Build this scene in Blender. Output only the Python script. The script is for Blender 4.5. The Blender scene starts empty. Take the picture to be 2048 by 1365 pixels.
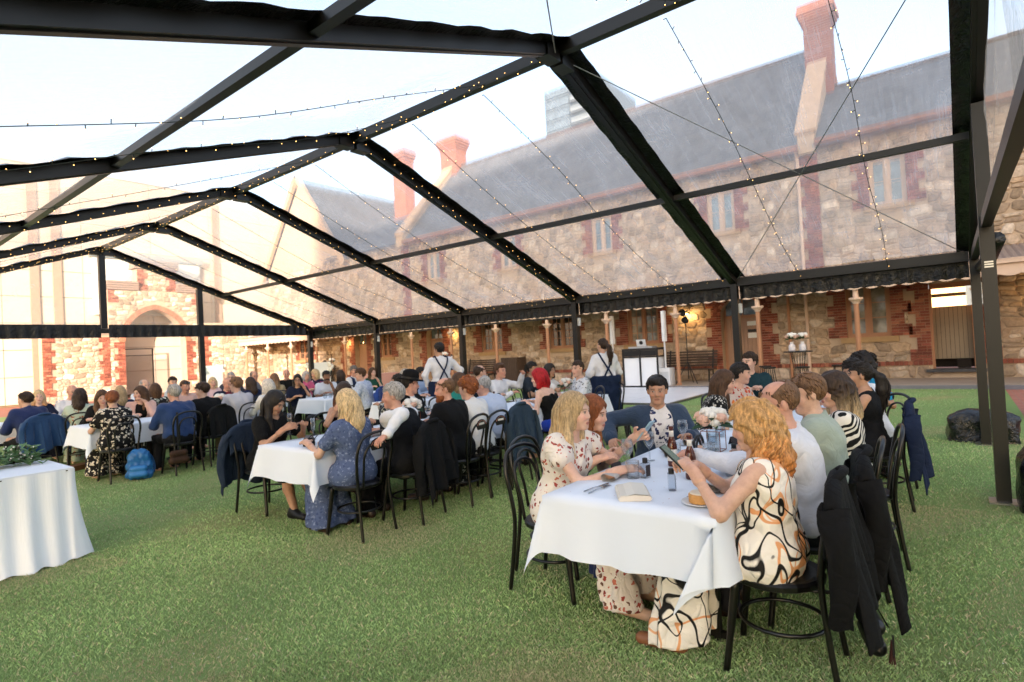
import bpy, math, random
import numpy as np
from mathutils import Vector, Matrix
random.seed(7); rng = np.random.default_rng(7)
S = bpy.context.scene
COL = S.collection
# ------------------------------------------------------------------ camera
EYE = 1.526
cd = bpy.data.cameras.new('camera'); cam = bpy.data.objects.new('camera', cd); COL.objects.link(cam)
cd.sensor_width = 36; cd.lens = 19.894; cd.clip_end = 600; cd.clip_start = 0.05
cd.dof.use_dof = True; cd.dof.focus_distance = 3.6; cd.dof.aperture_fstop = 2.8
_F = Vector((0.79062918, 0.61207513, 0.01641742)); _R = Vector((0.61199285, -0.78911194, -0.05260321)); _U = Vector((0.01924194, -0.05163698, 0.99848053))
cam.matrix_world = Matrix(((_R.x, _U.x, -_F.x, 0), (_R.y, _U.y, -_F.y, 0), (_R.z, _U.z, -_F.z, EYE), (0, 0, 0, 1)))
S.camera = cam
# ------------------------------------------------------------------ sky, sun, exposure
SUN_EL = math.radians(12); SUN_DIR = Vector((0.80, 0.60, 0)).normalized()      # horizontal travel of the light
W = bpy.data.worlds.new('World'); S.world = W; W.use_nodes = True
nt = W.node_tree; nt.nodes.clear()
def wn(t, **k):
    n = nt.nodes.new(t)
    for a, b in k.items(): setattr(n, a, b)
    return n
sky = wn('ShaderNodeTexSky', sky_type='NISHITA', sun_disc=False, sun_elevation=SUN_EL, air_density=1.0, dust_density=3.0, ozone_density=1.0)
sky.sun_rotation = math.atan2(-SUN_DIR.x, -SUN_DIR.y)
tc = wn('ShaderNodeTexCoord'); mp = wn('ShaderNodeMapping'); mp.inputs['Scale'].default_value = (1, 1, 2.6)
no = wn('ShaderNodeTexNoise'); no.inputs['Scale'].default_value = 2.0; no.inputs['Detail'].default_value = 6; no.inputs['Roughness'].default_value = .55; no.inputs['Distortion'].default_value = .3
cr = wn('ShaderNodeValToRGB'); cr.color_ramp.elements[0].position = .40; cr.color_ramp.elements[0].color = (.18, .18, .18, 1); cr.color_ramp.elements[1].position = .66
mx = wn('ShaderNodeMix', data_type='RGBA'); mx.inputs[7].default_value = (1.35, 1.39, 1.48, 1)
bg = wn('ShaderNodeBackground'); bg.inputs['Strength'].default_value = .15
ow = wn('ShaderNodeOutputWorld')
L = nt.links.new
L(tc.outputs['Generated'], mp.inputs[0]); L(mp.outputs[0], no.inputs['Vector']); L(no.outputs[0], cr.inputs[0])
L(cr.outputs[0], mx.inputs[0]); L(sky.outputs[0], mx.inputs[6]); L(mx.outputs[2], bg.inputs[0]); L(bg.outputs[0], ow.inputs[0])
sd = bpy.data.lights.new('sun', 'SUN'); sd.energy = 2.0; sd.angle = math.radians(.6); sd.color = (1, .88, .76)
so = bpy.data.objects.new('sun', sd); COL.objects.link(so)
_d = Vector((SUN_DIR.x * math.cos(SUN_EL), SUN_DIR.y * math.cos(SUN_EL), -math.sin(SUN_EL)))
so.rotation_euler = _d.to_track_quat('-Z', 'Y').to_euler()
V = S.view_settings; V.view_transform = 'Standard'; V.look = 'None'; V.gamma = 1; V.exposure = 2.38; V.use_curve_mapping = False
cy = S.cycles; cy.max_bounces = 7; cy.diffuse_bounces = 3; cy.glossy_bounces = 3; cy.transmission_bounces = 5; cy.transparent_max_bounces = 28
cy.sample_clamp_indirect = 6; cy.use_denoising = True; cy.caustics_reflective = False; cy.caustics_refractive = True
# ------------------------------------------------------------------ objects
def lin(h):
    h = h.lstrip('#'); o = []
    for i in (0, 2, 4):
        c = int(h[i:i + 2], 16) / 255; o.append(c / 12.92 if c <= .04045 else ((c + .055) / 1.055) ** 2.4)
    return tuple(o) + (1,)
def mk(name, V_, F_, mat=None, parent=None, col=None, smooth=False, kind=None):
    me = bpy.data.meshes.new(name)
    V_ = np.asarray(V_, dtype=np.float32)
    if isinstance(F_, np.ndarray):
        n, k = F_.shape
        me.vertices.add(len(V_)); me.vertices.foreach_set('co', V_.ravel())
        me.loops.add(n * k); me.loops.foreach_set('vertex_index', F_.astype(np.int32).ravel())
        me.polygons.add(n); me.polygons.foreach_set('loop_start', np.arange(0, n * k, k, dtype=np.int32))
        me.update(calc_edges=True); me.validate()
    else:
        me.from_pydata(V_.tolist(), [], F_)
    if col is not None:
        ca = me.color_attributes.new('Col', 'FLOAT_COLOR', 'POINT')
        c = np.asarray(col, np.float32)
        if c.ndim == 1: c = np.tile(c, (len(V_), 1))
        if c.shape[1] == 3: c = np.hstack([c, np.ones((len(c), 1), np.float32)])
        ca.data.foreach_set('color', c.ravel())
    if smooth: me.polygons.foreach_set('use_smooth', np.ones(len(me.polygons), bool))
    if mat: me.materials.append(mat)
    return ob(name, me, parent, kind)
def ob(name, me, parent=None, kind=None):
    o = bpy.data.objects.new(name, me); COL.objects.link(o)
    if parent is not None: o.parent = parent
    if kind: o['kind'] = kind
    return o
def empty(name, loc=(0, 0, 0), rz=0):
    o = ob(name, None); o.location = loc; o.rotation_euler = (0, 0, rz); o.empty_display_size = .1
    return o
def tag(o, label=None, cat=None, group=None, kind=None):
    if label: o['label'] = label
    if cat: o['category'] = cat
    if group: o['group'] = group
    if kind: o['kind'] = kind
    return o
def copytree(o, parent=None):
    c = o.copy(); COL.objects.link(c); c.parent = parent
    for ch in o.children: copytree(ch, c)
    return c
class MB:
    def __init__(s): s.v = []; s.f = []
    def add(s, v, f):
        b = len(s.v); s.v += [tuple(p) for p in v]; s.f += [tuple(b + i for i in q) for q in f]; return s
    def box(s, x0, x1, y0, y1, z0, z1):
        return s.add([(x, y, z) for z in (z0, z1) for y in (y0, y1) for x in (x0, x1)],
                     [(0, 2, 3, 1), (4, 5, 7, 6), (0, 1, 5, 4), (2, 6, 7, 3), (0, 4, 6, 2), (1, 3, 7, 5)])
    def beam(s, a, b, w, h, up=(0, 0, 1)):
        a, b = Vector(a), Vector(b); d = (b - a).normalized(); u = Vector(up); r = d.cross(u).normalized(); u = r.cross(d).normalized()
        P = []
        for p in (a, b):
            for su, sr in ((-1, -1), (-1, 1), (1, 1), (1, -1)): P.append(p + u * su * h / 2 + r * sr * w / 2)
        return s.add(P, [(3, 2, 1, 0), (4, 5, 6, 7), (0, 1, 5, 4), (1, 2, 6, 5), (2, 3, 7, 6), (3, 0, 4, 7)])
    def tube(s, pts, r, n=8, close=False, caps=True):
        pts = [Vector(p) for p in pts]; m = len(pts); rr = r if hasattr(r, '__len__') else [r] * m
        t0 = (pts[1] - pts[0]).normalized(); nrm = t0.orthogonal().normalized(); V_ = []; F_ = []
        for i, p in enumerate(pts):
            if close: t = (pts[(i + 1) % m] - pts[i - 1]).normalized()
            else: t = (pts[min(i + 1, m - 1)] - pts[max(i - 1, 0)]).normalized()
            nrm = (nrm - t * nrm.dot(t)).normalized(); bn = t.cross(nrm)
            for k in range(n):
                a = 2 * math.pi * k / n; V_.append(p + (nrm * math.cos(a) + bn * math.sin(a)) * rr[i])
        for i in range(m if close else m - 1):
            for k in range(n):
                j = (i + 1) % m; F_.append((i * n + k, i * n + (k + 1) % n, j * n + (k + 1) % n, j * n + k))
        if caps and not close: F_ += [tuple(range(n))[::-1], tuple((m - 1) * n + k for k in range(n))]
        return s.add(V_, F_)
    def lathe(s, prof, n=16, c=(0, 0, 0), sx=1, sy=1):
        V_ = [(c[0] + r * sx * math.cos(2 * math.pi * k / n), c[1] + r * sy * math.sin(2 * math.pi * k / n), c[2] + z) for r, z in prof for k in range(n)]
        F_ = [(i * n + k, i * n + (k + 1) % n, (i + 1) * n + (k + 1) % n, (i + 1) * n + k) for i in range(len(prof) - 1) for k in range(n)]
        if prof[0][0] > 1e-4: F_.append(tuple(range(n))[::-1])
        if prof[-1][0] > 1e-4: F_.append(tuple((len(prof) - 1) * n + k for k in range(n)))
        return s.add(V_, F_)
    def ball(s, c, r, n=8, m=6, sx=1, sy=1, sz=1):
        return s.lathe([(r * math.sin(math.pi * i / m) + (1e-5 if i in (0, m) else 0), -sz * r * math.cos(math.pi * i / m)) for i in range(m + 1)], n, c, sx, sy)
    def prism(s, poly, f):      # poly: 2d outline, f(p, k): 3d point of layer k = 0 / 1
        n = len(poly); V_ = [f(p, 0) for p in poly] + [f(p, 1) for p in poly]
        return s.add(V_, [tuple(range(n))[::-1], tuple(range(n, 2 * n))] + [(i, (i + 1) % n, n + (i + 1) % n, n + i) for i in range(n)])
    def build(s, name, mat, parent=None, col=None, smooth=False, kind=None): return mk(name, s.v, s.f, mat, parent, col, smooth, kind)
def catmull(P, n=6, close=False):
    P = [Vector(p) for p in P]; m = len(P); out = []
    for i in range(m if close else m - 1):
        if close: a, b, c, d = P[i - 1], P[i], P[(i + 1) % m], P[(i + 2) % m]
        else: a, b, c, d = P[max(i - 1, 0)], P[i], P[i + 1], P[min(i + 2, m - 1)]
        for k in range(n):
            t = k / n; out.append(.5 * ((2 * b) + (c - a) * t + (2 * a - 5 * b + 4 * c - d) * t * t + (3 * b - a - 3 * c + d) * t ** 3))
    if not close: out.append(P[-1])
    return out
# ------------------------------------------------------------------ materials
class NT:
    def __init__(s, name):
        s.m = bpy.data.materials.new(name); s.m.use_nodes = True; s.t = s.m.node_tree; s.t.nodes.clear()
        s.o = s.n('ShaderNodeOutputMaterial'); s.b = s.n('ShaderNodeBsdfPrincipled'); s.l(s.b.outputs[0], s.o.inputs[0])
    def n(s, t, **k):
        q = s.t.nodes.new(t)
        for a, b in k.items(): setattr(q, a, b)
        return q
    def l(s, a, b): s.t.links.new(a, b)
    def v(s, q, **k):
        for a, b in k.items(): q.inputs[a.replace('_', ' ')].default_value = b
        return q
    def coord(s, scale=(1, 1, 1), kind='Object', rot=(0, 0, 0)):
        c = s.n('ShaderNodeTexCoord'); m = s.n('ShaderNodeMapping'); m.inputs['Scale'].default_value = scale; m.inputs['Rotation'].default_value = rot
        s.l(c.outputs[kind], m.inputs[0]); return m.outputs[0]
    def noise(s, co, scale, detail=3, rough=.55, dist=0):
        q = s.n('ShaderNodeTexNoise'); s.v(q, Scale=scale, Detail=detail, Roughness=rough, Distortion=dist)
        if co is not None: s.l(co, q.inputs['Vector'])
        return q.outputs[0]
    def ramp(s, f, stops, interp='LINEAR'):
        q = s.n('ShaderNodeValToRGB'); e = q.color_ramp.elements; q.color_ramp.interpolation = interp
        while len(e) < len(stops): e.new(.5)
        for i, (p, c) in enumerate(stops):
            e[i].position = p; e[i].color = tuple(c) if len(c) == 4 else tuple(c) + (1,)
        s.l(f, q.inputs[0]); return q.outputs[0]
    def mix(s, f, a, b, mode='MIX'):
        q = s.n('ShaderNodeMix', data_type='RGBA', blend_type=mode)
        for x, i in ((f, 0), (a, 6), (b, 7)):
            if hasattr(x, 'links'): s.l(x, q.inputs[i])
            elif i == 0: q.inputs[0].default_value = x
            else: q.inputs[i].default_value = tuple(x) if len(x) == 4 else tuple(x) + (1,)
        return q.outputs[2]
    def math(s, op, a, b=0.):
        q = s.n('ShaderNodeMath', operation=op)
        for i, x in enumerate((a, b)):
            if hasattr(x, 'links'): s.l(x, q.inputs[i])
            else: q.inputs[i].default_value = x
        return q.outputs[0]
    def attr(s, name='Col'): return s.n('ShaderNodeAttribute', attribute_name=name).outputs['Color']
    def bump(s, h, strength=.3, dist=.01):
        q = s.n('ShaderNodeBump'); s.v(q, Strength=strength, Distance=dist); s.l(h, q.inputs['Height']); s.l(q.outputs[0], s.b.inputs['Normal']); return q.outputs[0]
    def done(s, color=None, rough=.7, metal=0, spec=.4, **k):
        if color is not None:
            if hasattr(color, 'links'): s.l(color, s.b.inputs['Base Color'])
            else: s.b.inputs['Base Color'].default_value = tuple(color) if len(color) == 4 else tuple(color) + (1,)
        s.b.inputs['Roughness'].default_value = rough; s.b.inputs['Metallic'].default_value = metal; s.b.inputs['Specular IOR Level'].default_value = spec
        for a, b in k.items(): s.b.inputs[a.replace('_', ' ')].default_value = b
        return s.m
def scl(c, f): return tuple(min(1, x * f) for x in c[:3]) + (1,)
def M(name, c, rough=.7, var=.18, scale=6, bump=.15, bscale=60, bdist=.004, metal=0, spec=.4, **k):
    """plain material: base colour with soft wear and fine relief"""
    if isinstance(c, str): c = lin(c)
    t = NT(name); co = t.coord()
    col = t.mix(t.noise(co, scale, 4), scl(c, 1 - var), scl(c, 1 + var))
    if bump: t.bump(t.noise(co, bscale, 3), bump, bdist)
    return t.done(col, rough, metal, spec, **k)
def MC(name, rough=.85, bscale=25, bump=.5, bdist=.01, var=.25, scale=9):
    """colour carried by each piece, mottled"""
    t = NT(name); co = t.coord(); n = t.noise(co, scale, 5, .6)
    col = t.mix(1., t.attr(), t.ramp(n, [(.25, (1 - var * 1.3,) * 3), (.75, (1 + var * .6,) * 3)]), 'MULTIPLY')
    t.bump(t.noise(co, bscale, 5, .65), bump, bdist)
    return t.done(col, rough, spec=.25)
# ------------------------------------------------------------------ ground
def lawn_mat():
    t = NT('lawn'); co = t.coord()
    a = t.noise(co, .55, 4, .6); b = t.noise(co, 26, 4, .7)
    g = t.mix(b, lin('6a8749'), lin('98b070'))
    g = t.mix(t.ramp(a, [(.52, (0, 0, 0)), (.72, (.75,) * 3)]), g, lin('a8986a'))
    t.bump(t.noise(co, 160, 3, .7), .8, .02)
    return t.done(g, .9, spec=.15)
def paver_mat():
    t = NT('brick pavers'); co = t.coord()
    q = t.n('ShaderNodeTexBrick'); t.v(q, Color1=lin('9a5a45'), Color2=lin('b0705a'), Mortar=lin('8d7768'), Scale=1., Mortar_Size=.008, Brick_Width=.23, Row_Height=.115)
    t.l(co, q.inputs['Vector']); c = t.mix(t.noise(co, 2, 4), q.outputs[0], lin('a9776a')); t.bump(q.outputs[1], -.3, .005)
    return t.done(c, .9, spec=.15)
MAT_LAWN = lawn_mat(); MAT_PAVER = paver_mat()
MAT_CONC = M('concrete', '9b8d7f', .9, .2, 2, .3, 40)
mk('ground', [(-250, -250, -.012), (250, -250, -.012), (250, 250, -.012), (-250, 250, -.012)], [(0, 1, 2, 3)], MAT_PAVER, kind='structure')
LAWN = [(-11, -9), (6.5, -9), (7.2, -.82), (17.7, -.95), (17.7, 28.6), (-11, 28.6)]
mk('lawn', [(x, y, 0) for x, y in LAWN], [tuple(range(6))], MAT_LAWN, kind='structure')
XW = 20.3
MB().box(17.8, XW + .1, -9, 36, -.05, .1).build('verandah_paving', MAT_CONC, kind='structure')
MB().box(17.68, 17.8, -9, 36, -.05, .085).build('kerb', M('kerb stone', '77757a', .85, .2, 5), kind='structure')
# grass blades
def grass():
    P = []; sz = []
    def zone(n, d0, d1):
        k = 0; d = rng.random(n * 3); d = np.sqrt(d0 * d0 + (d1 * d1 - d0 * d0) * d); a = math.radians(52.3) + (rng.random(n * 3) - .5) * math.radians(100)
        x = d * np.sin(a); y = d * np.cos(a)
        ok = (y > -.7) & (x < 17.6) & (y < 28)
        x, y = x[ok][:n], y[ok][:n]; P.append(np.stack([x, y], 1)); sz.append(np.full(len(x), 1 + max(0, d0 - 3) * .10))
    zone(210000, 1.2, 3.2); zone(260000, 3.2, 6); zone(200000, 6, 11); zone(80000, 11, 19)
    P = np.concatenate(P); s = np.concatenate(sz); n = len(P)
    patch = np.sin(P[:, 0] * 1.9 + 1.3 * np.sin(P[:, 1] * 1.1)) * np.sin(P[:, 1] * 2.3 + P[:, 0] * .7)
    h = (.009 + .015 * rng.random(n)) * (1 - .25 * (patch > .45)) * (1 + .15 * (s - 1)); w = (.0008 + .0008 * rng.random(n)) * s
    an = rng.random(n) * 6.283; la = rng.random(n) * 6.283; ln = h * (.25 + .9 * rng.random(n))
    V_ = np.zeros((n, 4, 3), np.float32)
    dx, dy = np.cos(an) * w, np.sin(an) * w
    V_[:, 0, 0] = P[:, 0] - dx; V_[:, 0, 1] = P[:, 1] - dy; V_[:, 1, 0] = P[:, 0] + dx; V_[:, 1, 1] = P[:, 1] + dy
    mx_, my_ = P[:, 0] + np.cos(la) * ln * .35, P[:, 1] + np.sin(la) * ln * .35
    V_[:, 2, 0] = mx_ + dx * .7; V_[:, 2, 1] = my_ + dy * .7; V_[:, 2, 2] = h * .62
    V_[:, 3, 0] = P[:, 0] + np.cos(la) * ln; V_[:, 3, 1] = P[:, 1] + np.sin(la) * ln; V_[:, 3, 2] = h
    V_[:, :2, 2] = -.002
    b = np.arange(n)[:, None] * 4
    F_ = np.concatenate([b + np.array([0, 1, 2]), b + np.array([0, 2, 3])], 0)
    c = np.zeros((n, 4), np.float32); r = rng.random(n)[:, None]; dry = ((rng.random(n) < .13 + .22 * (patch > .35) + .25 * (patch > .7)))[:, None]
    c[:, :3] = np.where(dry, np.array([.62, .53, .34]) * (.6 + .7 * r), np.array([.33, .47, .19]) * (.45 + 1.0 * r) + np.array([.03, .02, .0]) * rng.random(n)[:, None])
    p2 = np.sin(P[:, 0] * .83 + 1.7 * np.sin(P[:, 1] * .61 + .4)) * np.cos(P[:, 1] * .97 + 1.1 * np.sin(P[:, 0] * .7)) + .5 * np.sin(P[:, 0] * 3.1 + 2 * np.sin(P[:, 1] * 2.7))
    tone = (1 + .17 * p2)[:, None]; dryp = np.clip((patch - .3) * 1.1, 0, .55)[:, None]; c[:, :3] = (c[:, :3] * (1 - dryp) + np.array([.46, .40, .22]) * (.6 + .6 * r) * dryp) * tone; c[:, 3] = 1
    t = NT('grass blades'); t.done(t.attr(), .6, spec=.3)
    mk('grass', V_.reshape(-1, 3), F_, t.m, col=np.repeat(c, 4, 0), kind='stuff')
grass()
# ------------------------------------------------------------------ masonry
MAT_STONE = MC('rubble stone', .9, 22, .6, .012, .35, 9)
MAT_BRICK = MC('red brick', .85, 60, .4, .004, .3, 20)
MAT_MORTAR = M('lime mortar', 'b8a189', .95, .22, 5, .6, 30, .01)
MAT_TIMBER = M('tan painted timber', 'a9795a', .55, .12, 4, .1, 30)
MAT_TIMBERL = M('cream painted timber', 'd3b7a2', .55, .1, 4, .1, 30)
STONES = [lin(c) for c in ('c3ac95', 'b49d86', 'cfbaa4', 'aa937d', 'b09d89', 'c3a78a', '9c8873', 'd5c3b0')]
BRICKS = [lin(c) for c in ('96594a', '8a4e3e', 'a3644f', '8e5444', 'a87058', '7d483b')]
def rnd(a, b): return random.uniform(a, b)
def subtract(a, b, rs):
    iv = [(a, b)]
    for r0, r1 in rs:
        nv = []
        for p, q in iv:
            if r1 <= p or r0 >= q: nv.append((p, q)); continue
            if r0 > p: nv.append((p, r0))
            if r1 < q: nv.append((r1, q))
        iv = nv
    return [i for i in iv if i[1] - i[0] > .05]
def jit(u, v): return u + .035 * math.sin(9 * v + 2.1 * u) + .02 * math.sin(23 * v + 11 * u), v + .03 * math.sin(7.1 * u + 1.3 * v) + .018 * math.sin(19 * u + 5 * v)
def stone_poly(u0, u1, v0, v1, g=.011):
    u0 += g; u1 -= g; v0 += g; v1 -= g; c = min(u1 - u0, v1 - v0) * rnd(.15, .34)
    k = [rnd(.5, 1.4) * c for _ in range(4)]
    p = [(u0 + k[0], v0), (u1 - k[1], v0), (u1, v0 + k[1]), (u1, v1 - k[2]), (u1 - k[2], v1), (u0 + k[3], v1), (u0, v1 - k[3]), (u0, v0 + k[0])]
    return [jit(*q) for q in p]
def stone_mesh(poly, mapf, bulge):
    cu = sum(p[0] for p in poly) / 8; cv = sum(p[1] for p in poly) / 8
    V_ = [mapf(u, v, .004) for u, v in poly]
    V_ += [mapf(cu + (u - cu) * .86 + rnd(-.006, .006), cv + (v - cv) * .86 + rnd(-.006, .006), bulge * rnd(.75, 1.1)) for u, v in poly]
    V_ += [mapf(cu + rnd(-.04, .04), cv + rnd(-.02, .02), bulge * 1.25)]
    F_ = [(i, (i + 1) % 8, 8 + (i + 1) % 8, 8 + i) for i in range(8)] + [(8 + i, 8 + (i + 1) % 8, 16) for i in range(8)]
    return V_, F_
class Masonry:
    """stones and bricks of one wall face; the nearest ones are parts of their own, the rest are joined"""
    def __init__(s, mapf, parent, near_s, near_b, flip=False):
        s.map = mapf; s.par = parent; s.ns = near_s; s.nb = near_b; s.S = MB(); s.Sc = []; s.B = MB(); s.Bc = []; s.ks = 0; s.kb = 0; s.bm = None
        s.flip = flip; s.kb_tint = 1.; s.ks_tint = 1.
    def _f(s, F_): return [f[::-1] for f in F_] if s.flip else F_
    def stone(s, u0, u1, v0, v1):
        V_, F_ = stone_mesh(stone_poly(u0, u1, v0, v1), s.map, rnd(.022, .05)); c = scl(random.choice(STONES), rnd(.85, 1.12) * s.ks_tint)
        if s.ns(u0, v0) and s.ks < 290: s.ks += 1; mk('stone', V_, s._f(F_), MAT_STONE, s.par, c)
        else: s.S.add(V_, s._f(F_)); s.Sc += [c] * len(V_)
    def brick(s, u0, u1, v0, v1, d=.045):
        g = .006; V_ = [s.map(u, v, dd) for dd in (0, d) for v in (v0 + g, v1 - g) for u in (u0 + g, u1 - g)]
        F_ = [(4, 5, 7, 6), (0, 1, 5, 4), (2, 6, 7, 3), (0, 4, 6, 2), (1, 3, 7, 5)]
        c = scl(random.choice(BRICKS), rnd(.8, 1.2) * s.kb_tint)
        if s.nb(u0, v0) and s.kb < 290: s.kb += 1; mk('brick', V_, s._f(F_), MAT_BRICK, s.par, c)
        else: s.B.add(V_, s._f(F_)); s.Bc += [c] * 8
    def bricks(s, u0, u1, v0, v1, odd=0, ch=.085, bl=.235):
        n = max(1, round((v1 - v0) / ch)); h = (v1 - v0) / n
        for i in range(n):
            u = u0; first = bl if (i + odd) % 2 == 0 else bl * .5
            while u < u1 - .01:
                e = min(u + first, u1); e = u1 if u1 - e < .06 else e
                s.brick(u, e, v0 + i * h, v0 + (i + 1) * h); u = e; first = bl
    def rubble(s, u0, u1, v0, v1, blocks, rh=.28):
        v = v0
        while v < v1 - .05:
            h = min(rh, v1 - v)
            for a, b in subtract(u0, u1, [(r[0], r[1]) for r in blocks if r[2] < v + h - .01 and r[3] > v + .01]):
                u = a
                while u < b - .02:
                    w = rnd(.20, .50); e = min(u + w, b); e = b if b - e < .16 else e
                    if h > .25 and random.random() < .45:
                        m = v + h * rnd(.38, .62)
                        if e - u > .42 and random.random() < .6:
                            k = u + (e - u) * rnd(.35, .65); s.stone(u, k, v, m); s.stone(k, e, v, m); s.stone(u, e, m, v + h)
                        else: s.stone(u, e, v, m); s.stone(u, e, m, v + h)
                    else: s.stone(u, e, v, v + h)
                    u = e
            v += h
    def quoin(s, edge, dirn, v0, v1, blocks, rh=.34, wide=.52, slim=.34, k0=0):
        k = k0; v = v0
        while v < v1 - .02:
            h = min(rh, v1 - v); w = wide if k % 2 == 0 else slim
            a, b = (edge, edge + w) if dirn > 0 else (edge - w, edge)
            s.bricks(a, b, v, v + h, k); blocks.append((a, b, v, v + h)); v += h; k += 1
    def finish(s):
        if s.S.f: s.S.build('stonework', MAT_STONE, s.par, s.Sc, kind='stuff')
        if s.B.f: s.B.build('brickwork', MAT_BRICK, s.par, s.Bc, kind='stuff')
def slab(u0, u1, v0, v1, ops, mapf, name, mat, par, d0=-.35, d1=0.):
    us = sorted({u0, u1} | {o[0] for o in ops if u0 < o[0] < u1} | {o[1] for o in ops if u0 < o[1] < u1}); m = MB()
    for a, b in zip(us, us[1:]):
        c = (a + b) / 2
        for p, q in subtract(v0, v1, [(o[2], o[3]) for o in ops if o[0] < c < o[1]]):
            m.add([mapf(u, v, d) for d in (d0, d1) for v in (p, q) for u in (a, b)], [(0, 1, 3, 2), (4, 6, 7, 5), (0, 4, 5, 1), (2, 3, 7, 6), (0, 2, 6, 4), (1, 5, 7, 3)])
    return m.build(name, mat, par)
MAT_GLASS = None
def glass_mat(name, c, rough=.05):
    t = NT(name); co = t.coord(); col = t.mix(t.ramp(t.noise(co, 3.5, 3), [(.35, (0, 0, 0)), (.7, (1, 1, 1))]), scl(lin(c), .5), scl(lin(c), 1.3))
    return t.done(col, rough, spec=.8)
MAT_GLASS_D = glass_mat('dark window glass', '2b2a26'); MAT_GLASS_P = glass_mat('curtained window glass', '6f7c86'); MAT_GLASS_W = glass_mat('blind behind glass', '8a8578')
MAT_SILL = M('sandstone sill', 'a98a63', .9, .2, 6, .4, 30, .006)
def window(par, mapf, u0, u1, v0, v1, glass, rows=3, cols=2, frame=MAT_TIMBER, sill=True):
    """pair of casements: frame, panes, glazing bars, sill"""
    w = MB(); bx = lambda m, a, b, c, d, e, f: m.add([mapf(u, v, dd) for dd in (e, f) for v in (c, d) for u in (a, b)], [(0, 1, 3, 2), (4, 6, 7, 5), (0, 4, 5, 1), (2, 3, 7, 6), (0, 2, 6, 4), (1, 5, 7, 3)])
    t = .075; um = (u0 + u1) / 2
    for a, b, c, d in ((u0, u0 + t, v0, v1), (u1 - t, u1, v0, v1), (u0 + t, u1 - t, v0, v0 + t), (u0 + t, u1 - t, v1 - t, v1), (um - .05, um + .05, v0 + t, v1 - t)): bx(w, a, b, c, d, -.16, -.07)
    fr = w.build('window', frame, par)
    for a, b in ((u0 + t, um - .05), (um + .05, u1 - t)):
        g = MB(); s = MB(); q = .045
        for A, B, C, D in ((a, a + q, v0 + t, v1 - t), (b - q, b, v0 + t, v1 - t), (a + q, b - q, v0 + t, v0 + t + q), (a + q, b - q, v1 - t - q, v1 - t)): bx(s, A, B, C, D, -.15, -.095)
        for i in range(1, rows):
            v = v0 + t + q + (v1 - v0 - 2 * t - 2 * q) * i / rows; bx(s, a + q, b - q, v - .012, v + .012, -.142, -.112)
        for i in range(1, cols):
            u = a + q + (b - a - 2 * q) * i / cols; bx(s, u - .012, u + .012, v0 + t + q, v1 - t - q, -.14, -.114)
        s.build('sash', frame, fr)
        bx(g, a + q, b - q, v0 + t + q, v1 - t - q, -.136, -.126); g.build('pane', glass, fr)
    if sill:
        s = MB(); bx(s, u0 - .18, u1 + .18, v0 - .16, v0 - .002, -.2, .09); s.build('sill', MAT_SILL, fr)
    return fr
# ------------------------------------------------------------------ the two storey stone building along the lawn
bld = empty('stone_building', (XW, 14, 0)); tag(bld, 'two storey rubble stone building with red brick quoins and slate roof beside lawn', 'building')
bld.location = (0, 0, 0)
mapR = lambda u, v, d: (XW - d, u, v)
Y0, Y1 = -9., 28.
gw = [(1.38, 2.52, 1.36, 2.98), (8.67, 9.95, 1.5, 3.0), (12.4, 13.65, 1.5, 3.0), (16.25, 17.5, 1.5, 3.0), (23.95, 24.85, 1.5, 3.0), (-5.6, -4.4, 1.5, 3.0)]
gd = [(-.58, .44, .35, 2.80), (5.02, 6.36, .3, 2.97), (20.06, 21.26, .3, 2.97), (26.1, 27.2, .3, 2.95)]
uw = [(.80, 1.72, 5.3, 6.75), (5.68, 6.6, 5.3, 6.75), (10.4, 11.3, 5.3, 6.75), (15.2, 16.1, 5.3, 6.75), (20.0, 20.9, 5.3, 6.75), (-4.2, -3.3, 5.3, 6.75)]
ops = gw + gd + uw
slab(Y0, Y1, 0, 7.55, ops, mapR, 'wall', MAT_MORTAR, bld)
ms = Masonry(mapR, bld, lambda u, v: -1 < u < 8.8 and .5 < v < 2.9, lambda u, v: -1.2 < u < 7.2 and .5 < v < 2.75)
blk = []
for o in gw: 
    ms.quoin(o[0], -1, max(o[2] - .0, 1.2), 3.1, blk); ms.quoin(o[1], 1, max(o[2] - .0, 1.2), 3.1, blk); blk.append((o[0] - .2, o[1] + .2, o[2] - .2, o[2])); blk.append((o[0], o[1], o[2], 3.1)); blk.append((o[0] - .52, o[0] - .34, 2.98, 3.1))
for o in gd:
    ms.quoin(o[0], -1, .60, 3.1, blk); ms.quoin(o[1], 1, .60, 3.1, blk); blk.append((o[0], o[1], 0, 3.1))
for o in uw:
    ms.quoin(o[0], -1, 5.3, 6.9, blk, .29, .46, .30); ms.quoin(o[1], 1, 5.3, 6.9, blk, .29, .46, .30); blk.append((o[0], o[1], 5.1, 6.9)); blk.append((o[0] - .2, o[1] + .2, 5.12, 5.3))
    ms.bricks(o[0], o[1], 6.76, 6.9)
for u in (3.05, 22.2):                      # brick strips at the party walls
    ms.quoin(u, 1, 3.6, 7.5, blk, .34, .62, .42)
# brick band on the plinth
for a, b in subtract(Y0, Y1, [(o[0], o[1]) for o in gd]):
    u = a
    while u < b - .03:
        e = min(u + .115, b); ms.brick(u, e, .47, .60, .06); u = e
ms.rubble(Y0, Y1, .10, .47, [(o[0], o[1], 0, .5) for o in gd], .37)
ms.rubble(Y0, Y1, .60, 3.1, blk); ms.rubble(Y0, Y1, 3.62, 7.45, blk, .30)
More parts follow.
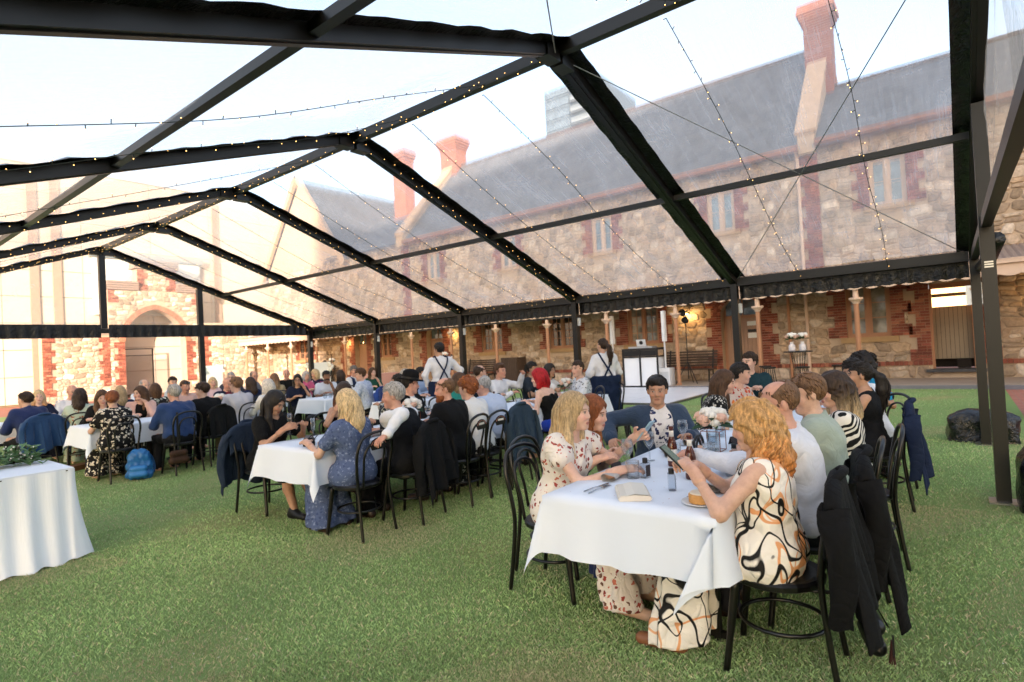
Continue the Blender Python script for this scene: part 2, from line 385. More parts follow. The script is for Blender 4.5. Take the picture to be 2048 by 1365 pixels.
# arch rings over the two arched doors
for o in (gd[1], gd[2]):
    c = (o[0] + o[1]) / 2; r = (o[1] - o[0]) / 2; z0 = o[3] - r * .92; m = MB(); mc = []
    for k in range(17):
        a0, a1 = math.pi * k / 17 + .015, math.pi * (k + 1) / 17 - .015
        for r0, r1 in ((r, r + .125), (r + .135, r + .26)):
            pts = [(c + R * math.cos(a), z0 + R * .92 * math.sin(a)) for R, a in ((r0, a0), (r1, a0), (r1, a1), (r0, a1))]
            V_ = [mapR(u, v, .02) for u, v in pts] + [mapR(u, v, .065) for u, v in pts]
            F_ = [(4, 5, 6, 7), (0, 1, 5, 4), (1, 2, 6, 5), (2, 3, 7, 6), (3, 0, 4, 7)]; cc = scl(random.choice(BRICKS), rnd(.8, 1.2))
            m.add(V_, F_); mc += [cc] * 8
    m.build('brick_arch', MAT_BRICK, bld, mc)
    m = MB()                                # spandrels that close the square opening to an arch
    for sgn in (-1, 1):
        for k in range(6):
            a0, a1 = math.pi / 2 * k / 6, math.pi / 2 * (k + 1) / 6
            pl = [(c + sgn * r * math.cos(a0), z0 + r * .92 * math.sin(a0)), (c + sgn * r * math.cos(a1), z0 + r * .92 * math.sin(a1)), (c + sgn * r * math.cos(a1), o[3] + .02), (c + sgn * r * math.cos(a0), o[3] + .02)]
            m.prism(pl, lambda p, k_: mapR(p[0], p[1], -.33 + k_ * .335))
    m.build('arch_spandrel', MAT_MORTAR, bld)
ms.finish()
for i, o in enumerate(gw): window(bld, mapR, *o, MAT_GLASS_W if i in (0, 1) else MAT_GLASS_D, 4 if i else 3, 2 if i else 1)
for o in uw: window(bld, mapR, *o, MAT_GLASS_P, 2, 1, M('pale painted timber', 'c0a692', .6, .1))
MAT_DARK = M('dark interior', '241d18', .9, .2)
MAT_DOOR = M('tan painted door', 'a37f66', .5, .1, 3, .1, 25)
def planks(par, mapf, u0, u1, v0, v1, d, name='plank', n=7, mat=MAT_DOOR):
    w = (u1 - u0) / n
    for i in range(n):
        m = MB(); m.add([mapf(u, v, dd) for dd in (d - .03, d) for v in (v0, v1) for u in (u0 + i * w + .004, u0 + (i + 1) * w - .004)], [(0, 1, 3, 2), (4, 6, 7, 5), (0, 4, 5, 1), (2, 3, 7, 6), (0, 2, 6, 4), (1, 5, 7, 3)]); m.build(name, mat, par)
def boxm(par, mapf, name, u0, u1, v0, v1, d0, d1, mat):
    m = MB(); m.add([mapf(u, v, dd) for dd in (d0, d1) for v in (v0, v1) for u in (u0, u1)], [(0, 1, 3, 2), (4, 6, 7, 5), (0, 4, 5, 1), (2, 3, 7, 6), (0, 2, 6, 4), (1, 5, 7, 3)]); return m.build(name, mat, par)
# open doorway: lit lobby behind, a plank door leaf inside
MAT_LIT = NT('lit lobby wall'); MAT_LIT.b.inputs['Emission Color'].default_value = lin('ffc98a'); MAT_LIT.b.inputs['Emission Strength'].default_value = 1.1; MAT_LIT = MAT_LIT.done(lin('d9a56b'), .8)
dw = boxm(bld, mapR, 'doorway', -.58, .44, .36, 2.8, -.9, -.8, MAT_DARK)
planks(dw, mapR, -.50, .42, .62, 2.12, -.45, n=9, mat=M('beige plank door', '9c8a72', .6, .1))
boxm(dw, mapR, 'lit_ceiling', -.57, .43, 2.14, 2.42, -.55, -.5, MAT_LIT); boxm(dw, mapR, 'lit_transom', -.57, .43, 2.52, 2.66, -.4, -.36, MAT_LIT)
boxm(dw, mapR, 'lintel', -.57, .43, 2.66, 2.8, -.3, -.1, MAT_TIMBER); boxm(dw, mapR, 'jamb', -.58, -.5, .36, 2.66, -.3, -.05, MAT_TIMBER); boxm(dw, mapR, 'jamb', .38, .44, .36, 2.66, -.3, -.05, MAT_TIMBER)
boxm(dw, mapR, 'doorstep', -.75, .6, .26, .35, -.3, .12, M('slate step', '4a4a4c', .8)); boxm(dw, mapR, 'box', -.42, -.12, .36, .60, -.4, -.2, MAT_DARK)
MAT_PAPER = M('paper notice', 'e6e2da', .7, .04)
for o in gd[1:]:
    d = boxm(bld, mapR, 'door', o[0], o[1], o[2], o[3], -.33, -.3, MAT_TIMBER)
    planks(d, mapR, o[0] + .12, o[1] - .12, o[2] + .05, 2.22, -.235, n=8)
    boxm(d, mapR, 'transom_bar', o[0] + .06, o[1] - .06, 2.24, 2.32, -.3, -.2, MAT_TIMBER); boxm(d, mapR, 'fanlight', o[0] + .1, o[1] - .1, 2.33, o[3] - .06, -.3, -.28, MAT_GLASS_P)
    boxm(d, mapR, 'glazing_bar', (o[0] + o[1]) / 2 - .02, (o[0] + o[1]) / 2 + .02, 2.33, o[3] - .02, -.28, -.25, MAT_TIMBER)
    if o is gd[1]:
        boxm(d, mapR, 'notice', 5.26, 5.55, 1.95, 2.1, -.233, -.228, MAT_PAPER); boxm(d, mapR, 'notice', 5.24, 5.54, 1.52, 1.70, -.233, -.228, MAT_PAPER); boxm(d, mapR, 'sign_plate', 5.25, 5.54, 1.72, 1.82, -.233, -.228, M('black plate', '1a1715', .5))
    boxm(d, mapR, 'doorstep', o[0] - .1, o[1] + .1, .1, .29, -.3, .2, MAT_CONC)
# verandah
def verandah():
    m = MB(); n = 88; m.add([(x, y, 3.66 - (XW - x) * .24 + .018 * math.sin(y * 2 * math.pi / .15)) for x in (17.85, XW) for y in np.linspace(Y0, 36, 900)], [(i, i + 1, 900 + i + 1, 900 + i) for i in range(899)])
    m.build('verandah_roof', M('iron roofing', '8b7a72', .5, .15, 2), bld)
    m = MB(); pts = []; p = .40; y = Y0
    bottom = []
    while y < 36:
        for k in range(6): bottom.append((y + p * k / 6, 2.735 - .055 * math.sin(math.pi * k / 6)))
        y += p
    bottom.append((36, 2.735))
    V_ = []; F_ = []
    for d in (17.93, 17.96):
        for yy, z in bottom: V_.append((d, yy, z)); V_.append((d, yy, 2.98))
    n = len(bottom)
    for i in range(n - 1):
        F_.append((2 * i, 2 * i + 1, 2 * i + 3, 2 * i + 2)); b = 2 * n; F_.append((b + 2 * i, b + 2 * i + 2, b + 2 * i + 3, b + 2 * i + 1)); F_.append((2 * i, 2 * i + 2, b + 2 * i + 2, b + 2 * i))
    mk('scalloped_fascia', V_, F_, MAT_TIMBERL, bld)
    MB().box(17.86, 18.0, Y0, 36, 2.985, 3.1).build('gutter', MAT_TIMBERL, bld); MB().box(17.97, 18.1, Y0, 36, 2.80, 2.95).build('verandah_beam', MAT_TIMBER, bld)
    post = MB()
    post.lathe([(.085, 0), (.085, .14), (.062, .16), (.062, 2.32)], 8); cap = MB(); cap.lathe([(.07, 2.30), (.10, 2.36), (.17, 2.42), (.175, 2.47), (.07, 2.475), (.062, 2.80)], 12)
    first = None
    for k in range(-3, 14):
        y = 2.0 + 2.56 * k
        if first is None:
            first = post.build('verandah_post', MAT_TIMBER, bld); first.location = (18.06, y, .1 - .1); cap.build('capital', MAT_TIMBERL, first)
        else:
            c = copytree(first, bld); c.location = (18.06, y, 0)
verandah()
MB().tube([(XW - .08, 3.62, .1), (XW - .08, 3.62, 7.2), (XW - .35, 3.62, 7.45)], .05).build('downpipe', MAT_TIMBERL, bld)
MB().tube([(XW - .09, 4.15, .1), (XW - .09, 4.15, 3.4)], .045).build('downpipe', MAT_TIMBER, bld)
# roofs, gables, chimneys
def slate_mat():
    t = NT('slate roof'); co = t.coord()
    q = t.n('ShaderNodeTexBrick'); t.v(q, Color1=lin('4c4e53'), Color2=lin('6c6d70'), Mortar=lin('333539'), Scale=1., Mortar_Size=.008, Brick_Width=.26, Row_Height=.2); q.offset = .5
    m = t.n('ShaderNodeMapping'); m.inputs['Rotation'].default_value = (0, 0, math.pi / 2); t.l(co, m.inputs[0]); t.l(m.outputs[0], q.inputs['Vector'])
    c = t.mix(t.noise(co, 1.2, 5), q.outputs[0], lin('706e6e')); t.bump(q.outputs[1], -.4, .01)
    return t.done(c, .7, spec=.3)
MAT_SLATE = slate_mat()
def gable_roof(y0, y1, half, ze, zr, name='roof'):
    o = .35; k = (zr - ze) / half; m = MB()
    m.add([(XW - o, y0, ze - o * k), (XW + half, y0, zr), (XW + half, y1, zr), (XW - o, y1, ze - o * k), (XW + 2 * half + o, y0, ze - o * k), (XW + 2 * half + o, y1, ze - o * k)], [(0, 1, 2, 3)[::-1], (1, 4, 5, 2)[::-1]])
    r = m.build(name, MAT_SLATE, bld)
    MB().tube([(XW + half, y0, zr + .03), (XW + half, y1, zr + .03)], .09, 6).build('ridge_tile', M('ridge tile', '6a5a55', .8), r)
    MB().box(XW - o - .12, XW - o + .02, y0, y1, ze - o * k - .13, ze - o * k + .02).build('gutter', M('gutter paint', '8c5f4c', .6), r)
    MB().box(XW - o, XW, y0, y1, ze - .42, ze - .3).build('eaves_board', MAT_TIMBER, r)
    return r
gable_roof(-9, 3.05, 3.0, 7.9, 10.35); gable_roof(3.55, 22.3, 4.1, 7.9, 12.4)
MAT_BRICKT = None
def brick_tex():
    t = NT('far brickwork'); co = t.coord(); mp_ = t.n('ShaderNodeMapping'); mp_.inputs['Rotation'].default_value = (math.pi / 2, 0, 0); t.l(co, mp_.inputs[0])
    s = t.n('ShaderNodeSeparateXYZ'); t.l(co, s.inputs[0]); cb = t.n('ShaderNodeCombineXYZ'); t.l(t.math('ADD', s.outputs[0], s.outputs[1]), cb.inputs[0]); t.l(s.outputs[2], cb.inputs[1])
    q = t.n('ShaderNodeTexBrick'); t.v(q, Color1=lin('a66a55'), Color2=lin('945a48'), Mortar=lin('b39880'), Scale=1., Mortar_Size=.01, Brick_Width=.24, Row_Height=.085)
    t.l(cb.outputs[0], q.inputs['Vector']); t.bump(q.outputs[1], -.3, .01)
    return t.done(t.mix(t.noise(co, 1.5, 4), q.outputs[0], lin('8f5747')), .9, spec=.2)
MAT_BRICKT = brick_tex(); MAT_COPING = M('sandstone coping', 'c2a486', .9, .2, 3)
def parapet(y0, y1, half, ze, zr, up):
    k = (zr - ze) / half; o = .3
    prof = [(XW - o, ze - .6), (XW - o, ze - o * k + up), (XW + half, zr + up), (XW + 2 * half + o, ze - o * k + up), (XW + 2 * half + o, ze - .6)]
    m = MB(); m.prism(prof, lambda p, q: (p[0], y0 if q == 0 else y1, p[1])); g = m.build('gable_wall', MAT_MORTAR, bld)
    c = MB()
    for a, b in ((1, 2), (3, 2)):
        c.beam((prof[a][0] - .03, (y0 + y1) / 2, prof[a][1] + .06), (prof[b][0], (y0 + y1) / 2, prof[b][1] + .06), y1 - y0 + .14, .14)
    c.build('coping', MAT_COPING, g)
def chimney(x, y, z0, z1, w, d):
    m = MB(); m.box(x - d / 2, x + d / 2, y - w / 2, y + w / 2, z0, z1 - .75)
    ch = m.build('chimney', MAT_BRICKT, bld); c = MB()
    for i, (e, a, b) in enumerate(((.03, .75, .62), (.07, .62, .5), (.12, .5, .36), (.18, .36, .18), (.15, .18, 0))): c.box(x - d / 2 - e, x + d / 2 + e, y - w / 2 - e, y + w / 2 + e, z1 - a + .001, z1 - b)
    c.build('chimney_cap', MAT_BRICKT, ch)
parapet(3.06, 3.54, 4.1, 7.9, 12.4, .32); parapet(22.32, 22.85, 4.1, 7.9, 12.4, .32)
chimney(XW + 3.2, 3.25, 9.5, 13.5, .86, .9); chimney(XW + 4.1, 22.5, 11, 14.1, 1.25, .9)
# cross wing at the far end with its gable to the lawn
wing = empty('stone_wing'); tag(wing, 'stone wing with steep gable and tall brick chimney at far end of verandah', 'building')
MB().box(XW, XW + 18, 28.0, 36.2, 0, 7.5).build('wall', MAT_MORTAR, wing)
m = MB(); m.prism([(28.0, 7.5), (36.2, 7.5), (32.1, 12.9)], lambda p, q: (XW + .02 if q == 0 else XW + 18, p[0], p[1])); m.build('gable_wall', MAT_MORTAR, wing)
m = MB(); m.add([(XW - .15, 27.6, 7.15), (XW - .15, 32.1, 13.1), (XW + 18, 32.1, 13.1), (XW + 18, 27.6, 7.15), (XW - .15, 36.6, 7.15), (XW + 18, 36.6, 7.15)], [(0, 1, 2, 3)[::-1], (1, 4, 5, 2)[::-1]]); m.build('roof', MAT_SLATE, wing)
m = MB()
for a in (27.5, 36.7): m.beam((XW - .2, a, 7.1), (XW - .2, 32.1, 13.25), .35, .22, (1, 0, 0))
m.build('coping', MAT_COPING, wing)
mw = Masonry(mapR, wing, lambda u, v: False, lambda u, v: False); b2 = []
wf = (31.6, 32.8, 1.6, 3.1)
mw.quoin(wf[0], -1, 1.6, 3.1, b2); mw.quoin(wf[1], 1, 1.6, 3.1, b2); b2.append((wf[0], wf[1], 1.4, 3.1)); mw.quoin(28.05, 1, .6, 3.1, b2); mw.rubble(28.02, 36.0, .1, 3.1, b2); mw.rubble(28.1, 36.0, 3.65, 7.5, []); mw.finish()
window(wing, lambda u, v, d: (XW - d - .17, u, v), *wf, MAT_GLASS_D, 4, 2)
m = MB(); m.box(XW + 6.5, XW + 7.4, 29.4, 30.6, 9, 15.4); ch = m.build('chimney', MAT_BRICKT, wing); c = MB()
for e, a, b in ((.08, 15.4, 15.6), (.16, 15.6, 15.85), (.1, 15.85, 16)): c.box(XW + 6.5 - e, XW + 7.4 + e, 29.4 - e, 30.6 + e, a + .001, b)
c.build('chimney_cap', MAT_BRICKT, ch)
# link roof between the main block and the wing
m = MB(); m.add([(XW - .3, 22.86, 7.5), (XW + 4, 22.86, 10.4), (XW + 4, 29.5, 10.4), (XW - .3, 29.5, 7.5)], [(3, 2, 1, 0)]); m.build('roof', MAT_SLATE, bld)
# ------------------------------------------------------------------ gatehouse wall that closes the court
YF = 36.
gate = empty('gatehouse_wall'); tag(gate, 'sunlit stone wall with stepped gable and pointed brick carriage arch', 'wall')
mapF = lambda u, v, d: (u, YF - d, v)
go = (11.62, 14.78, 0, 4.95)
slab(10.9, 15.7, 0, 6.0, [go], mapF, 'wall', MAT_MORTAR, gate, -.7, 0); slab(12.35, 14.35, 6.0, 7.25, [], mapF, 'wall', MAT_MORTAR, gate, -.7, 0)
slab(8.0, 10.9, 0, 3.5, [], mapF, 'wall', MAT_MORTAR, gate, -.6, 0); slab(15.7, XW, 0, 4.2, [], mapF, 'wall', MAT_MORTAR, gate, -.6, 0)
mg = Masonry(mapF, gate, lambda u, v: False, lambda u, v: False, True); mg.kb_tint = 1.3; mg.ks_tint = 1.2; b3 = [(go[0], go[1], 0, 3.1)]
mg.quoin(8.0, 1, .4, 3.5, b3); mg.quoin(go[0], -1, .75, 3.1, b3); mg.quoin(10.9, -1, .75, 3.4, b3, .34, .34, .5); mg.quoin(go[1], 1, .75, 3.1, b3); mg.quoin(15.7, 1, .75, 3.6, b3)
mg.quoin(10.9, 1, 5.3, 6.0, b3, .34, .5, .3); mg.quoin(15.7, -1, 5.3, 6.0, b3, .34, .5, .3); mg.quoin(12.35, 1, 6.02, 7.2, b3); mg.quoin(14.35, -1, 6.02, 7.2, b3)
cxg = (go[0] + go[1]) / 2; hw = (go[1] - go[0]) / 2
def pointed(t, off=0.):         # t -1..1 across, height of a pointed arch springing at 3.1
    R = hw * 1.22 + off; a = abs(t) * (hw + off); cx_ = -(R - hw - off)
    return 3.1 + math.sqrt(max(0, R * R - (a - cx_) ** 2)) * .98
for k in range(22):             # rows the rubble must leave free above the springing
    z0 = 3.1 + k * .11; ts = [t for t in np.linspace(0, 1, 60) if pointed(t, .28) > z0]
    if ts: b3.append((cxg - max(ts) * (hw + .28), cxg + max(ts) * (hw + .28), z0, z0 + .11))
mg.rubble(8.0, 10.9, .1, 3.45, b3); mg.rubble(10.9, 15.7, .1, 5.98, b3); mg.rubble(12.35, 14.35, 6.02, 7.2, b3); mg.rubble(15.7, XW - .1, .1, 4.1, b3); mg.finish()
m = MB(); mc = []; ar = MB()
for sgn in (-1, 1):
    for k in range(16):
        t0, t1 = k / 16, (k + 1) / 16; q = []
        for t, off in ((t0, 0), (t1, 0), (t1, .27), (t0, .27)): q.append((cxg + sgn * t * (hw + off), pointed(t, off)))
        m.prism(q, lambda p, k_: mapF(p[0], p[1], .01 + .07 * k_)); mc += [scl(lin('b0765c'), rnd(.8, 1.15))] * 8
        q = [(cxg + sgn * t0 * hw, pointed(t0)), (cxg + sgn * t1 * hw, pointed(t1)), (cxg + sgn * t1 * hw, 4.96), (cxg + sgn * t0 * hw, 4.96)]
        ar.prism(q, lambda p, k_: mapF(p[0], p[1], -.68 + .679 * k_))
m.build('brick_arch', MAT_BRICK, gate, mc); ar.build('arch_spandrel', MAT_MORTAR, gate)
MAT_SHING = M('stone cap tiles', '9d8578', .9, .25, 8, .5, 20)
for a, b, z in ((10.85, 12.33, 6.0), (14.37, 15.75, 6.0), (12.25, 14.45, 7.25)):
    m = MB()
    for i in range(4): m.box(a - .02 * i, b + .02 * i, YF - .12 - .05 * (3 - i), YF + .75, z + .01 + .12 * (3 - i), z + .12 * (4 - i))
    m.build('parapet_cap', MAT_SHING, gate)
m = MB(); m.prism([(7.95, 3.5), (10.88, 3.5), (10.88, 3.9), (10.4, 3.72), (7.95, 3.62)], lambda p, k_: mapF(p[0], p[1], -.62 + .66 * k_)); m.build('wall_cap', MAT_SHING, gate)
# passage behind the arch
MAT_CREAM = M('cream precast panel', 'd0beaa', .9, .06, 1.2, .1, 20); MAT_BLUEG = M('blue grey steel', '7d8a92', .5, .08)
MAT_STEEL = M('black steel', '15130f', .45, .1)
g2 = empty('mesh_gate', (11.65, YF + .5, 0)); tag(g2, 'black steel mesh gate in the carriage arch', 'gate')
m = MB(); m.beam((0, 0, .1), (0, 0, 2.75), .06, .06, (1, 0, 0)); m.beam((1.5, 0, .1), (1.5, 0, 2.75), .06, .06, (1, 0, 0)); m.beam((0, 0, 2.72), (1.5, 0, 2.72), .05, .05); m.beam((0, 0, .15), (1.5, 0, .15), .05, .05); m.beam((0, 0, 2.35), (1.5, 0, 2.35), .04, .04); m.build('gate_frame', MAT_STEEL, g2)
m = MB()
for k in range(-16, 15):
    for sg in (-1, 1):
        x0 = k * .1; pts = []
        a = (x0, .15) if sg > 0 else (x0, 2.35); b = (x0 + 2.2, 2.35) if sg > 0 else (x0 + 2.2, .15)
        t0 = max(0, -x0 / 2.2); t1 = min(1, (1.5 - x0) / 2.2)
        if t1 > t0 + .02: m.beam((a[0] + 2.2 * t0, 0, a[1] + (b[1] - a[1]) * t0), (a[0] + 2.2 * t1, 0, a[1] + (b[1] - a[1]) * t1), .008, .008, (0, 1, 0))
m.build('mesh_infill', MAT_STEEL, g2)
# precast building behind the court
pre = empty('precast_building'); tag(pre, 'tall modern building of cream precast panels behind the stone gate', 'building')
YP = 37.4
MB().box(-40, 40, YP + .06, YP + 14, 0, 12.6).build('wall', M('panel joints', '9a8264', .9), pre)
pm = None
for i in range(18):
    for k in range(9):
        x = -30.6 + i * 3.4; z = .1 + k * 1.38
        if pm is None: pm = MB().box(0, 3.375, -.05, .055, 0, 1.355).build('panel', MAT_CREAM, pre); pm.location = (x, YP, z)
        else: c = pm.copy(); COL.objects.link(c); c.parent = pre; c.location = (x, YP, z)
for x in (7.9, 8.85, 17.2): MB().box(x, x + .38, YP - .14, YP - .052, 0, 12).build('pilaster_strip', M('brown strip', 'a98c78', .8), pre)
wb = MB().box(10.6, 16.2, YP - .35, YP - .052, 4.7, 7.9).build('white_bay', M('white panel', 'd8d8d4', .6, .04), pre)
MB().box(10.45, 16.35, YP - .5, YP - .051, 7.9, 8.25).build('bay_canopy', MAT_BLUEG, wb)
m = MB(); m.lathe([(1.15, 0), (1.15, .06)], 28); d = m.build('round_emblem', M('grey disc', 'a9b3b8', .4, .1), wb); d.location = (13.1, YP - .352, 6.1); d.rotation_euler = (math.pi / 2, 0, 0)
MB().box(15.0, 17.5, YP - .2, YP - .053, 0, 3.9).build('steel_door', MAT_BLUEG, pre)
# distant tower and an unseen block added to shade the court from the sun
tw = empty('glass_tower'); tag(tw, 'distant grey office tower with banded floors above the slate roof', 'tower')
MB().box(82, 96, 43, 53.5, 0, 46).build('core', M('tower core', '5a6670', .6), tw)
for k in range(16): MB().box(81.2, 82.0, 43, 48, 16 + k * 1.9, 16.9 + k * 1.9).build('balcony', M('tower slab', '7d868d', .7), tw)
for k in range(16): MB().box(81.8, 82.0, 48.6, 53.2, 16 + k * 1.9, 17.3 + k * 1.9).build('window_band', MAT_GLASS_P, tw)
shade_block = empty('added_shade_block', (-64 - .6 * -24, -48 + .8 * -24, 0), math.atan2(.6, .8)); tag(shade_block, 'unseen tall block added behind the camera to shade the court from the sun', 'building')
MB().box(-12, 0, -36.3, 36.3, 0, 34.5).build('wall', MAT_BRICKT, shade_block)
for k in range(9):
    for j in range(9): boxm(shade_block, lambda u, v, d: (d, u, v), 'window', -33 + 7.5 * k, -28.5 + 7.5 * k, 2.5 + 3.5 * j, 4.7 + 3.5 * j, .01, .06, MAT_GLASS_D)
# wall lanterns
MAT_BULB = NT('warm bulb'); MAT_BULB.b.inputs['Emission Color'].default_value = lin('ffb45a'); MAT_BULB.b.inputs['Emission Strength'].default_value = 14; MAT_BULB = MAT_BULB.done(lin('ffd9a0'), .4)
for y, w in ((7.45, 'between bench and arched door'), (19.2, 'behind the waiter'), (-2.3, 'right of the open doorway'), (27.6, 'at the far verandah door')):
    o = empty('wall_lamp', (XW - .06, y, 2.46)); tag(o, 'lit wall lamp on stone wall ' + w, 'lamp', 'wall lamps along the verandah')
    m = MB(); m.tube([(0, 0, .12), (-.12, 0, .2), (-.28, 0, .16)], .012); m.build('bracket', MAT_STEEL, o)
    m = MB(); m.lathe([(.015, .16), (.05, .12), (.12, .07), (.115, .06)], 14, (-.28, 0, 0)); m.build('lamp_shade', MAT_STEEL, o)
    m = MB(); m.ball((-.28, 0, .055), .035); m.build('bulb', MAT_BULB, o)
    l = bpy.data.lights.new('lamp_light', 'POINT'); l.energy = 4.5; l.color = (1, .62, .25); l.shadow_soft_size = .04; q = bpy.data.objects.new('lamp_light', l); COL.objects.link(q); q.parent = o; q.location = (-.26, 0, -.02)
# ------------------------------------------------------------------ marquee
XR, ZR, XE, ZE, HALF = 4.361, 4.23, 9.42, 2.43, 5.06
FY = [-.29 + 3 * i for i in range(6)]
XL = XR - HALF
MAT_ALU = M('black powder coated aluminium', '0d0b09', .38, .25, 3, .05, 30, spec=.5)
MAT_PVC = None
def pvc():
    t = NT('black pvc'); co = t.coord((1, 1, 1)); t.bump(t.noise(co, 14, 3, .6, 1.2), .7, .03)
    return t.done(lin('0b0b0c'), .28, spec=.5)
MAT_PVC = pvc()
def vinyl():
    t = NT('clear vinyl'); t.t.nodes.remove(t.b); co = t.coord((1, 1, 1))
    tr = t.n('ShaderNodeBsdfTransparent'); tr.inputs[0].default_value = (.985, .985, .985, 1)
    gl = t.n('ShaderNodeBsdfGlossy'); gl.inputs['Roughness'].default_value = .16; gl.inputs[0].default_value = (.9, .9, .9, 1)
    tl = t.n('ShaderNodeBsdfTranslucent'); tl.inputs[0].default_value = (.95, .93, .92, 1)
    rf = t.n('ShaderNodeBsdfRefraction'); rf.inputs['Roughness'].default_value = .045; rf.inputs['IOR'].default_value = 1.004; rf.inputs[0].default_value = (.98, .98, .98, 1)
    b = t.n('ShaderNodeBump'); t.v(b, Strength=.5, Distance=.02); t.l(t.noise(t.coord((3, 9, 3)), 3.2, 5, .6, .6), b.inputs['Height']); t.l(b.outputs[0], gl.inputs['Normal']); t.l(b.outputs[0], rf.inputs['Normal'])
    m0 = t.n('ShaderNodeMixShader'); m0.inputs[0].default_value = .42; t.l(tr.outputs[0], m0.inputs[1]); t.l(rf.outputs[0], m0.inputs[2])
    hz = t.ramp(t.noise(t.coord((.8, 2.2, 1)), 1.1, 4, .6, .8), [(.3, (.14,) * 3), (.8, (.30,) * 3)])
    st = t.ramp(t.noise(t.coord((.5, 14, .5)), 2.6, 5, .7, .4), [(.5, (0,) * 3), (.85, (.16,) * 3)]); st2 = t.ramp(t.noise(t.coord((5, .5, 5), rot=(0, 0, .35)), 3, 5, .7, .8), [(.55, (0,) * 3), (.85, (.12,) * 3)])
    hz = t.math('ADD', hz, t.math('ADD', st, st2))
    m1 = t.n('ShaderNodeMixShader'); t.l(hz, m1.inputs[0]); t.l(m0.outputs[0], m1.inputs[1]); t.l(tl.outputs[0], m1.inputs[2])
    fr = t.n('ShaderNodeFresnel'); fr.inputs[0].default_value = 1.35
    m2 = t.n('ShaderNodeMixShader'); t.l(t.math('MINIMUM', t.math('MULTIPLY', fr.outputs[0], .6), .16), m2.inputs[0]); t.l(m1.outputs[0], m2.inputs[1]); t.l(gl.outputs[0], m2.inputs[2])
    t.l(m2.outputs[0], t.o.inputs[0]); return t.m
MAT_VINYL = vinyl()
tent = empty('marquee', (0, 0, 0)); tag(tent, 'clear roofed marquee with black aluminium frame over the lawn', 'marquee')
def roofpt(side, f): return (XR + side * HALF * f, ZR + (ZE - ZR) * f)
MAT_BOLT = M('steel bolt', 'b9b9b6', .3, .1, metal=1)
for i, y in enumerate(FY):
    for sd_ in (-1, 1):
        xe = XR + sd_ * HALF
        m = MB(); m.beam((XR, y, ZR), (xe, y, ZE), .10, .10); r = m.build('rafter', MAT_ALU, tent)
        m = MB(); m.beam((XR + sd_ * .12, y, ZR - .095), (XR + sd_ * HALF * .97, y, ZE + .03 * (ZR - ZE) - .056), .03, .012); m.build('keder_track', MAT_ALU, r)
        # pvc edge bands of the roof sheets
        w0 = .13 if 0 < i < 5 else .16
        for s2 in (-1, 1):
            if (i == 0 and s2 < 0) or (i == 5 and s2 > 0): continue
            ww = .12 if i == 0 else w0
            n = 40; V_ = []
            for k in range(n + 1):
                f = k / n; x, z = roofpt(sd_, f); a = .015 * math.sin(k * 1.9 + i) + .008 * math.sin(k * 4.7)
                V_ += [(x, y + s2 * .044, z + .053), (x, y + s2 * (.056 + ww * .5), z + .07 + a), (x, y + s2 * (.056 + ww), z + .075 + a * .5 - .02)]
            F_ = [(3 * k + j, 3 * k + j + 1, 3 * k + j + 4, 3 * k + j + 3) for k in range(n) for j in (0, 1)]
            mk('edge_band', V_, F_, MAT_PVC, r, smooth=True)
        if (sd_ > 0) or i in (0, 5):
            m = MB(); m.box(xe - .06, xe + .06, y - .05, y + .05, .0, ZE + .02); p_ = m.build('post', MAT_ALU, tent)
            m = MB(); m.box(xe - .12, xe + .12, y - .11, y + .11, .002, .014); m.build('base_plate', MAT_BOLT, p_)
            if sd_ > 0:
                m = MB(); m.box(xe - .02, xe + .02, y - .10, y - .052, 1.93, 2.08); m.build('socket_box', M('white plastic', 'd9d9d4', .5, .05), p_)
        m = MB(); d = Vector((sd_ * HALF, 0, ZE - ZR)).normalized(); c = Vector((XR, y, ZR)) + d * .05
        m.box(XR + sd_ * .02, XR + sd_ * .22, y - .068, y + .068, ZR - .135 + sd_ * 0, ZR - .03); m.build('apex_plate', MAT_ALU, r)
    m = MB()
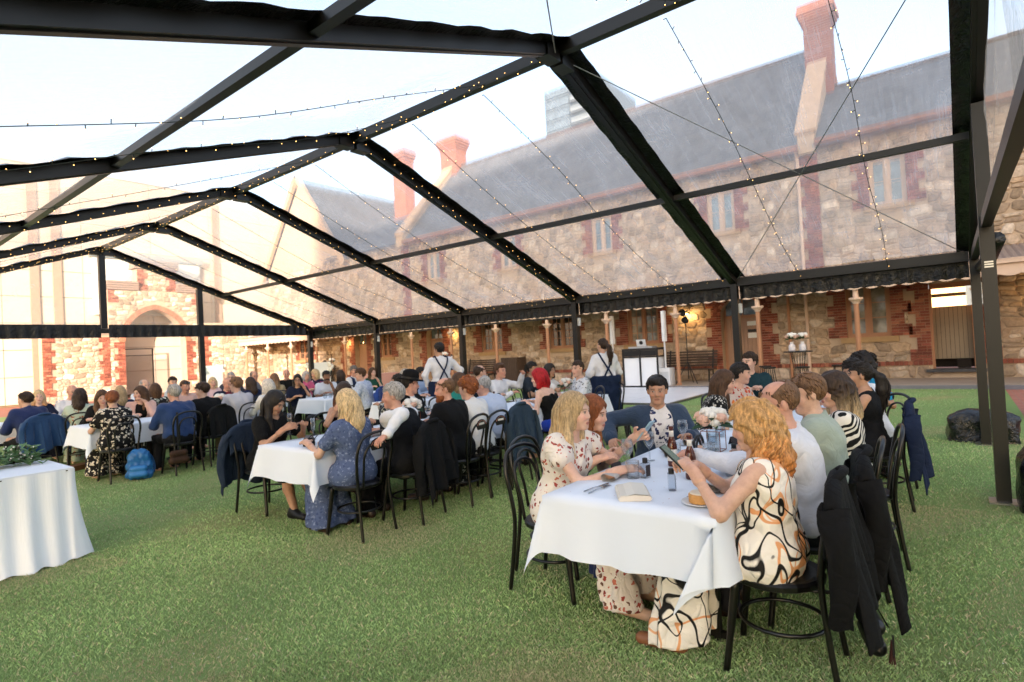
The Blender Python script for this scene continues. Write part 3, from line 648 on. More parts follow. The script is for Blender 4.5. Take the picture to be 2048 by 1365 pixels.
for i in range(5):
    y0, y1 = FY[i] + .055, FY[i + 1] - .055
    MB().beam((XR, y0, ZR - .01), (XR, y1, ZR - .01), .08, .11).build('ridge_beam', MAT_ALU, tent)
    for sd_ in (-1, 1):
        x, z = roofpt(sd_, .505); MB().beam((x, y0, z + .005), (x, y1, z + .005), .065, .065).build('purlin', MAT_ALU, tent)
        xe = XR + sd_ * HALF; MB().beam((xe, y0, ZE), (xe, y1, ZE), .10, .13).build('eave_beam', MAT_ALU, tent)
        # clear roof sheet
        nx, ny = 30, 16; V_ = []
        ph = rnd(0, 6)
        for a in range(nx + 1):
            f = a / nx; x, z = roofpt(sd_, f)
            for b in range(ny + 1):
                g = b / ny; sag = -.055 * math.sin(math.pi * g) * math.sin(math.pi * f) + .012 * math.sin(9 * g + 5 * f + ph) * math.sin(math.pi * g) + .008 * math.sin(31 * f + ph + 4 * g) * math.sin(math.pi * g)
                V_.append((x, FY[i] + 3 * g, z + .09 + sag))
        F_ = [(a * (ny + 1) + b, a * (ny + 1) + b + 1, (a + 1) * (ny + 1) + b + 1, (a + 1) * (ny + 1) + b) for a in range(nx) for b in range(ny)]
        mk('roof_sheet', V_, F_, MAT_VINYL, tent, smooth=True)
        if sd_ > 0 or True:
            n = 60; V_ = []
            for k in range(n + 1):
                y = y0 + (y1 - y0) * k / n; w = .018 * math.sin(k * 1.7 + i) + .012 * math.sin(k * 3.9 + 2 * i)
                for q, z in enumerate((ZE + .07, ZE - .07, ZE - .17, ZE - .27)): V_.append((xe + sd_ * (.056 + q * .004) + w * (q * .4), y, z + (.008 * math.sin(k * 2.3) if q == 3 else 0)))
            F_ = [(4 * k + j, 4 * k + j + 1, 4 * k + j + 5, 4 * k + j + 4) for k in range(n) for j in range(3)]
            mk('valance', V_, F_, MAT_PVC, tent, smooth=True)
            if i in (2, 3):
                MB().beam((xe - .03 * sd_, y0, ZE - .31), (xe - .03 * sd_, y1, ZE - .31), .03, .035).build('lower_rail', MAT_ALU, tent)
# gable ends
for i, y in ((5, FY[5]), (0, FY[0])):
    so_ = 1 if i == 5 else -1
    MB().beam((XL + .06, y, ZE - .01), (XE - .06, y, ZE - .01), .07, .10).build('gable_beam', MAT_ALU, tent)
    for fx in (-.402, 0, .402):
        x = XR + fx * HALF; zt = ZR + (ZE - ZR) * abs(fx) - .06
        if fx == 0: m = MB().box(x - .06, x + .06, y - .05, y + .05, ZE + .045, zt)
        else: m = MB().box(x - .06, x + .06, y - .05, y + .05, 0, zt)
        if i == 0 and fx <= 0: continue
        g = m.build('gable_post', MAT_ALU, tent)
        if fx: MB().box(x - .11, x + .11, y - .1, y + .1, .002, .014).build('base_plate', MAT_BOLT, g)
        if i == 0 and fx > 0:
            for dz in (0, .035, .07): MB().box(x - .064, x - .0605, y - .03, y + .03, 2.02 + dz * .6, 2.032 + dz * .6).build('bolt_head', MAT_BOLT, g)
    if i == 5:
        for s2 in (-1, 1):
            n = 120; V_ = []; a, b = (XL + .06, XR - .07) if s2 < 0 else (XR + .07, XE - .06)
            for k in range(n + 1):
                x = a + (b - a) * k / n; w = .02 * math.sin(k * 1.3) + .012 * math.sin(k * 2.9)
                for q, z in enumerate((ZE + .13, ZE, ZE - .10, ZE - .16)): V_.append((x, y - .06 - w * (.3 + .35 * q), z))
            mk('gable_valance', V_, [(4 * k + j, 4 * k + j + 1, 4 * k + j + 5, 4 * k + j + 4) for k in range(n) for j in range(3)], MAT_PVC, tent, smooth=True)
    for s2 in (-1, 1):
        n = 14; V_ = []
        for k in range(n + 1):
            f = k / n; x, z = roofpt(s2, f)
            for q in range(7): V_.append((x, y + so_ * (.05 + .02 * math.sin(q * 1.1 + k)), ZE + .02 + (z - ZE) * q / 6))
        mk('gable_sheet', V_, [(7 * k + j, 7 * k + j + 1, 7 * k + j + 8, 7 * k + j + 7) for k in range(n) for j in range(6)], MAT_VINYL, tent, smooth=True)
# rolled side curtain and ratchet strap by the near gable post
m = MB(); m.tube([(6.6, -.36, 2.28), (8.0, -.37, 2.24), (9.3, -.36, 2.27)], .07, 10); m.build('rolled_curtain', MAT_PVC, tent, smooth=True)
# wind bracing in the first bay
def cable(a, b, r=.005): return MB().tube([a, b], r, 6).build('brace_cable', M('galvanised cable', '8d8d8a', .4, .1, metal=.6), tent)
e0 = roofpt(1, .03); e1 = roofpt(1, .97)
cable((e0[0], FY[1] - .1, e0[1] - .06), (e1[0], FY[0] + .1, e1[1] - .02)); cable((e0[0], FY[0] + .1, e0[1] - .06), (e1[0], FY[1] - .1, e1[1] - .02))
e0 = roofpt(-1, .03); e1 = roofpt(-1, .97)
cable((e0[0], FY[1] - .1, e0[1] - .06), (e1[0], FY[0] + .1, e1[1] - .02)); cable((e0[0], FY[0] + .1, e0[1] - .06), (e1[0], FY[1] - .1, e1[1] - .02))
# fairy lights
MAT_WIRE = M('dark green wire', '14201a', .6, .1); t = NT('fairy bulb'); t.b.inputs['Emission Color'].default_value = lin('ffbe6a'); t.b.inputs['Emission Strength'].default_value = 1.5; MAT_FAIRY = t.done(lin('ffe2b0'), .4)
def string(P, label, step=.125, sagf=0):
    o = empty('string_lights', P[0]); tag(o, label, 'string lights', 'fairy lights strung under the roof'); b = Vector(P[0])
    pts = [Vector(p) - b for p in catmull(P, 8)]
    MB().tube(pts, .0034, 4, caps=False).build('wire', MAT_WIRE, o)
    m = MB(); st = MB(); acc = 0; k = 0
    for p, q in zip(pts, pts[1:]):
        L_ = (q - p).length; 
        while acc < L_:
            c = p + (q - p) * (acc / L_); a = k * 2.4; u = Vector((.2 * math.cos(a), math.cos(a), math.sin(a))).normalized() * .03
            st.tube([c, c + u], .0035, 3, caps=False); m.ball(c + u * 1.12, .004, 5, 3); acc += step; k += 1
        acc -= L_
    st.build('stems', MAT_WIRE, o, kind='stuff'); m.build('bulbs', MAT_FAIRY, o, kind='stuff')
ORD = ['first', 'second', 'third', 'fourth', 'fifth']
for i in range(5):
    for sd_, sn in ((1, 'right'), (-1, 'left')):
        for j, g in enumerate((.30, .66)):
            y = FY[i] + 3 * g; P = []
            for k in range(5):
                f = .015 + .965 * k / 4; x, z = roofpt(sd_, f); P.append((x, y + rnd(-.05, .05) + (.25 * (f - .5) if sd_ < 0 else 0), z - .05 - .16 * math.sin(math.pi * f) * rnd(.5, 1)))
            string(P, f"{'nearer' if j == 0 else 'farther'} fairy light string on {sn} roof slope in {ORD[i]} bay from camera")
for i in range(2, 6):
    y = FY[i] - .07
    for sd_, sn in ((1, 'right'), (-1, 'left')):
        if sd_ < 0 and i < 4: continue
        P = []
        for k in range(9):
            f = .01 + .97 * k / 8; x, z = roofpt(sd_, f); P.append((x, y + .02 * math.sin(k * 2), z - .03 + .03 * math.sin(k * 1.7)))
        string(P, f'fairy lights wound along {sn} rafter of the {ORD[i - 1]} frame from camera', .10)
for i in range(1, 5):
    P = [(XE - .09, FY[i] + .12 + 2.76 * k / 8, ZE + .04 + .03 * math.sin(k * 2.2)) for k in range(9)]
    string(P, f'fairy lights along the right eave beam in {ORD[i]} bay from camera', .14)
P = [(XR - .06 , FY[1] + .1 + 11.8 * k / 16, ZR - .08 + .02 * math.sin(k * 2.1)) for k in range(17)]; string(P, 'fairy lights running along the ridge beam', .14)
# ------------------------------------------------------------------ bentwood chairs
MAT_BLACKW = M('black lacquered wood', '0c0a09', .32, .2, 6, .08, 40, spec=.5)
def chair_proto():
    o = empty('bentwood_chair')
    m = MB(); m.lathe([(.01, .455), (.17, .448), (.20, .452), (.213, .44), (.213, .42), (.20, .412), (.01, .412)], 22, (0, .0, 0), 1, .98); m.build('seat', MAT_BLACKW, o, smooth=False)
    P = [(.195, -.255, 0), (.185, -.225, .22), (.178, -.205, .44), (.192, -.215, .60), (.20, -.24, .74), (.165, -.262, .845), (.08, -.275, .885), (0, -.278, .893)]
    P = P + [(-x, y, z) for x, y, z in P[-2::-1]]
    m = MB(); m.tube(catmull(P, 5), .0135, 8); m.build('back_hoop', MAT_BLACKW, o, smooth=True)
    P = [(.10, -.185, .43), (.105, -.205, .58), (.115, -.232, .70), (.08, -.255, .78), (0, -.262, .805)]; P = P + [(-x, y, z) for x, y, z in P[-2::-1]]
    m = MB(); m.tube(catmull(P, 5), .0105, 8); m.build('inner_hoop', MAT_BLACKW, o, smooth=True)
    for s in (-1, 1):
        m = MB(); m.tube(catmull([(s * .145, .15, .42), (s * .158, .175, .22), (s * .175, .205, 0)], 4), [.019] * 5 + [.0155] * 4, 8); m.build('leg', MAT_BLACKW, o, smooth=True)
    m = MB(); m.tube([(.185 * math.cos(a), -.02 + .185 * math.sin(a), .225) for a in np.linspace(0, 2 * math.pi, 24, endpoint=False)], .0095, 6, close=True); m.build('ring_stretcher', MAT_BLACKW, o, smooth=True)
    return o
CHAIR = chair_proto(); _used = [False]
def chair(x, y, rz, label):
    o = CHAIR if not _used[0] else copytree(CHAIR); _used[0] = True
    o.location = (x, y, 0); o.rotation_euler = (0, 0, math.radians(rz)); tag(o, label, 'chair', 'black bentwood chairs at the tables'); return o
# ------------------------------------------------------------------ tables and cloths
def cloth_mat(name, c):
    t = NT(name); co = t.coord(); n = t.noise(co, 7, 3, .5, .6); sp = t.n('ShaderNodeSeparateXYZ'); t.l(co, sp.inputs[0]); cr = n
    for k, per in ((0, .61), (1, .46)):          # ironed fold lines
        f_ = t.math('ABSOLUTE', t.math('SUBTRACT', t.math('FRACT', t.math('ADD', t.math('DIVIDE', sp.outputs[k], per), .27)), .5)); cr = t.math('ADD', cr, t.math('MULTIPLY', t.math('LESS_THAN', f_, .012), .35))
    t.bump(cr, .3, .010)
    return t.done(t.mix(t.noise(co, 3, 3), scl(lin(c), .94), lin(c)), .85, spec=.2)
MAT_CLOTH = cloth_mat('white table linen', 'e4eaf4')
MAT_TTOP = M('table board', '7a6450', .7)
def table(x0, x1, y0, y1, where, o=.29, h=.745, seed=0, push=0.):
    t = empty('trestle_table', ((x0 + x1) / 2, (y0 + y1) / 2, 0)); tag(t, 'long trestle table ' + where, 'table', 'long dining tables'); a, b = (x1 - x0) / 2, (y1 - y0) / 2
    MB().box(-a + .01, a - .01, -b + .01, b - .01, h - .04, h - .004).build('table_top', MAT_TTOP, t)
    for sx in (-1, 1):
        m = MB(); x = sx * (a - .42)
        for sy in (-1, 1): m.beam((x, sy * (b - .15), .0), (x, sy * (b - .15), h - .04), .03, .045, (1, 0, 0))
        m.beam((x, -b + .1, .035), (x, b - .1, .035), .03, .03); m.beam((x, -b + .14, h - .06), (x, b - .14, h - .06), .03, .03); m.build('trestle_leg', MAT_STEEL, t)
    # cloth
    r_ = random.Random(seed); ph = [r_.uniform(0, 6.28) for _ in range(6)]
    def axis(L_, n1, n2):
        e = [-L_ - o * (1 - k / n2) for k in range(n2)]; return e + list(np.linspace(-L_, L_, n1)) + [L_ + o * (k + 1) / n2 for k in range(n2)]
    U = axis(a + .006, 22, 9); Vv = axis(b + .006, 10, 9); V_ = []
    for u in U:
        for v in Vv:
            eu = max(0, abs(u) - a - .006); ev = max(0, abs(v) - b - .006); su = math.copysign(1, u); sv = math.copysign(1, v)
            if eu == 0 and ev == 0: V_.append((u, v, h + .0015 * math.sin(5 * u + ph[0]) * math.sin(6 * v))); continue
            x = min(abs(u), a + .006) * su; y = min(abs(v), b + .006) * sv
            dr = math.hypot(eu, ev) if eu and ev else eu + ev
            fl = .10 * dr + .010 * (dr / o)
            wave = .022 * (dr / o) * math.sin((v if eu > ev else u) * 11 + ph[1] + (su + 2 * sv)) + .012 * (dr / o) * math.sin((v if eu > ev else u) * 23 + ph[2])
            if eu and ev:
                th = math.atan2(ev, eu); k = math.sin(2 * th)           # corner fold pushed outward
                out = .012 + fl + .16 * dr * k
                x += su * out * math.cos(th) * (1 if k < .99 else 1); y += sv * out * math.sin(th)
                if push and su < 0 and sv < 0: y += push * dr * k; x -= .10 * dr * k
            elif eu: x += su * (.008 + fl + wave)
            else: y += sv * (.008 + fl + wave)
            V_.append((x, y, h - dr * .985 + .004))
    n = len(Vv); F_ = [(i * n + j, (i + 1) * n + j, (i + 1) * n + j + 1, i * n + j + 1) for i in range(len(U) - 1) for j in range(n - 1)]
    c = mk('tablecloth', V_, F_, MAT_CLOTH, None, smooth=True); c.location = t.location; tag(c, 'white linen cloth draped over table ' + where, 'tablecloth', 'white tablecloths')
TB = [(2.47, 4.92, .86, 1.74, 'nearest the camera, with beer bottles'), (5.52, 7.96, .95, 1.83, 'behind the nearest table, by the man in green'),
      (2.78, 5.22, 4.35, 5.25, 'in mid lawn, with the black purse'), (5.55, 8.0, 4.35, 5.25, 'in front of the red haired guest'),
      (2.62, 5.06, 9.5, 10.4, 'at left, by the blue backpack'), (6.55, 9.0, 9.8, 10.7, 'beyond the strapless guest'),
      (1.95, 4.4, 12.1, 13.0, 'at far left, by the mint dress'), (5.6, 8.05, 12.7, 13.6, 'at the far end of the marquee'), (6.3, 8.7, 7.1, 8.0, 'behind the man in bowler hat')]
for i, q in enumerate(TB): table(*q, seed=i, push=.6 if i == 0 else 0)
# skirted table at the left edge
sk = empty('skirted_table', (.45, 6.2, 0)); tag(sk, 'white skirted table at left edge with leaf garland', 'table')
sx0, sx1, sy0, sy1 = -1.1, 1.01, -.40, .42
MB().box(sx0, sx1, sy0, sy1, .70, .742).build('table_top', MAT_TTOP, sk)
m = MB(); m.box(sx0 - .006, sx1 + .006, sy0 - .006, sy1 + .006, .735, .75); m.build('top_cloth', MAT_CLOTH, sk)
def skirt():
    per = []
    for a, b in (((sx0, sy0), (sx1, sy0)), ((sx1, sy0), (sx1, sy1)), ((sx1, sy1), (sx0, sy1)), ((sx0, sy1), (sx0, sy0))):
        L_ = math.hypot(b[0] - a[0], b[1] - a[1]); n = int(L_ / .016); nx_, ny_ = (b[1] - a[1]) / L_, -(b[0] - a[0]) / L_
        for k in range(n): f = k / n; per.append((a[0] + (b[0] - a[0]) * f, a[1] + (b[1] - a[1]) * f, nx_, ny_))
    V_ = []; n = len(per); rows = 9
    for j in range(rows):
        g = j / (rows - 1)
        for k, (x, y, nx_, ny_) in enumerate(per):
            s_ = .014 + .024 * (.25 + .75 * g) * math.sin(k * .52 + .9 * math.sin(k * .11)) + .022 * g * math.sin(k * .23 + 1.2) + .09 * g * g
            c = 1.0
            V_.append((x + nx_ * s_, y + ny_ * s_, .738 - .73 * g + (.012 * math.sin(k * .5) if j == rows - 1 else 0)))
    F_ = [(j * n + k, j * n + (k + 1) % n, (j + 1) * n + (k + 1) % n, (j + 1) * n + k) for j in range(rows - 1) for k in range(n)]
    t = NT('chiffon skirt'); co = t.coord(); t.bump(t.noise(t.coord((9, 9, .6)), 5, 3), .3, .01); mk('skirt', V_, F_, t.done(lin('eef1f7'), .8, spec=.2), sk, smooth=True)
skirt()
for x in (-.1, .55, .96): MB().box(x, x + .012, sy0 - .022, sy0 - .012, .728, .736).build('skirt_clip', MAT_STEEL, sk)
# ------------------------------------------------------------------ white dance floor and dj set
df = empty('dance_floor', (15.5, 7.8, 0)); tag(df, 'white panelled dance floor on the lawn before the dj booth', 'dance floor')
MATW = M('white floor panel', 'd9dade', .35, .05)
pn = None
for i in range(4):
    for k in range(4):
        if pn is None: pn = MB().box(-.603, .603, -.603, .603, .01, .055).build('floor_panel', MATW, df); q = pn
        else: q = pn.copy(); COL.objects.link(q); q.parent = df
        q.location = (-1.83 + 1.22 * i, -1.72 + 1.22 * k, 0)
m = MB()
for a, b, c, d in ((-2.5, -2.44, -2.4, 2.62), (2.44, 2.5, -2.4, 2.62), (-2.44, 2.44, -2.4, -2.335), (-2.44, 2.44, 2.56, 2.62)): m.box(a, b, c, d, .004, .05)
m.build('edge_trim', M('aluminium trim', '6c6c68', .4, .2, metal=.7), df)
MAT_WPL = M('white speaker plastic', 'd6d7da', .45, .04); MAT_BLKP = M('black plastic', '141416', .45, .1)
def column_speaker(x, y, lab, sub=True):
    o = empty('column_speaker', (x, y, .055)); tag(o, lab, 'speaker', 'white column speakers beside the dj booth')
    if sub:
        MB().box(-.21, .21, -.21, .21, 0, .62).build('subwoofer', MAT_WPL, o); MB().box(-.222, -.2105, -.17, .17, .06, .5).build('grille', M('pale grille', 'b9bcc0', .6, .1, 40), o)
    else: MB().lathe([(.25, 0), (.25, .03), (.03, .05)], 20).build('base', MAT_WPL, o)
    MB().tube([(0, 0, .05 if not sub else .62), (0, 0, 1.5)], .028, 10).build('pole', MAT_WPL, o)
    m = MB(); m.prism([(-.07, -.065), (.07, -.065), (.05, .065), (-.05, .065)], lambda p, k: (p[1] * -1, p[0], 1.5 + 1.02 * k)); m.build('column', MAT_WPL, o)
column_speaker(18.05, 7.55, 'white column speaker on square subwoofer right of the dj booth'); column_speaker(18.4, 9.66, 'white column speaker on thin pole left of the dj booth', False)
dj = empty('dj_booth', (18.0, 8.3, .055)); tag(dj, 'white fronted dj booth with black frame and controller on top', 'dj booth')
m = MB()
for y in (-.62, 0, .62):
    m.beam((-.3, y, 0), (-.3, y, 1.28), .05, .05, (1, 0, 0))
for x in (.3,):
    for y in (-.62, .62): m.beam((x, y, 0), (x, y, 1.28), .05, .05, (1, 0, 0))
for z in (.02, 1.02, 1.26): m.beam((-.3, -.62, z), (-.3, .62, z), .045, .045); m.beam((-.3, -.62, z), (.3, -.62, z), .045, .045)
m.build('frame', MAT_BLKP, dj)
for a, b in ((-.59, -.03), (.03, .59)): MB().box(-.29, -.27, a, b, .05, .99).build('front_panel', M('lit white scrim', 'dfe3ea', .6, .03), dj); MB().box(-.31, -.29, a + .01, b - .01, 1.05, 1.235).build('black_panel', MAT_BLKP, dj)
MB().box(-.26, .28, -.61, -.59, .05, .99).build('side_panel', M('side scrim', 'd5d9e0', .6, .03), dj)
MB().box(-.33, .32, -.65, .65, 1.285, 1.31).build('shelf', MAT_BLKP, dj)
MB().box(-.2, .2, -.42, .45, 1.312, 1.37).build('controller', M('silver controller', 'b6bac0', .35, .1, metal=.5), dj)
lp = empty('laptop', (17.95, 8.32, 1.43)); tag(lp, 'silver laptop with round sticker open on the dj booth', 'laptop')
MB().box(-.02, .2, -.17, .17, 0, .014).build('base', M('silver shell', 'c9ccd0', .3, .05, metal=.6), lp); m = MB(); m.add([(-.02, -.17, .014), (-.02, .17, .014), (-.09, .17, .23), (-.09, -.17, .23), (-.012, -.17, .014), (-.012, .17, .014), (-.082, .17, .23), (-.082, -.17, .23)], [(0, 3, 2, 1), (4, 5, 6, 7), (0, 1, 5, 4), (1, 2, 6, 5), (2, 3, 7, 6), (3, 0, 4, 7)]); sc = m.build('screen_lid', M('silver lid', 'd4d6da', .35, .05), lp)
m = MB(); m.lathe([(.07, 0), (.07, .003)], 24); d = m.build('round_sticker', MAT_BLKP, sc); d.location = (-.058, 0, .122); d.rotation_euler = (0, math.radians(-108) + math.pi, 0)
m = MB(); m.lathe([(.05, .003), (.05, .005)], 24); d2 = m.build('sticker_face', MAT_WPL, d)
# light stand with lamp heads
ls = empty('light_stand', (18.6, 7.0, .1)); tag(ls, 'black tripod light stand with round lamp heads by the verandah post', 'light stand')
for a in (0, 120, 240): MB().tube([(0, 0, .75), (.42 * math.cos(math.radians(a)), .42 * math.sin(math.radians(a)), .01)], .014, 6).build('leg', MAT_BLKP, ls)
MB().tube([(0, 0, .15), (0, 0, 2.3)], .017, 8).build('pole', MAT_BLKP, ls); m = MB(); m.lathe([(.02, -.09), (.1, -.06), (.11, .07), (.09, .08)], 14); q = m.build('lamp_head', MAT_BLKP, ls); q.location = (-.1, .05, 2.38); q.rotation_euler = (0, -1.2, 0); q = copytree(q, ls); q.location = (-.08, -.02, 2.12)
# benches, crate, bar tables, stools
MAT_OAK = M('dark bench timber', '4a3a30', .6, .25, 5, .3, 20); MAT_IRON = M('cast iron', '1c1916', .55, .2)
def bench(y, lab, L_=1.85):
    o = empty('slatted_bench', (19.75, y, .1)); tag(o, lab, 'bench', 'slatted benches on the verandah')
    for k in range(6): MB().box(-.42 + k * .075, -.36 + k * .075, -L_ / 2, L_ / 2, .42, .445).build('seat_slat', MAT_OAK, o)
    for k in range(6):
        x = .06 + .022 * k; z = .52 + k * .095; MB().box(x, x + .025, -L_ / 2, L_ / 2, z, z + .065).build('back_slat', MAT_OAK, o)
    for s in (-.42, .42):
        m = MB(); m.beam((-.4, s * L_, 0), (-.36, s * L_, .42), .05, .04, (0, 1, 0)); m.beam((.12, s * L_, 0), (.03, s * L_, .42), .05, .04, (0, 1, 0)); m.beam((.03, s * L_, .42), (.2, s * L_, 1.1), .05, .04, (0, 1, 0)); m.beam((-.4, s * L_, .40), (.05, s * L_, .40), .05, .04, (0, 1, 0)); m.build('bench_end', MAT_IRON, o)
bench(7.35, 'dark slatted bench under the lit wall lamp'); bench(17.2, 'dark slatted bench below the window behind the waiter'); bench(29.5, 'dark slatted bench at far end of verandah')
cr_ = empty('slatted_bin', (19.4, 15.0, .1)); tag(cr_, 'dark slatted timber bin beside the bench', 'bin')
MB().box(-.33, .33, -.42, .42, .02, 1.08).build('bin_body', MAT_DARK, cr_)
for k in range(9): MB().box(-.365, -.335, -.42 + k * .094, -.35 + k * .094, 0, 1.12).build('slat', MAT_OAK, cr_)
for k in range(7): MB().box(-.33 + k * .094, -.26 + k * .094, -.455, -.425, 0, 1.12).build('slat', MAT_OAK, cr_)
def bar_table(x, y, lab, z0=0.):
    o = empty('bar_table', (x, y, z0)); tag(o, lab, 'bar table', 'round bar tables')
    m = MB(); m.lathe([(.36, 1.06), (.37, 1.075), (.36, 1.09), (.01, 1.09)], 28); m.build('table_top', MAT_BLKP, o)
    m = MB()
    for k in range(14):
        a = 2 * math.pi * k / 14; m.tube([(.2 * math.cos(a), .2 * math.sin(a), .02), (.13 * math.cos(a + .5), .13 * math.sin(a + .5), .6), (.19 * math.cos(a + .3), .19 * math.sin(a + .3), 1.06)], .006, 5)
    m.tube([(.2 * math.cos(a), .2 * math.sin(a), .02) for a in np.linspace(0, 6.28, 24)], .008, 5); m.build('wire_base', MAT_STEEL, o); return o
bar_table(17.2, 3.35, 'black wire bar table with two flower vases on verandah edge'); bar_table(17.6, 25.6, 'far black bar table with flowers near the orange shirt'); bar_table(16.4, 16.2, 'black bar table with white flowers behind the waiter')
def stool(x, y, lab):
    o = empty('bar_stool', (x, y, 0)); tag(o, lab, 'stool', 'black bar stools around the bar table')
    m = MB(); m.lathe([(.15, .66), (.165, .675), (.165, .70), (.01, .705)], 18); m.build('seat', MAT_BLKP, o)
    for k in range(4):
        a = math.pi / 4 + k * math.pi / 2; MB().tube([(.13 * math.cos(a), .13 * math.sin(a), .66), (.24 * math.cos(a), .24 * math.sin(a), 0)], .011, 6).build('leg', MAT_STEEL, o)
    m = MB(); m.tube([(.205 * math.cos(a), .205 * math.sin(a), .2) for a in np.linspace(math.pi / 4, math.pi / 4 + 2 * math.pi, 4, endpoint=False)], .009, 6, close=True); m.build('foot_rail', MAT_STEEL, o)
for x, y, l in ((16.5, 3.95, 'black bar stool left of the bar table'), (17.3, 4.25, 'black bar stool between table and verandah post'), (16.4, 3.1, 'black bar stool in front of the bar table'), (16.9, 2.35, 'black bar stool right of the bar table')): stool(x, y, l)
# flowers
MAT_PETALW = M('white petals', 'e9e4da', .7, .1, 20); MAT_PETALP = M('blush petals', 'e0b59f', .7, .12, 20); MAT_LEAF = M('glossy leaves', '2f5230', .5, .3, 12, .1, 30); MAT_LEAF2 = M('grey green leaves', '6f8a78', .6, .2, 12)
def leaf(m, p, d, l, w):
    d = Vector(d).normalized(); s = d.cross(Vector((0, 0, 1))); s = s.normalized() if s.length > .01 else Vector((1, 0, 0)); u = s.cross(d); p = Vector(p)
    m.add([p, p + d * l * .35 + s * w + u * .1 * l, p + d * l * .75 + s * w * .75 + u * .08 * l, p + d * l, p + d * l * .75 - s * w * .75 + u * .08 * l, p + d * l * .35 - s * w + u * .1 * l, p + d * l * .5], [(0, 1, 6), (1, 2, 6), (2, 3, 6), (3, 4, 6), (4, 5, 6), (5, 0, 6)])
def bloom(m, c, r, n=16):
    c = Vector(c)
    for k in range(n):
        a = k * 2.4; ph = .25 + 1.2 * k / n; d = Vector((math.cos(a) * math.sin(ph), math.sin(a) * math.sin(ph), math.cos(ph) * .9)); s = d.orthogonal().normalized(); u = d.cross(s); q = c + d * r * .8; w = r * .42
        m.add([q + s * w, q + u * w + d * .2 * w, q - s * w, q - u * w + d * .2 * w, q + d * .35 * w], [(0, 1, 4), (1, 2, 4), (2, 3, 4), (3, 0, 4)])
    m.ball(c, r * .72, 8, 5)
def bouquet(par, c, r, blooms, leaves=14, pale=.5):
    m1 = MB(); m2 = MB(); ml = MB(); c = Vector(c)
    for k in range(blooms):
        a = k * 2.4; ph = math.acos(1 - 1.1 * (k + .5) / blooms); p = c + Vector((math.cos(a) * math.sin(ph), math.sin(a) * math.sin(ph), math.cos(ph) * .8)) * r * .75
        bloom(m1 if (k % 10) / 10 < 1 - pale else m2, p, r * rnd(.33, .48))
    for k in range(leaves):
        a = k * 2.4 + .3; leaf(ml, c + Vector((0, 0, -r * .2)), (math.cos(a), math.sin(a), rnd(-.25, .5)), r * rnd(1.1, 1.5), r * .2)
    for mm, mt, nm in ((m1, MAT_PETALW, 'white_blooms'), (m2, MAT_PETALP, 'blush_blooms'), (ml, MAT_LEAF, 'leaves')):
        if mm.f: mm.build(nm, mt, par)
def clear_glass(name, tint=(.93, .95, .96)):
    t = NT(name); t.t.nodes.remove(t.b); tr = t.n('ShaderNodeBsdfTransparent'); tr.inputs[0].default_value = tint + (1,); gl = t.n('ShaderNodeBsdfGlossy'); gl.inputs['Roughness'].default_value = .03
    lw = t.n('ShaderNodeLayerWeight'); lw.inputs[0].default_value = .35; m = t.n('ShaderNodeMixShader'); t.l(t.math('MULTIPLY', lw.outputs['Facing'], .75), m.inputs[0]); t.l(tr.outputs[0], m.inputs[1]); t.l(gl.outputs[0], m.inputs[2]); t.l(m.outputs[0], t.o.inputs[0]); return t.m
MAT_CG = clear_glass('clear drinking glass'); MAT_WATER = clear_glass('water', (.86, .89, .92))
MAT_VASE = M('pale ceramic vase', 'd8d2d4', .3, .08)
for x, y, z, l, s in ((17.12, 3.48, 1.092, 'left flower vase on the verandah bar table', 1), (17.15, 3.22, 1.092, 'right flower vase on the verandah bar table', 1), (17.6, 25.6, 1.092, 'vase of flowers on the far bar table', 1.1), (16.4, 16.2, 1.092, 'white flowers in vase behind the waiter', 1.1)):
    o = empty('flower_vase', (x, y, z)); tag(o, l, 'vase', 'flower vases on bar tables'); m = MB(); m.lathe([(.07, 0), (.09, .03), (.085, .16), (.045, .2), (.045, .25), (.05, .26)], 16); m.build('vase_body', MAT_VASE, o); bouquet(o, (0, 0, .38), .15 * s, 9, 16, .4)
# ------------------------------------------------------------------ weights, bar, signs
MAT_BAG = None
t = NT('black pvc wrap'); co = t.coord(); t.bump(t.noise(co, 7, 4, .6, 1.4), .8, .05); MAT_BAG = t.done(lin('0d0e13'), .22, spec=.6)
def weight(x, y, lx, ly, h, lab, rz=0):
    n, mm = 26, 10; V_ = []; sn = random.Random(int(x * 100))
    for j in range(mm + 1):
        g = j / mm
        for k in range(n):
            a = 2 * math.pi * k / n; c, s = math.cos(a), math.sin(a); e = .45; px = math.copysign(abs(c) ** e, c); py = math.copysign(abs(s) ** e, s)
            b = (1 - .55 * max(0, (g - .72) / .28) ** 2) * (1 + .05 * math.sin(a * 5 + g * 4) + .03 * math.sin(a * 11 - 6 * g))
            V_.append((lx * px * b, ly * py * b, h * g * (1 + .06 * math.sin(a * 3))))
    F_ = [(j * n + k, j * n + (k + 1) % n, (j + 1) * n + (k + 1) % n, (j + 1) * n + k) for j in range(mm) for k in range(n)] + [tuple(mm * n + k for k in range(n))]
    o = mk('ballast_weight', V_, F_, MAT_BAG, None, smooth=True); o.location = (x, y, 0); o.rotation_euler = (0, 0, rz); tag(o, lab, 'weight', 'black wrapped tent weights')
weight(9.72, -.27, .20, .37, .40, 'black wrapped ballast block at foot of the corner tent post'); weight(6.25, -.58, .26, .20, .52, 'black wrapped ballast bag at right edge beside the near post')
bar = empty('bar_counter', (12.3, -1.75, 0)); tag(bar, 'black cloth covered bar counter at right edge with stacked glasses', 'bar')
MB().box(-.4, .4, -1.3, .62, 0, 1.08).build('counter', M('black bar cloth', '111013', .8, .2), bar); MB().box(-.43, .43, -1.34, .66, 1.085, 1.11).build('bar_top', MAT_BLKP, bar)
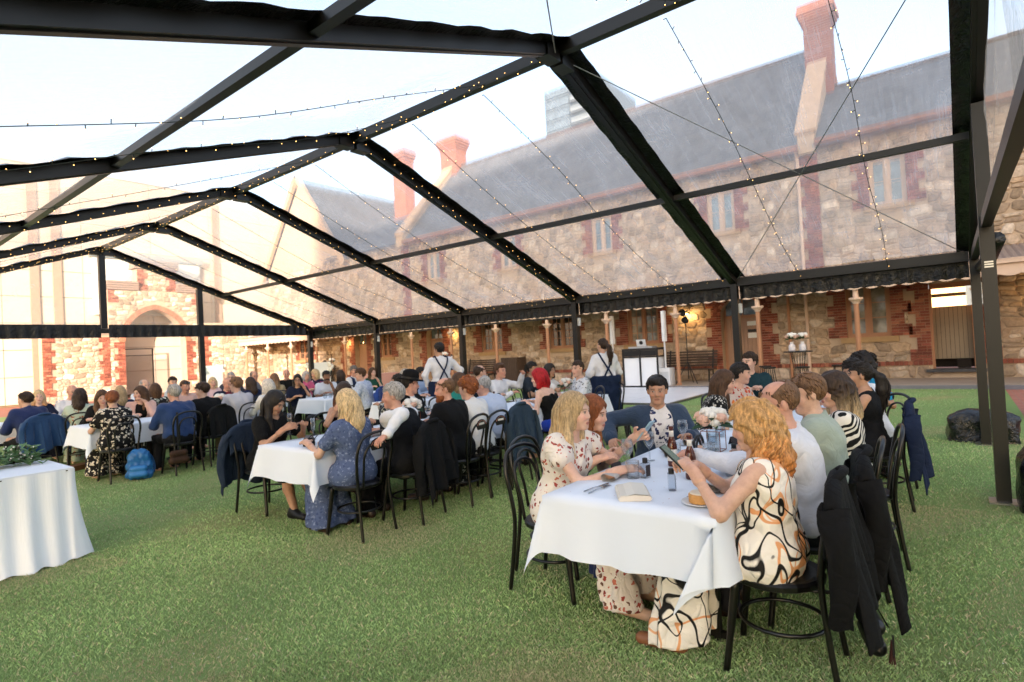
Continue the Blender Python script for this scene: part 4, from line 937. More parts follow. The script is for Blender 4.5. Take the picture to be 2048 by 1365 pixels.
for i in range(3):
    for k in range(7):
        for lv in range(2):
            if lv and k > 4: continue
            o = MB(); o.lathe([(.03, 0), (.032, .004), (.006, .012), (.006, .06), (.035, .09), (.038, .14), (.03, .17)], 10); q = o.build('wine_glass', MAT_CG, None) if (i, k, lv) == (0, 0, 0) else None
            if q is None: q = _g0.copy(); COL.objects.link(q)
            else: _g0 = q
            q.location = (12.0 + .1 * i, -1.2 - .11 * k, 1.112 + lv * .172); tag(q, 'empty wine glass stacked on the black bar counter', 'glass', 'glasses stacked on the bar')
o = empty('no_smoking_sign', (17.97, -.56, 2.05)); tag(o, 'white no smoking sign fixed on verandah post', 'sign')
MB().box(-.012, 0, -.21, .21, 0, .48).build('board', M('white sign board', 'dcdcd8', .5, .03), o)
RED = M('red print', 'b02a22', .6, .05)
m = MB(); m.tube([(-.0135, .10 * math.cos(a), .3 + .10 * math.sin(a)) for a in np.linspace(0, 2 * math.pi, 28, endpoint=False)], .009, 4, close=True); m.beam((-.0135, -.07, .37), (-.0135, .07, .23), .016, .004, (1, 0, 0)); m.build('prohibition_ring', RED, o); MB().box(-.0155, -.0125, -.05, .05, .29, .305).build('cigarette', MAT_BLKP, o)
m = MB()
for z in (.13, .10, .07): m.box(-.0145, -.0125, -.12, .12, z, z + .012)
m.build('small_print', M('grey print', '555555', .7), o)
# far props: welcome boards, flower stands
def board(x, y, lab, w=.75, h=1.1, rz=0):
    o = empty('sign_stand', (x, y, 0), rz); tag(o, lab, 'sign stand', 'white board signs on black frames')
    m = MB(); m.tube([(-w / 2 - .08, 0, 0), (-w / 2 - .08, 0, 1.75), (w / 2 + .08, 0, 1.75), (w / 2 + .08, 0, 0)], .015, 6); m.build('stand', MAT_STEEL, o); MB().box(-w / 2, w / 2, -.02, .0, .45, .45 + h).build('board', M('white board', 'e2e0da', .6, .03), o)
    q = MB()
    for s in (-1, 1):
        for k in range(5): bloom(q, (s * w / 2 + rnd(-.08, .08), -.06, .45 + h - .15 + rnd(-.15, .1)), .08, 10)
    q.build('flowers', MAT_PETALW, o, kind='stuff')
board(10.9, 24.2, 'white welcome board on black stand before the sunlit wall', 1.0, 1.1, .3); board(12.9, 19.6, 'white seating chart on black stand behind bald guest', .9, 1.0, -.1)
wd = empty('fold_back_speaker', (3.0, 17.0, 0), .4); tag(wd, 'black wedge shaped floor speaker on grass at left edge', 'speaker'); m = MB(); m.prism([(-.3, 0), (.3, 0), (.3, .12), (-.1, .42), (-.3, .42)], lambda p, k: (p[0], -.32 + .64 * k, p[1])); m.build('cabinet', MAT_BLKP, wd); MB().beam((.27, 0, .165), (-.07, 0, .42), .56, .012, (0, 0, 1)).build('grille', M('speaker grille', '2a2623', .7, .2, 60), wd)
pt = empty('gift_table', (14.2, 17.6, 0)); tag(pt, 'table under pink sequin cloth beyond the far guests', 'table'); t = NT('pink sequins'); co = t.coord(); t.bump(t.noise(co, 90, 2), .8, .01); MB().box(-.8, .8, -.4, .4, 0, .9).build('sequin_cloth', t.done(t.mix(t.noise(co, 60, 2), lin('b5746a'), lin('d8a79b')), .35, spec=.6), pt)
# ------------------------------------------------------------------ people: signed distance bodies meshed with surface nets
def nets(D, org, h):
    s = D < 0; c = np.zeros(tuple(n - 1 for n in D.shape), np.int8)
    for i in (0, 1):
        for j in (0, 1):
            for k in (0, 1): c += s[i:s.shape[0] - 1 + i, j:s.shape[1] - 1 + j, k:s.shape[2] - 1 + k]
    mixd = (c > 0) & (c < 8); cells = np.argwhere(mixd)
    if len(cells) == 0: return np.zeros((0, 3)), np.zeros((0, 4), int)
    idx = np.full(mixd.shape, -1, np.int32); idx[mixd] = np.arange(len(cells))
    acc = np.zeros((len(cells), 3)); cnt = np.zeros(len(cells)); cor = [(i, j, k) for i in (0, 1) for j in (0, 1) for k in (0, 1)]
    for a in cor:
        for ax in range(3):
            if a[ax]: continue
            b = list(a); b[ax] = 1
            d0 = D[cells[:, 0] + a[0], cells[:, 1] + a[1], cells[:, 2] + a[2]]; d1 = D[cells[:, 0] + b[0], cells[:, 1] + b[1], cells[:, 2] + b[2]]
            x = (d0 < 0) != (d1 < 0); t = np.where(x, d0 / np.where(x, d0 - d1, 1), 0)
            p = np.tile(np.array(a, float), (len(cells), 1)); p[:, ax] += t; acc += p * x[:, None]; cnt += x
    V_ = (cells + acc / cnt[:, None]) * h + org
    F_ = []
    for ax in range(3):
        o1, o2 = [(1, 2), (2, 0), (0, 1)][ax]
        sl0 = [slice(None)] * 3; sl1 = [slice(None)] * 3; sl0[ax] = slice(0, -1); sl1[ax] = slice(1, None)
        e = np.argwhere(s[tuple(sl0)] != s[tuple(sl1)])
        ok = (e[:, o1] > 0) & (e[:, o2] > 0) & (e[:, o1] < mixd.shape[o1]) & (e[:, o2] < mixd.shape[o2]); e = e[ok]
        inside = s[tuple(sl0)][e[:, 0], e[:, 1], e[:, 2]]
        q = []
        for d1, d2 in ((1, 1), (0, 1), (0, 0), (1, 0)):
            c_ = e.copy(); c_[:, o1] -= d1; c_[:, o2] -= d2; q.append(idx[c_[:, 0], c_[:, 1], c_[:, 2]])
        q = np.stack(q, 1); q[~inside] = q[~inside][:, ::-1]; F_.append(q)
    F_ = np.concatenate(F_); return V_, F_[(F_ >= 0).all(1)]
class SDF:
    def __init__(s, lo, hi, h):
        s.h = h; s.o = np.array(lo, float) - 2 * h; n = np.ceil((np.array(hi, float) + 2 * h - s.o) / h).astype(int) + 1
        s.D = np.full(tuple(n), 1., np.float32); s.ax = [s.o[i] + h * np.arange(n[i]) for i in range(3)]
    def _blk(s, lo, hi):
        sl = []
        for i in range(3):
            a = int(max(0, math.floor((lo[i] - s.o[i]) / s.h))); b = int(min(len(s.ax[i]), math.ceil((hi[i] - s.o[i]) / s.h) + 1))
            if b <= a: return None, None
            sl.append(slice(a, b))
        X = np.meshgrid(s.ax[0][sl[0]], s.ax[1][sl[1]], s.ax[2][sl[2]], indexing='ij', sparse=True); return tuple(sl), X
    def _join(s, sl, d, k):
        a = s.D[sl]
        if k <= 0: s.D[sl] = np.minimum(a, d); return
        h = np.clip(.5 + .5 * (a - d) / k, 0, 1); s.D[sl] = a * (1 - h) + d * h - k * h * (1 - h)
    def cone(s, a, b, ra, rb, k=.03, op='add'):
        a = np.asarray(a, float); b = np.asarray(b, float); R = max(ra, rb) + k + 2 * s.h
        sl, X = s._blk(np.minimum(a, b) - R, np.maximum(a, b) + R)
        if sl is None: return
        ab = b - a; L2 = ab @ ab + 1e-12
        P = [X[i] - a[i] for i in range(3)]; t = np.clip((P[0] * ab[0] + P[1] * ab[1] + P[2] * ab[2]) / L2, 0, 1)
        d = np.sqrt((P[0] - t * ab[0]) ** 2 + (P[1] - t * ab[1]) ** 2 + (P[2] - t * ab[2]) ** 2) - (ra + t * (rb - ra))
        s._op(sl, d, k, op)
    def ell(s, c, r, R=None, k=.02, op='add'):
        c = np.asarray(c, float); r = np.asarray(r, float); m = r.max() + k + 2 * s.h; sl, X = s._blk(c - m, c + m)
        if sl is None: return
        P = [X[i] - c[i] for i in range(3)]
        if R is not None: P = [sum(P[j] * R[j][i] for j in range(3)) for i in range(3)]
        k0 = np.sqrt(sum((P[i] / r[i]) ** 2 for i in range(3))); k1 = np.sqrt(sum((P[i] / r[i] ** 2) ** 2 for i in range(3))) + 1e-6
        s._op(sl, k0 * (k0 - 1) / k1, k, op)
    def _op(s, sl, d, k, op):
        if op == 'add': s._join(sl, d, k)
        elif op == 'sub':
            a = s.D[sl]; d = -d
            if k > 0: h = np.clip(.5 - .5 * (a - d) / k, 0, 1); s.D[sl] = a * (1 - h) + d * h + k * h * (1 - h)
            else: s.D[sl] = np.maximum(a, d)
    def cut(s, n, c):            # keep n.p < c
        X = np.meshgrid(*s.ax, indexing='ij', sparse=True); s.D = np.maximum(s.D, X[0] * n[0] + X[1] * n[1] + X[2] * n[2] - c).astype(np.float32)
    def folds(s, amp, f=1., seed=0.):
        X, Y, Z = np.meshgrid(*s.ax, indexing='ij', sparse=True)
        s.D += (amp * (np.sin(f * (31 * Z + 13 * X) + 5 * np.sin(f * 9 * Y + seed) + 3 * np.sin(f * 11 * X)) * .6 + np.sin(f * (52 * X - 23 * Z + 17 * Y) + seed * 2 + 3 * np.sin(f * 14 * Z)) * .5)).astype(np.float32)
    def mesh(s): return nets(s.D, s.o, s.h)
def rotm(yaw=0, pitch=0, roll=0):
    cy_, sy_ = math.cos(yaw), math.sin(yaw); cp, sp = math.cos(pitch), math.sin(pitch); cr_, sr = math.cos(roll), math.sin(roll)
    Rz = np.array([[cy_, -sy_, 0], [sy_, cy_, 0], [0, 0, 1]]); Rx = np.array([[1, 0, 0], [0, cp, -sp], [0, sp, cp]]); Ry = np.array([[cr_, 0, sr], [0, 1, 0], [-sr, 0, cr_]])
    return Rz @ Rx @ Ry
def ik(S_, T_, pole, l1=.285, l2=.262):
    S_ = np.array(S_, float); T_ = np.array(T_, float); d = T_ - S_; L_ = np.linalg.norm(d); mxl = (l1 + l2) * .985
    if L_ > mxl: T_ = S_ + d / L_ * mxl; d = T_ - S_; L_ = mxl
    n = d / L_; a = (l1 * l1 - l2 * l2 + L_ * L_) / (2 * L_); hgt = math.sqrt(max(0, l1 * l1 - a * a)); p = np.array(pole, float); p = p - n * (p @ n); p /= np.linalg.norm(p) + 1e-9
    return S_ + n * a + p * hgt, T_
def cat_mesh(parts):
    V_ = []; F_ = []; C_ = []; b = 0
    for v, f, c in parts:
        if len(v) == 0: continue
        V_.append(v); F_.append(f + b); C_.append(np.tile(c, (len(v), 1)) if np.ndim(c) == 1 else c); b += len(v)
    return np.concatenate(V_), np.concatenate(F_), np.concatenate(C_)
t = NT('skin'); co = t.coord(); c_ = t.mix(1., t.attr(), t.ramp(t.noise(co, 24, 5, .65), [(.3, (.84, .78, .77)), (.7, (1.08, 1.03, 1.0))]), 'MULTIPLY'); t.bump(t.noise(co, 140, 2), .08, .002); MAT_SKIN = t.done(c_, .5, spec=.35, Subsurface_Weight=.15, Subsurface_Radius=(.012, .005, .003), Subsurface_Scale=1.)
t = NT('hair'); co = t.coord((1, 1, .16)); n_ = t.noise(co, 95, 3, .6); c_ = t.mix(1., t.attr(), t.ramp(n_, [(.3, (.5, .5, .5)), (.72, (1.45, 1.4, 1.35))]), 'MULTIPLY'); t.bump(n_, .6, .006); MAT_HAIR = t.done(c_, .5, spec=.22)
SK = {'fair': (.62, .40, .30), 'pale': (.68, .46, .36), 'tan': (.47, .28, .185), 'ruddy': (.60, .34, .25), 'olive': (.42, .25, .155), 'brown': (.25, .13, .075)}
HC = {'black': (.020, .017, .016), 'dark': (.042, .026, .018), 'brown': (.075, .040, .022), 'lbrown': (.16, .09, .05), 'strawberry': (.50, .29, .12), 'blonde': (.60, .45, .26), 'dblonde': (.42, .30, .165), 'ginger': (.50, .17, .04), 'auburn': (.22, .07, .025), 'red': (.35, .012, .018), 'grey': (.38, .37, .36), 'white': (.62, .58, .53), 'dgrey': (.17, .16, .15)}
def hand_prims(g, w, d, n, side, curl, k=.007):
    w, d, n = (np.asarray(q, float) for q in (w, d, n)); d = d / np.linalg.norm(d); n = n - d * (n @ d); n /= np.linalg.norm(n) + 1e-9; r = np.cross(d, n) * side
    for o in (-.024, -.008, .008, .024): g.cone(w - d * .02, w + d * .078 + r * o, .0175, .0135, k + .006)
    for o, L_, ra in ((-.030, .062, .0078), (-.010, .078, .0086), (.011, .074, .0086), (.031, .066, .0088)):
        p = w + d * .082 + r * o; a = curl * .35; dd = d
        for sgl, kk in ((.45, .55), (.32, 1.), (.23, .8)):
            a2 = a; dd = d * math.cos(a2) + n * math.sin(a2); q = p + dd * L_ * sgl; g.cone(p, q, ra, ra * .93, .004); p = q; ra *= .93; a += curl * kk
    p = w + d * .025 + r * .028; dd = d * .62 + r * .62 + n * .35; dd /= np.linalg.norm(dd); q = p + dd * .045; g.cone(p, q, .0125, .0098, k); dd = d * .9 + r * .15 + n * (.3 + .2 * curl); dd /= np.linalg.norm(dd); g.cone(q, q + dd * .036, .0096, .008, .004)
PERSONS = []; HEADS = {}
def person(label, x, y, rz, top=None, legs=None, hair=('short', 'brown'), skin='fair', sit=True, lean=8, side=0, hy=0, hp=6, s=1., female=False, hands=((.14, .36, .80), (-.14, .36, .80)), curl=(.7, .7),
           beard=None, glasses=None, hat=None, depth=None, group='guests seated at the tables', poles=((.6, -.3, -1), (-.6, -.3, -1)), z0=0., layers=None, shoes='2a1d16', fat=0., spread=.11, chairlab=None, feet=.40, bareleg=False, extra=None, smile=0, roll=0):
    """one seated or standing figure; the body is the thing, garments and hair are its parts"""
    depth = depth or (x * .79 + y * .61); s = s * ((.945 if female else .985) if sit else 1)
    vb, vh, vf = (.0115, .0048, .0048) if depth < 4.4 else ((.016, .0062, .0065) if depth < 7.5 else (.022, .0085, .0095))
    hipz = (.522 if sit else .93 * s); th = math.radians(lean); sh = math.radians(side)
    hip = np.array([0, 0, hipz]); tup = np.array([math.sin(sh), math.sin(th) * math.cos(sh), math.cos(th) * math.cos(sh)]); tup /= np.linalg.norm(tup)
    fw = np.array([0, math.cos(th), -math.sin(th)]); fw = fw - tup * (fw @ tup); fw /= np.linalg.norm(fw); rt = np.cross(fw, tup)
    T = lambda a, b, c: hip + (rt * a + fw * b + tup * c) * s
    sw = (.165 if female else .188) * (1 + fat * .3); nk = T(0, -.005, .50); hd_up = tup * .55 + np.array([0, 0, .45]); hd_up /= np.linalg.norm(hd_up)
    HR = rotm(math.radians(hy), -math.radians(hp), math.radians(roll)); hc = nk + (hd_up * .155 + fw * .022 + HR @ np.array([0, .012, 0])) * s
    sho = [T(sw, -.005, .445), T(-sw, -.005, .445)]; arms = []
    for i in (0, 1): arms.append(ik(sho[i], np.array(hands[i], float) if sit else np.array(hands[i], float), poles[i], .285 * s, .262 * s))
    if sit:
        kn = [np.array([spread * sg, .41 * s, .505]) for sg in (1, -1)]; hj = [np.array([.088 * sg, .0, hipz - .01]) for sg in (1, -1)]; an = [np.array([spread * sg * 1.05, feet, .10]) for sg in (1, -1)]
    else:
        hj = [np.array([.085 * sg, 0, hipz - .03]) for sg in (1, -1)]; kn = [np.array([.09 * sg, .03, .50 * s]) for sg in (1, -1)]; an = [np.array([.10 * sg, -.01, .10]) for sg in (1, -1)]
    pts = np.array([hc + HR @ np.array(q) for q in ((.1, .13, .14), (-.1, -.13, -.14))] + [a[0] for a in arms] + [a[1] for a in arms] + kn + an + [hip, T(.25, .15, .3), T(-.25, -.2, .3)])
    lo, hi = pts.min(0) - .2, pts.max(0) + .2; lo[2] = 0.
    wf = (.86 if female else 1.) * (1 + fat)
    def torso(g, e, k=.07):
        g.cone(T(-.075, -.01, .02), T(.075, -.01, .02), .125 * (1 + fat * .8) + e, .125 * (1 + fat * .8) + e, k); g.cone(T(-.05, .0, .19), T(.05, .0, .19), (.100 if female else .112) * (1 + fat * 1.1) + e, (.100 if female else .112) * (1 + fat * 1.1) + e, k)
        g.cone(T(-.075, 0, .34), T(.075, 0, .34), .112 * wf + .012 + e, .112 * wf + .012 + e, k)
        if female: g.cone(T(-.068, .068, .31), T(.068, .068, .31), .058 + e, .058 + e, .04)
        g.cone(T(-sw + .035, -.012, .435), T(sw - .035, -.012, .435), .060 + e, .060 + e, k); g.cone(T(0, -.01, .43), T(0, -.005, .5), .085 + e * .6, .06 + e * .4, .05)
    def armc(g, i, e, t0=0., t1=1., u1=1., k=.035, el=0.):
        E, H = arms[i]; S0 = sho[i]
        a = S0; b = S0 + (E - S0) * u1; g.cone(a, b, .054 * wf ** .4 + e, .045 * wf ** .4 + e + el, k)
        if t1 > 0 and u1 >= 1: g.cone(E, E + (H - E) * t1, .043 + e + el, .043 + (.029 - .043) * t1 + e + el, .025)
    def drape(g, hem):                    # skirt cloth over thighs, falling from the knees to a flat hem
        for i in (0, 1):
            sg = 1 - 2 * i; q = an[i].copy(); q[2] = hem - .12; q[0] += .035 * sg; q[1] += .02
            g.cone(hj[i], kn[i] + np.array([0, .01, .005]), .112 * (1 + fat * .5), .082, .06); g.cone(kn[i] + np.array([0, .01, 0]), q, .082, .105, .05); g.cone(kn[i] + np.array([-.04 * sg, -.02, -.02]), q + np.array([-.06 * sg, -.10, 0]), .07, .09, .05)
        if sit: g.cone(kn[0], kn[1], .07, .07, .06)
        sl, X = g._blk(lo, np.array([hi[0], hi[1], .5])); X_, Y_, Z_ = X
        g.D[sl] += (.013 * np.clip((.5 - Z_) * 3, 0, 1) * np.sin(38 * X_ + 6 * np.sin(9 * Y_ + x * 5) + 22 * Y_)).astype(np.float32)
        g.cut((0, 0, -1), -hem)
    # --- body
    skc = np.array(SK[skin] if isinstance(skin, str) else skin); g = SDF(lo, hi, vb); torso(g, -.014)
    g.cone(nk - tup * .05, hc - hd_up * .05, .058 if not female else .052, .052 if not female else .046, .03)
    for i in (0, 1):
        armc(g, i, -.003 if not female else -.009)
        g.cone(hj[i], kn[i], .075, .055, .05); g.cone(kn[i], kn[i] * .45 + an[i] * .55 + np.array([0, -.015, 0]), .053, .050, .03); g.cone(kn[i] * .45 + an[i] * .55 + np.array([0, -.015, 0]), an[i], .050, .036, .03); g.cone(an[i] - np.array([0, .03, .05]), an[i] + np.array([0, .13, -.065]), .036, .026, .02)
    vB, fB = g.mesh(); parts = [(vB, fB, skc)]
    for i in (0, 1):
        E, H = arms[i]; d = H - E; d = d / np.linalg.norm(d); side_ = 1 if i == 0 else -1; n = np.array([-.35 * side_, .0, -.9]) if curl[i] < 1.2 else np.array([-.9 * side_, .1, -.2])
        # let the hand bend towards level at the wrist
        dl = d.copy(); dl[2] *= .45; dl /= np.linalg.norm(dl); g = SDF(H - .2, H + .2, vf); hand_prims(g, H, dl, n, 1 if np.cross(dl, n)[0] * side_ < 0 else -1, curl[i]); g.cone(E + (H - E) * .75, H + d * .012, .031, .026, .012)
        v, f = g.mesh(); parts.append((v, f, skc * np.array([1.02, .97, .95])))
    # --- head
    g = SDF(hc - .16, hc + .16, vh); A = lambda *p: hc + HR @ (np.array(p) * s); R_ = HR.T.T
    g.ell(A(0, -.012, .028), np.array((.075, .095, .090)) * s, HR, .01); g.ell(A(0, .026, -.045), np.array((.058 if not female else .054, .066, .072)) * s, HR, .035); g.cone(A(-.014, .072, -.098), A(.014, .072, -.098), .020 if not female else .015, .020 if not female else .015, .03)
    nz = .099 if female else .103; g.cone(A(0, .084, .010), A(0, nz, -.027), .0085, .0115, .012); g.cone(A(-.011, .091, -.033), A(.011, .091, -.033), .0085, .0085, .008)
    g.cone(A(-.036, .074, .022), A(.036, .074, .022), .0135, .0135, .02); g.ell(A(.036, .062, -.03), (.024,) * 3, None, .025); g.ell(A(-.036, .062, -.03), (.024,) * 3, None, .025)
    for sg in (1, -1): g.ell(A(.031 * sg, .096, .004), (.0165, .014, .0125), HR, .010, 'sub'); g.ell(A(.031 * sg, .078, .003), (.0135,) * 3, None, .003); g.ell(A(.077 * sg, -.008, -.006), (.010, .019, .031), HR @ rotm(.35 * -sg, 0, 0), .008)
    g.cone(A(-.018, .085, -.064), A(.018, .085, -.064), .0075, .0075, .008); g.cone(A(-.013, .085, -.074), A(.013, .085, -.074), .0085, .0085, .008); g.cone(hc - hd_up * .05, nk + tup * .0, .050 if not female else .044, .056 if not female else .050, .03)
    v, f = g.mesh(); q = (v - hc) @ HR / s; C_ = np.tile(skc, (len(v), 1)); fr = q[:, 1] > .05
    ck = np.exp(-(((np.abs(q[:, 0]) - .04) / .022) ** 2 + ((q[:, 2] + .03) / .02) ** 2)) * fr; C_ *= 1 + ck[:, None] * np.array([.06, -.14, -.14])
    lip = fr & ((q[:, 0] / .025) ** 2 + ((q[:, 2] + .069 - .002 * np.abs(q[:, 0] / .02)) / .0105) ** 2 < 1); C_[lip] = skc * (np.array([.82, .42, .42]) if female else np.array([.85, .58, .56]))
    ml = fr & (np.abs(q[:, 0]) < .021) & (np.abs(q[:, 2] + .069) < .0026); C_[ml] = skc * .25
    hcol = np.array(HC.get(hair[1], (.1, .06, .04)))
    bc = np.array(HC[beard[1]]) if beard else hcol
    for sg in (1, -1):
        ex, ez = q[:, 0] - .031 * sg, q[:, 2] - .003; eye = fr & ((ex / .0132) ** 2 + (ez / .0062) ** 2 < 1); C_[eye] = (.42, .38, .35); ir = fr & ((ex / .0065) ** 2 + (ez / .0072) ** 2 < 1); C_[ir] = (.03, .018, .012)
        lid = fr & ((ex / .0165) ** 2 + ((ez - .0065) / .0035) ** 2 < 1); C_[lid] = skc * (.22 if female else .4)
        br = fr & (np.abs(ex - .002 * sg) < .019) & (np.abs(ez - .0215 + .10 * np.abs(ex)) < .0042); C_[br] = np.minimum(hcol * .8, skc * .5) + .01
    if beard and beard[0] != 'none':
        if beard[0] == 'stubble': m_ = (q[:, 2] < -.045) & (q[:, 1] > .0); C_[m_] = C_[m_] * .72 + bc * .28
    parts.append((v, f, C_)); V_, F_, C_ = cat_mesh(parts)
    P = mk('person', V_, F_, MAT_SKIN, None, C_, True); P.location = (x, y, z0); P.rotation_euler = (0, 0, math.radians(rz)); tag(P, label, 'person', group)
    # --- garments
    def garment(kind, mat, name=None):
        e = {'shirt': .008, 'tee': .009, 'sleeveless': .004, 'camisole': .003, 'jacket': .015, 'vest': .012, 'cardigan': .015, 'dress': .008, 'dress_sl': .005, 'strapless': .004, 'loose': .018, 'flutter': .010}[kind]
        g = SDF(lo, hi, vb); torso(g, e)
        sl = {'shirt': (1, .97, .006), 'jacket': (1, .95, .010), 'cardigan': (1, .9, .008), 'tee': (.62, 0, .012), 'dress': (.6, 0, .014), 'loose': (1, .55, .012), 'rolled': (1, .3, .008), 'flutter': (.30, 0, .012)}.get(kind)
        if sl:
            for i in (0, 1): armc(g, i, e + (0 if not female else -.004), 0, sl[1], sl[0], .04, sl[2])
            if kind == 'flutter':
                for i in (0, 1): g.cone(sho[i] + tup * .012, sho[i] + (arms[i][0] - sho[i]) * .28 + np.array([.02 * (1 - 2 * i), 0, 0]), .062, .070, .03)
        long_ = kind in ('dress', 'dress_sl', 'strapless', 'flutter')
        if long_ and legs is None: drape(g, .36 if bareleg else .055)
        else:
            hem = -.10 if kind in ('jacket', 'cardigan', 'loose') else -.02
            c0 = T(0, 0, hem); g.cut(-tup, -(tup @ c0))
        # neck opening
        neck = {'shirt': (.0, .066, .515), 'jacket': (.02, .074, .52), 'vest': (.03, .085, .50), 'tee': (.03, .085, .51), 'sleeveless': (.05, .10, .50), 'camisole': (.03, .19, .53), 'cardigan': (.03, .085, .52), 'dress': (.03, .09, .51), 'dress_sl': (.03, .11, .51), 'strapless': (0, .0, 0), 'loose': (.04, .09, .51), 'flutter': (.06, .10, .50)}[kind]
        if kind == 'strapless': c0 = T(0, 0, .37); g.cut(tup, tup @ c0)
        elif kind == 'camisole':
            c0 = T(0, 0, .385); g.cut(tup, tup @ c0)
        else: g.ell(T(0, neck[0], neck[2] + .035), (neck[1], neck[1], .07), None, .01, 'sub')
        if kind == 'camisole':
            for i in (1, -1): g.cone(T(.085 * i, .10, .36), T(.095 * i, .03, .485), .010, .010, .01); g.cone(T(.095 * i, .03, .485), T(.06 * i, -.11, .33), .010, .010, .01)
        if kind in ('jacket', 'vest', 'cardigan') and layers: g.cone(T(0, .155, .55), T(0, .165, .06 if kind != 'vest' else .22), .115, .05, .006, 'sub')
        if kind in ('shirt',): 
            for i in (1, -1): g.cone(T(.045 * i, .045, .487), T(.02 * i, -.055, .525), .014, .014, .012)
        if kind == 'jacket':
            for i in (1, -1): g.cone(T(.035 * i, .112, .34), T(.065 * i, .035, .485), .016, .018, .012); g.cone(T(.065 * i, .035, .485), T(.0, -.065, .525), .018, .02, .012)
        g.folds(.0068 if kind != 'jacket' else .0045, 1., x * 7 + y * 3); v, f = g.mesh()
        o = mk(name or {'shirt': 'shirt', 'tee': 'top', 'sleeveless': 'top', 'camisole': 'camisole', 'jacket': 'jacket', 'vest': 'waistcoat', 'cardigan': 'cardigan', 'loose': 'shirt'}.get(kind, 'dress'), v, f, mat, P, None, True); return o
    for kind, mat in (layers or []): garment(kind, mat)
    if top: garment(*top)
    if legs:
        kind, mat = legs; g = SDF(lo, hi, vb); e = .014
        g.cone(T(-.075, -.01, .0), T(.075, -.01, .0), .135 * (1 + fat * .6), .135 * (1 + fat * .6), .06)
        if kind == 'trousers':
            for i in (0, 1): g.cone(hj[i], kn[i], .086 + e, .066 + e, .04); g.cone(kn[i], an[i] + np.array([0, 0, -.01]), .064 + e, .056 + e, .04)
        else:
            drape(g, .36 if kind == 'skirt' else .06)
        c0 = T(0, 0, .085); g.cut(tup, tup @ c0); g.folds(.004, 1., x * 3); v, f = g.mesh(); mk({'trousers': 'trousers'}.get(kind, 'skirt'), v, f, mat, P, None, True)
    if depth < 7:
        for i in (0, 1):
            g = SDF(an[i] - .12, an[i] + np.array([.12, .25, .1]), vb * .8); g.cone(an[i] + np.array([0, -.045, -.06]), an[i] + np.array([.01 * (1 - 2 * i), .15, -.068]), .042, .032, .02); g.cone(an[i] + np.array([0, -.02, -.02]), an[i] + np.array([0, .05, -.05]), .045, .035, .02)
            g.cut((0, 0, -1), -.004); v, f = g.mesh(); mk('shoe', v, f, shoe_mat(shoes), P, None, True)
    # --- hair
    make_hair(P, hc, HR, s, hair, x + y, vh * 1.35, depth, math.radians(hy))
    if beard and beard[0] == 'full':
        g = SDF(hc - .16, hc + .14, vh); A = lambda *p: hc + HR @ (np.array(p) * s)
        g.ell(A(0, .035, -.072), (.062, .066, .062), HR, .02); g.cone(A(-.02, .082, -.105), A(.02, .082, -.105), .028, .028, .02); g.cone(A(-.024, .092, -.052), A(.024, .092, -.052), .009, .009, .01)
        g.ell(A(0, .10, -.068), (.024, .02, .011), HR, .005, 'sub'); g.ell(A(0, .075, .02), (.075, .06, .066), HR, .015, 'sub'); n_ = HR @ np.array([0, -1, .25]); g.cut(n_, n_ @ A(0, .0, -.02)); g.folds(.002, 3.); v, f = g.mesh(); mk('beard', v, f, MAT_HAIR, P, bc, True)
    if beard and beard[0] in ('moustache', 'goatee'):
        g = SDF(hc - .16, hc + .14, vh); A = lambda *p: hc + HR @ (np.array(p) * s)
        for sg in (1, -1):
            g.cone(A(.004 * sg, .098, -.052), A(.03 * sg, .086, -.06), .009, .007, .006)
            if beard[0] == 'goatee': g.cone(A(.03 * sg, .086, -.06), A(.028 * sg, .08, -.10), .007, .008, .006)
        if beard[0] == 'goatee': g.cone(A(-.015, .084, -.105), A(.015, .084, -.105), .016, .016, .01)
        v, f = g.mesh(); mk('moustache', v, f, MAT_HAIR, P, bc, True)
    A = lambda *p: Vector(hc + HR @ (np.array(p) * s))
    if glasses:
        m = MB(); up = glasses == 'up'
        y_, z_ = (.072, .085) if up else (.108, .004); tl = .9 if up else 0
        for sg in (1, -1):
            m.tube([A(.033 * sg + .023 * math.cos(a), y_ - .3 * tl * .02 * math.sin(a), z_ + .018 * math.sin(a)) for a in np.linspace(0, 2 * math.pi, 14, endpoint=False)], .0024, 4, close=True)
            m.tube([A(.056 * sg, y_, z_), A(.078 * sg, y_ - .1, z_ - (.03 if up else -.002))], .002, 4)
        m.tube([A(-.01, y_ + .003, z_), A(.01, y_ + .003, z_)], .002, 4); gf = m.build('glasses', MAT_BLKP, P)
        if up:
            m = MB()
            for sg in (1, -1): m.add([A(.033 * sg + .022 * math.cos(a), y_, z_ + .017 * math.sin(a)) for a in np.linspace(0, 2 * math.pi, 12, endpoint=False)], [tuple(range(12))])
            m.build('lenses', MAT_GLASS_P, gf)
    if hat:
        m = MB(); m.lathe([(.155, -.008), (.158, .002), (.15, .012), (.11, .004), (.10, .006), (.101, .05), (.094, .095), (.07, .122), (.03, .134), (.001, .136)], 28, (0, 0, 0), .93, 1.08); o = m.build('bowler_hat', hat, P, smooth=True); o.matrix_parent_inverse = Matrix(); o.location = Vector(hc + HR @ np.array([0, -.012, .062])); o.rotation_euler = (Matrix(HR.tolist()) @ Matrix.Rotation(-.08, 3, 'X')).to_euler()
        m = MB(); m.lathe([(.102, .008), (.103, .03)], 28, (0, 0, 0), .935, 1.085); m.build('hat_band', MAT_BLKP, o)
    PERSONS.append(P); HEADS[P.name] = hc
    return dict(o=P, hc=hc, HR=HR, arms=arms, T=T, A=A, nk=nk)
_sm = {}
def shoe_mat(c):
    if c not in _sm: _sm[c] = M('shoe leather ' + c, c, .45, .15)
    return _sm[c]
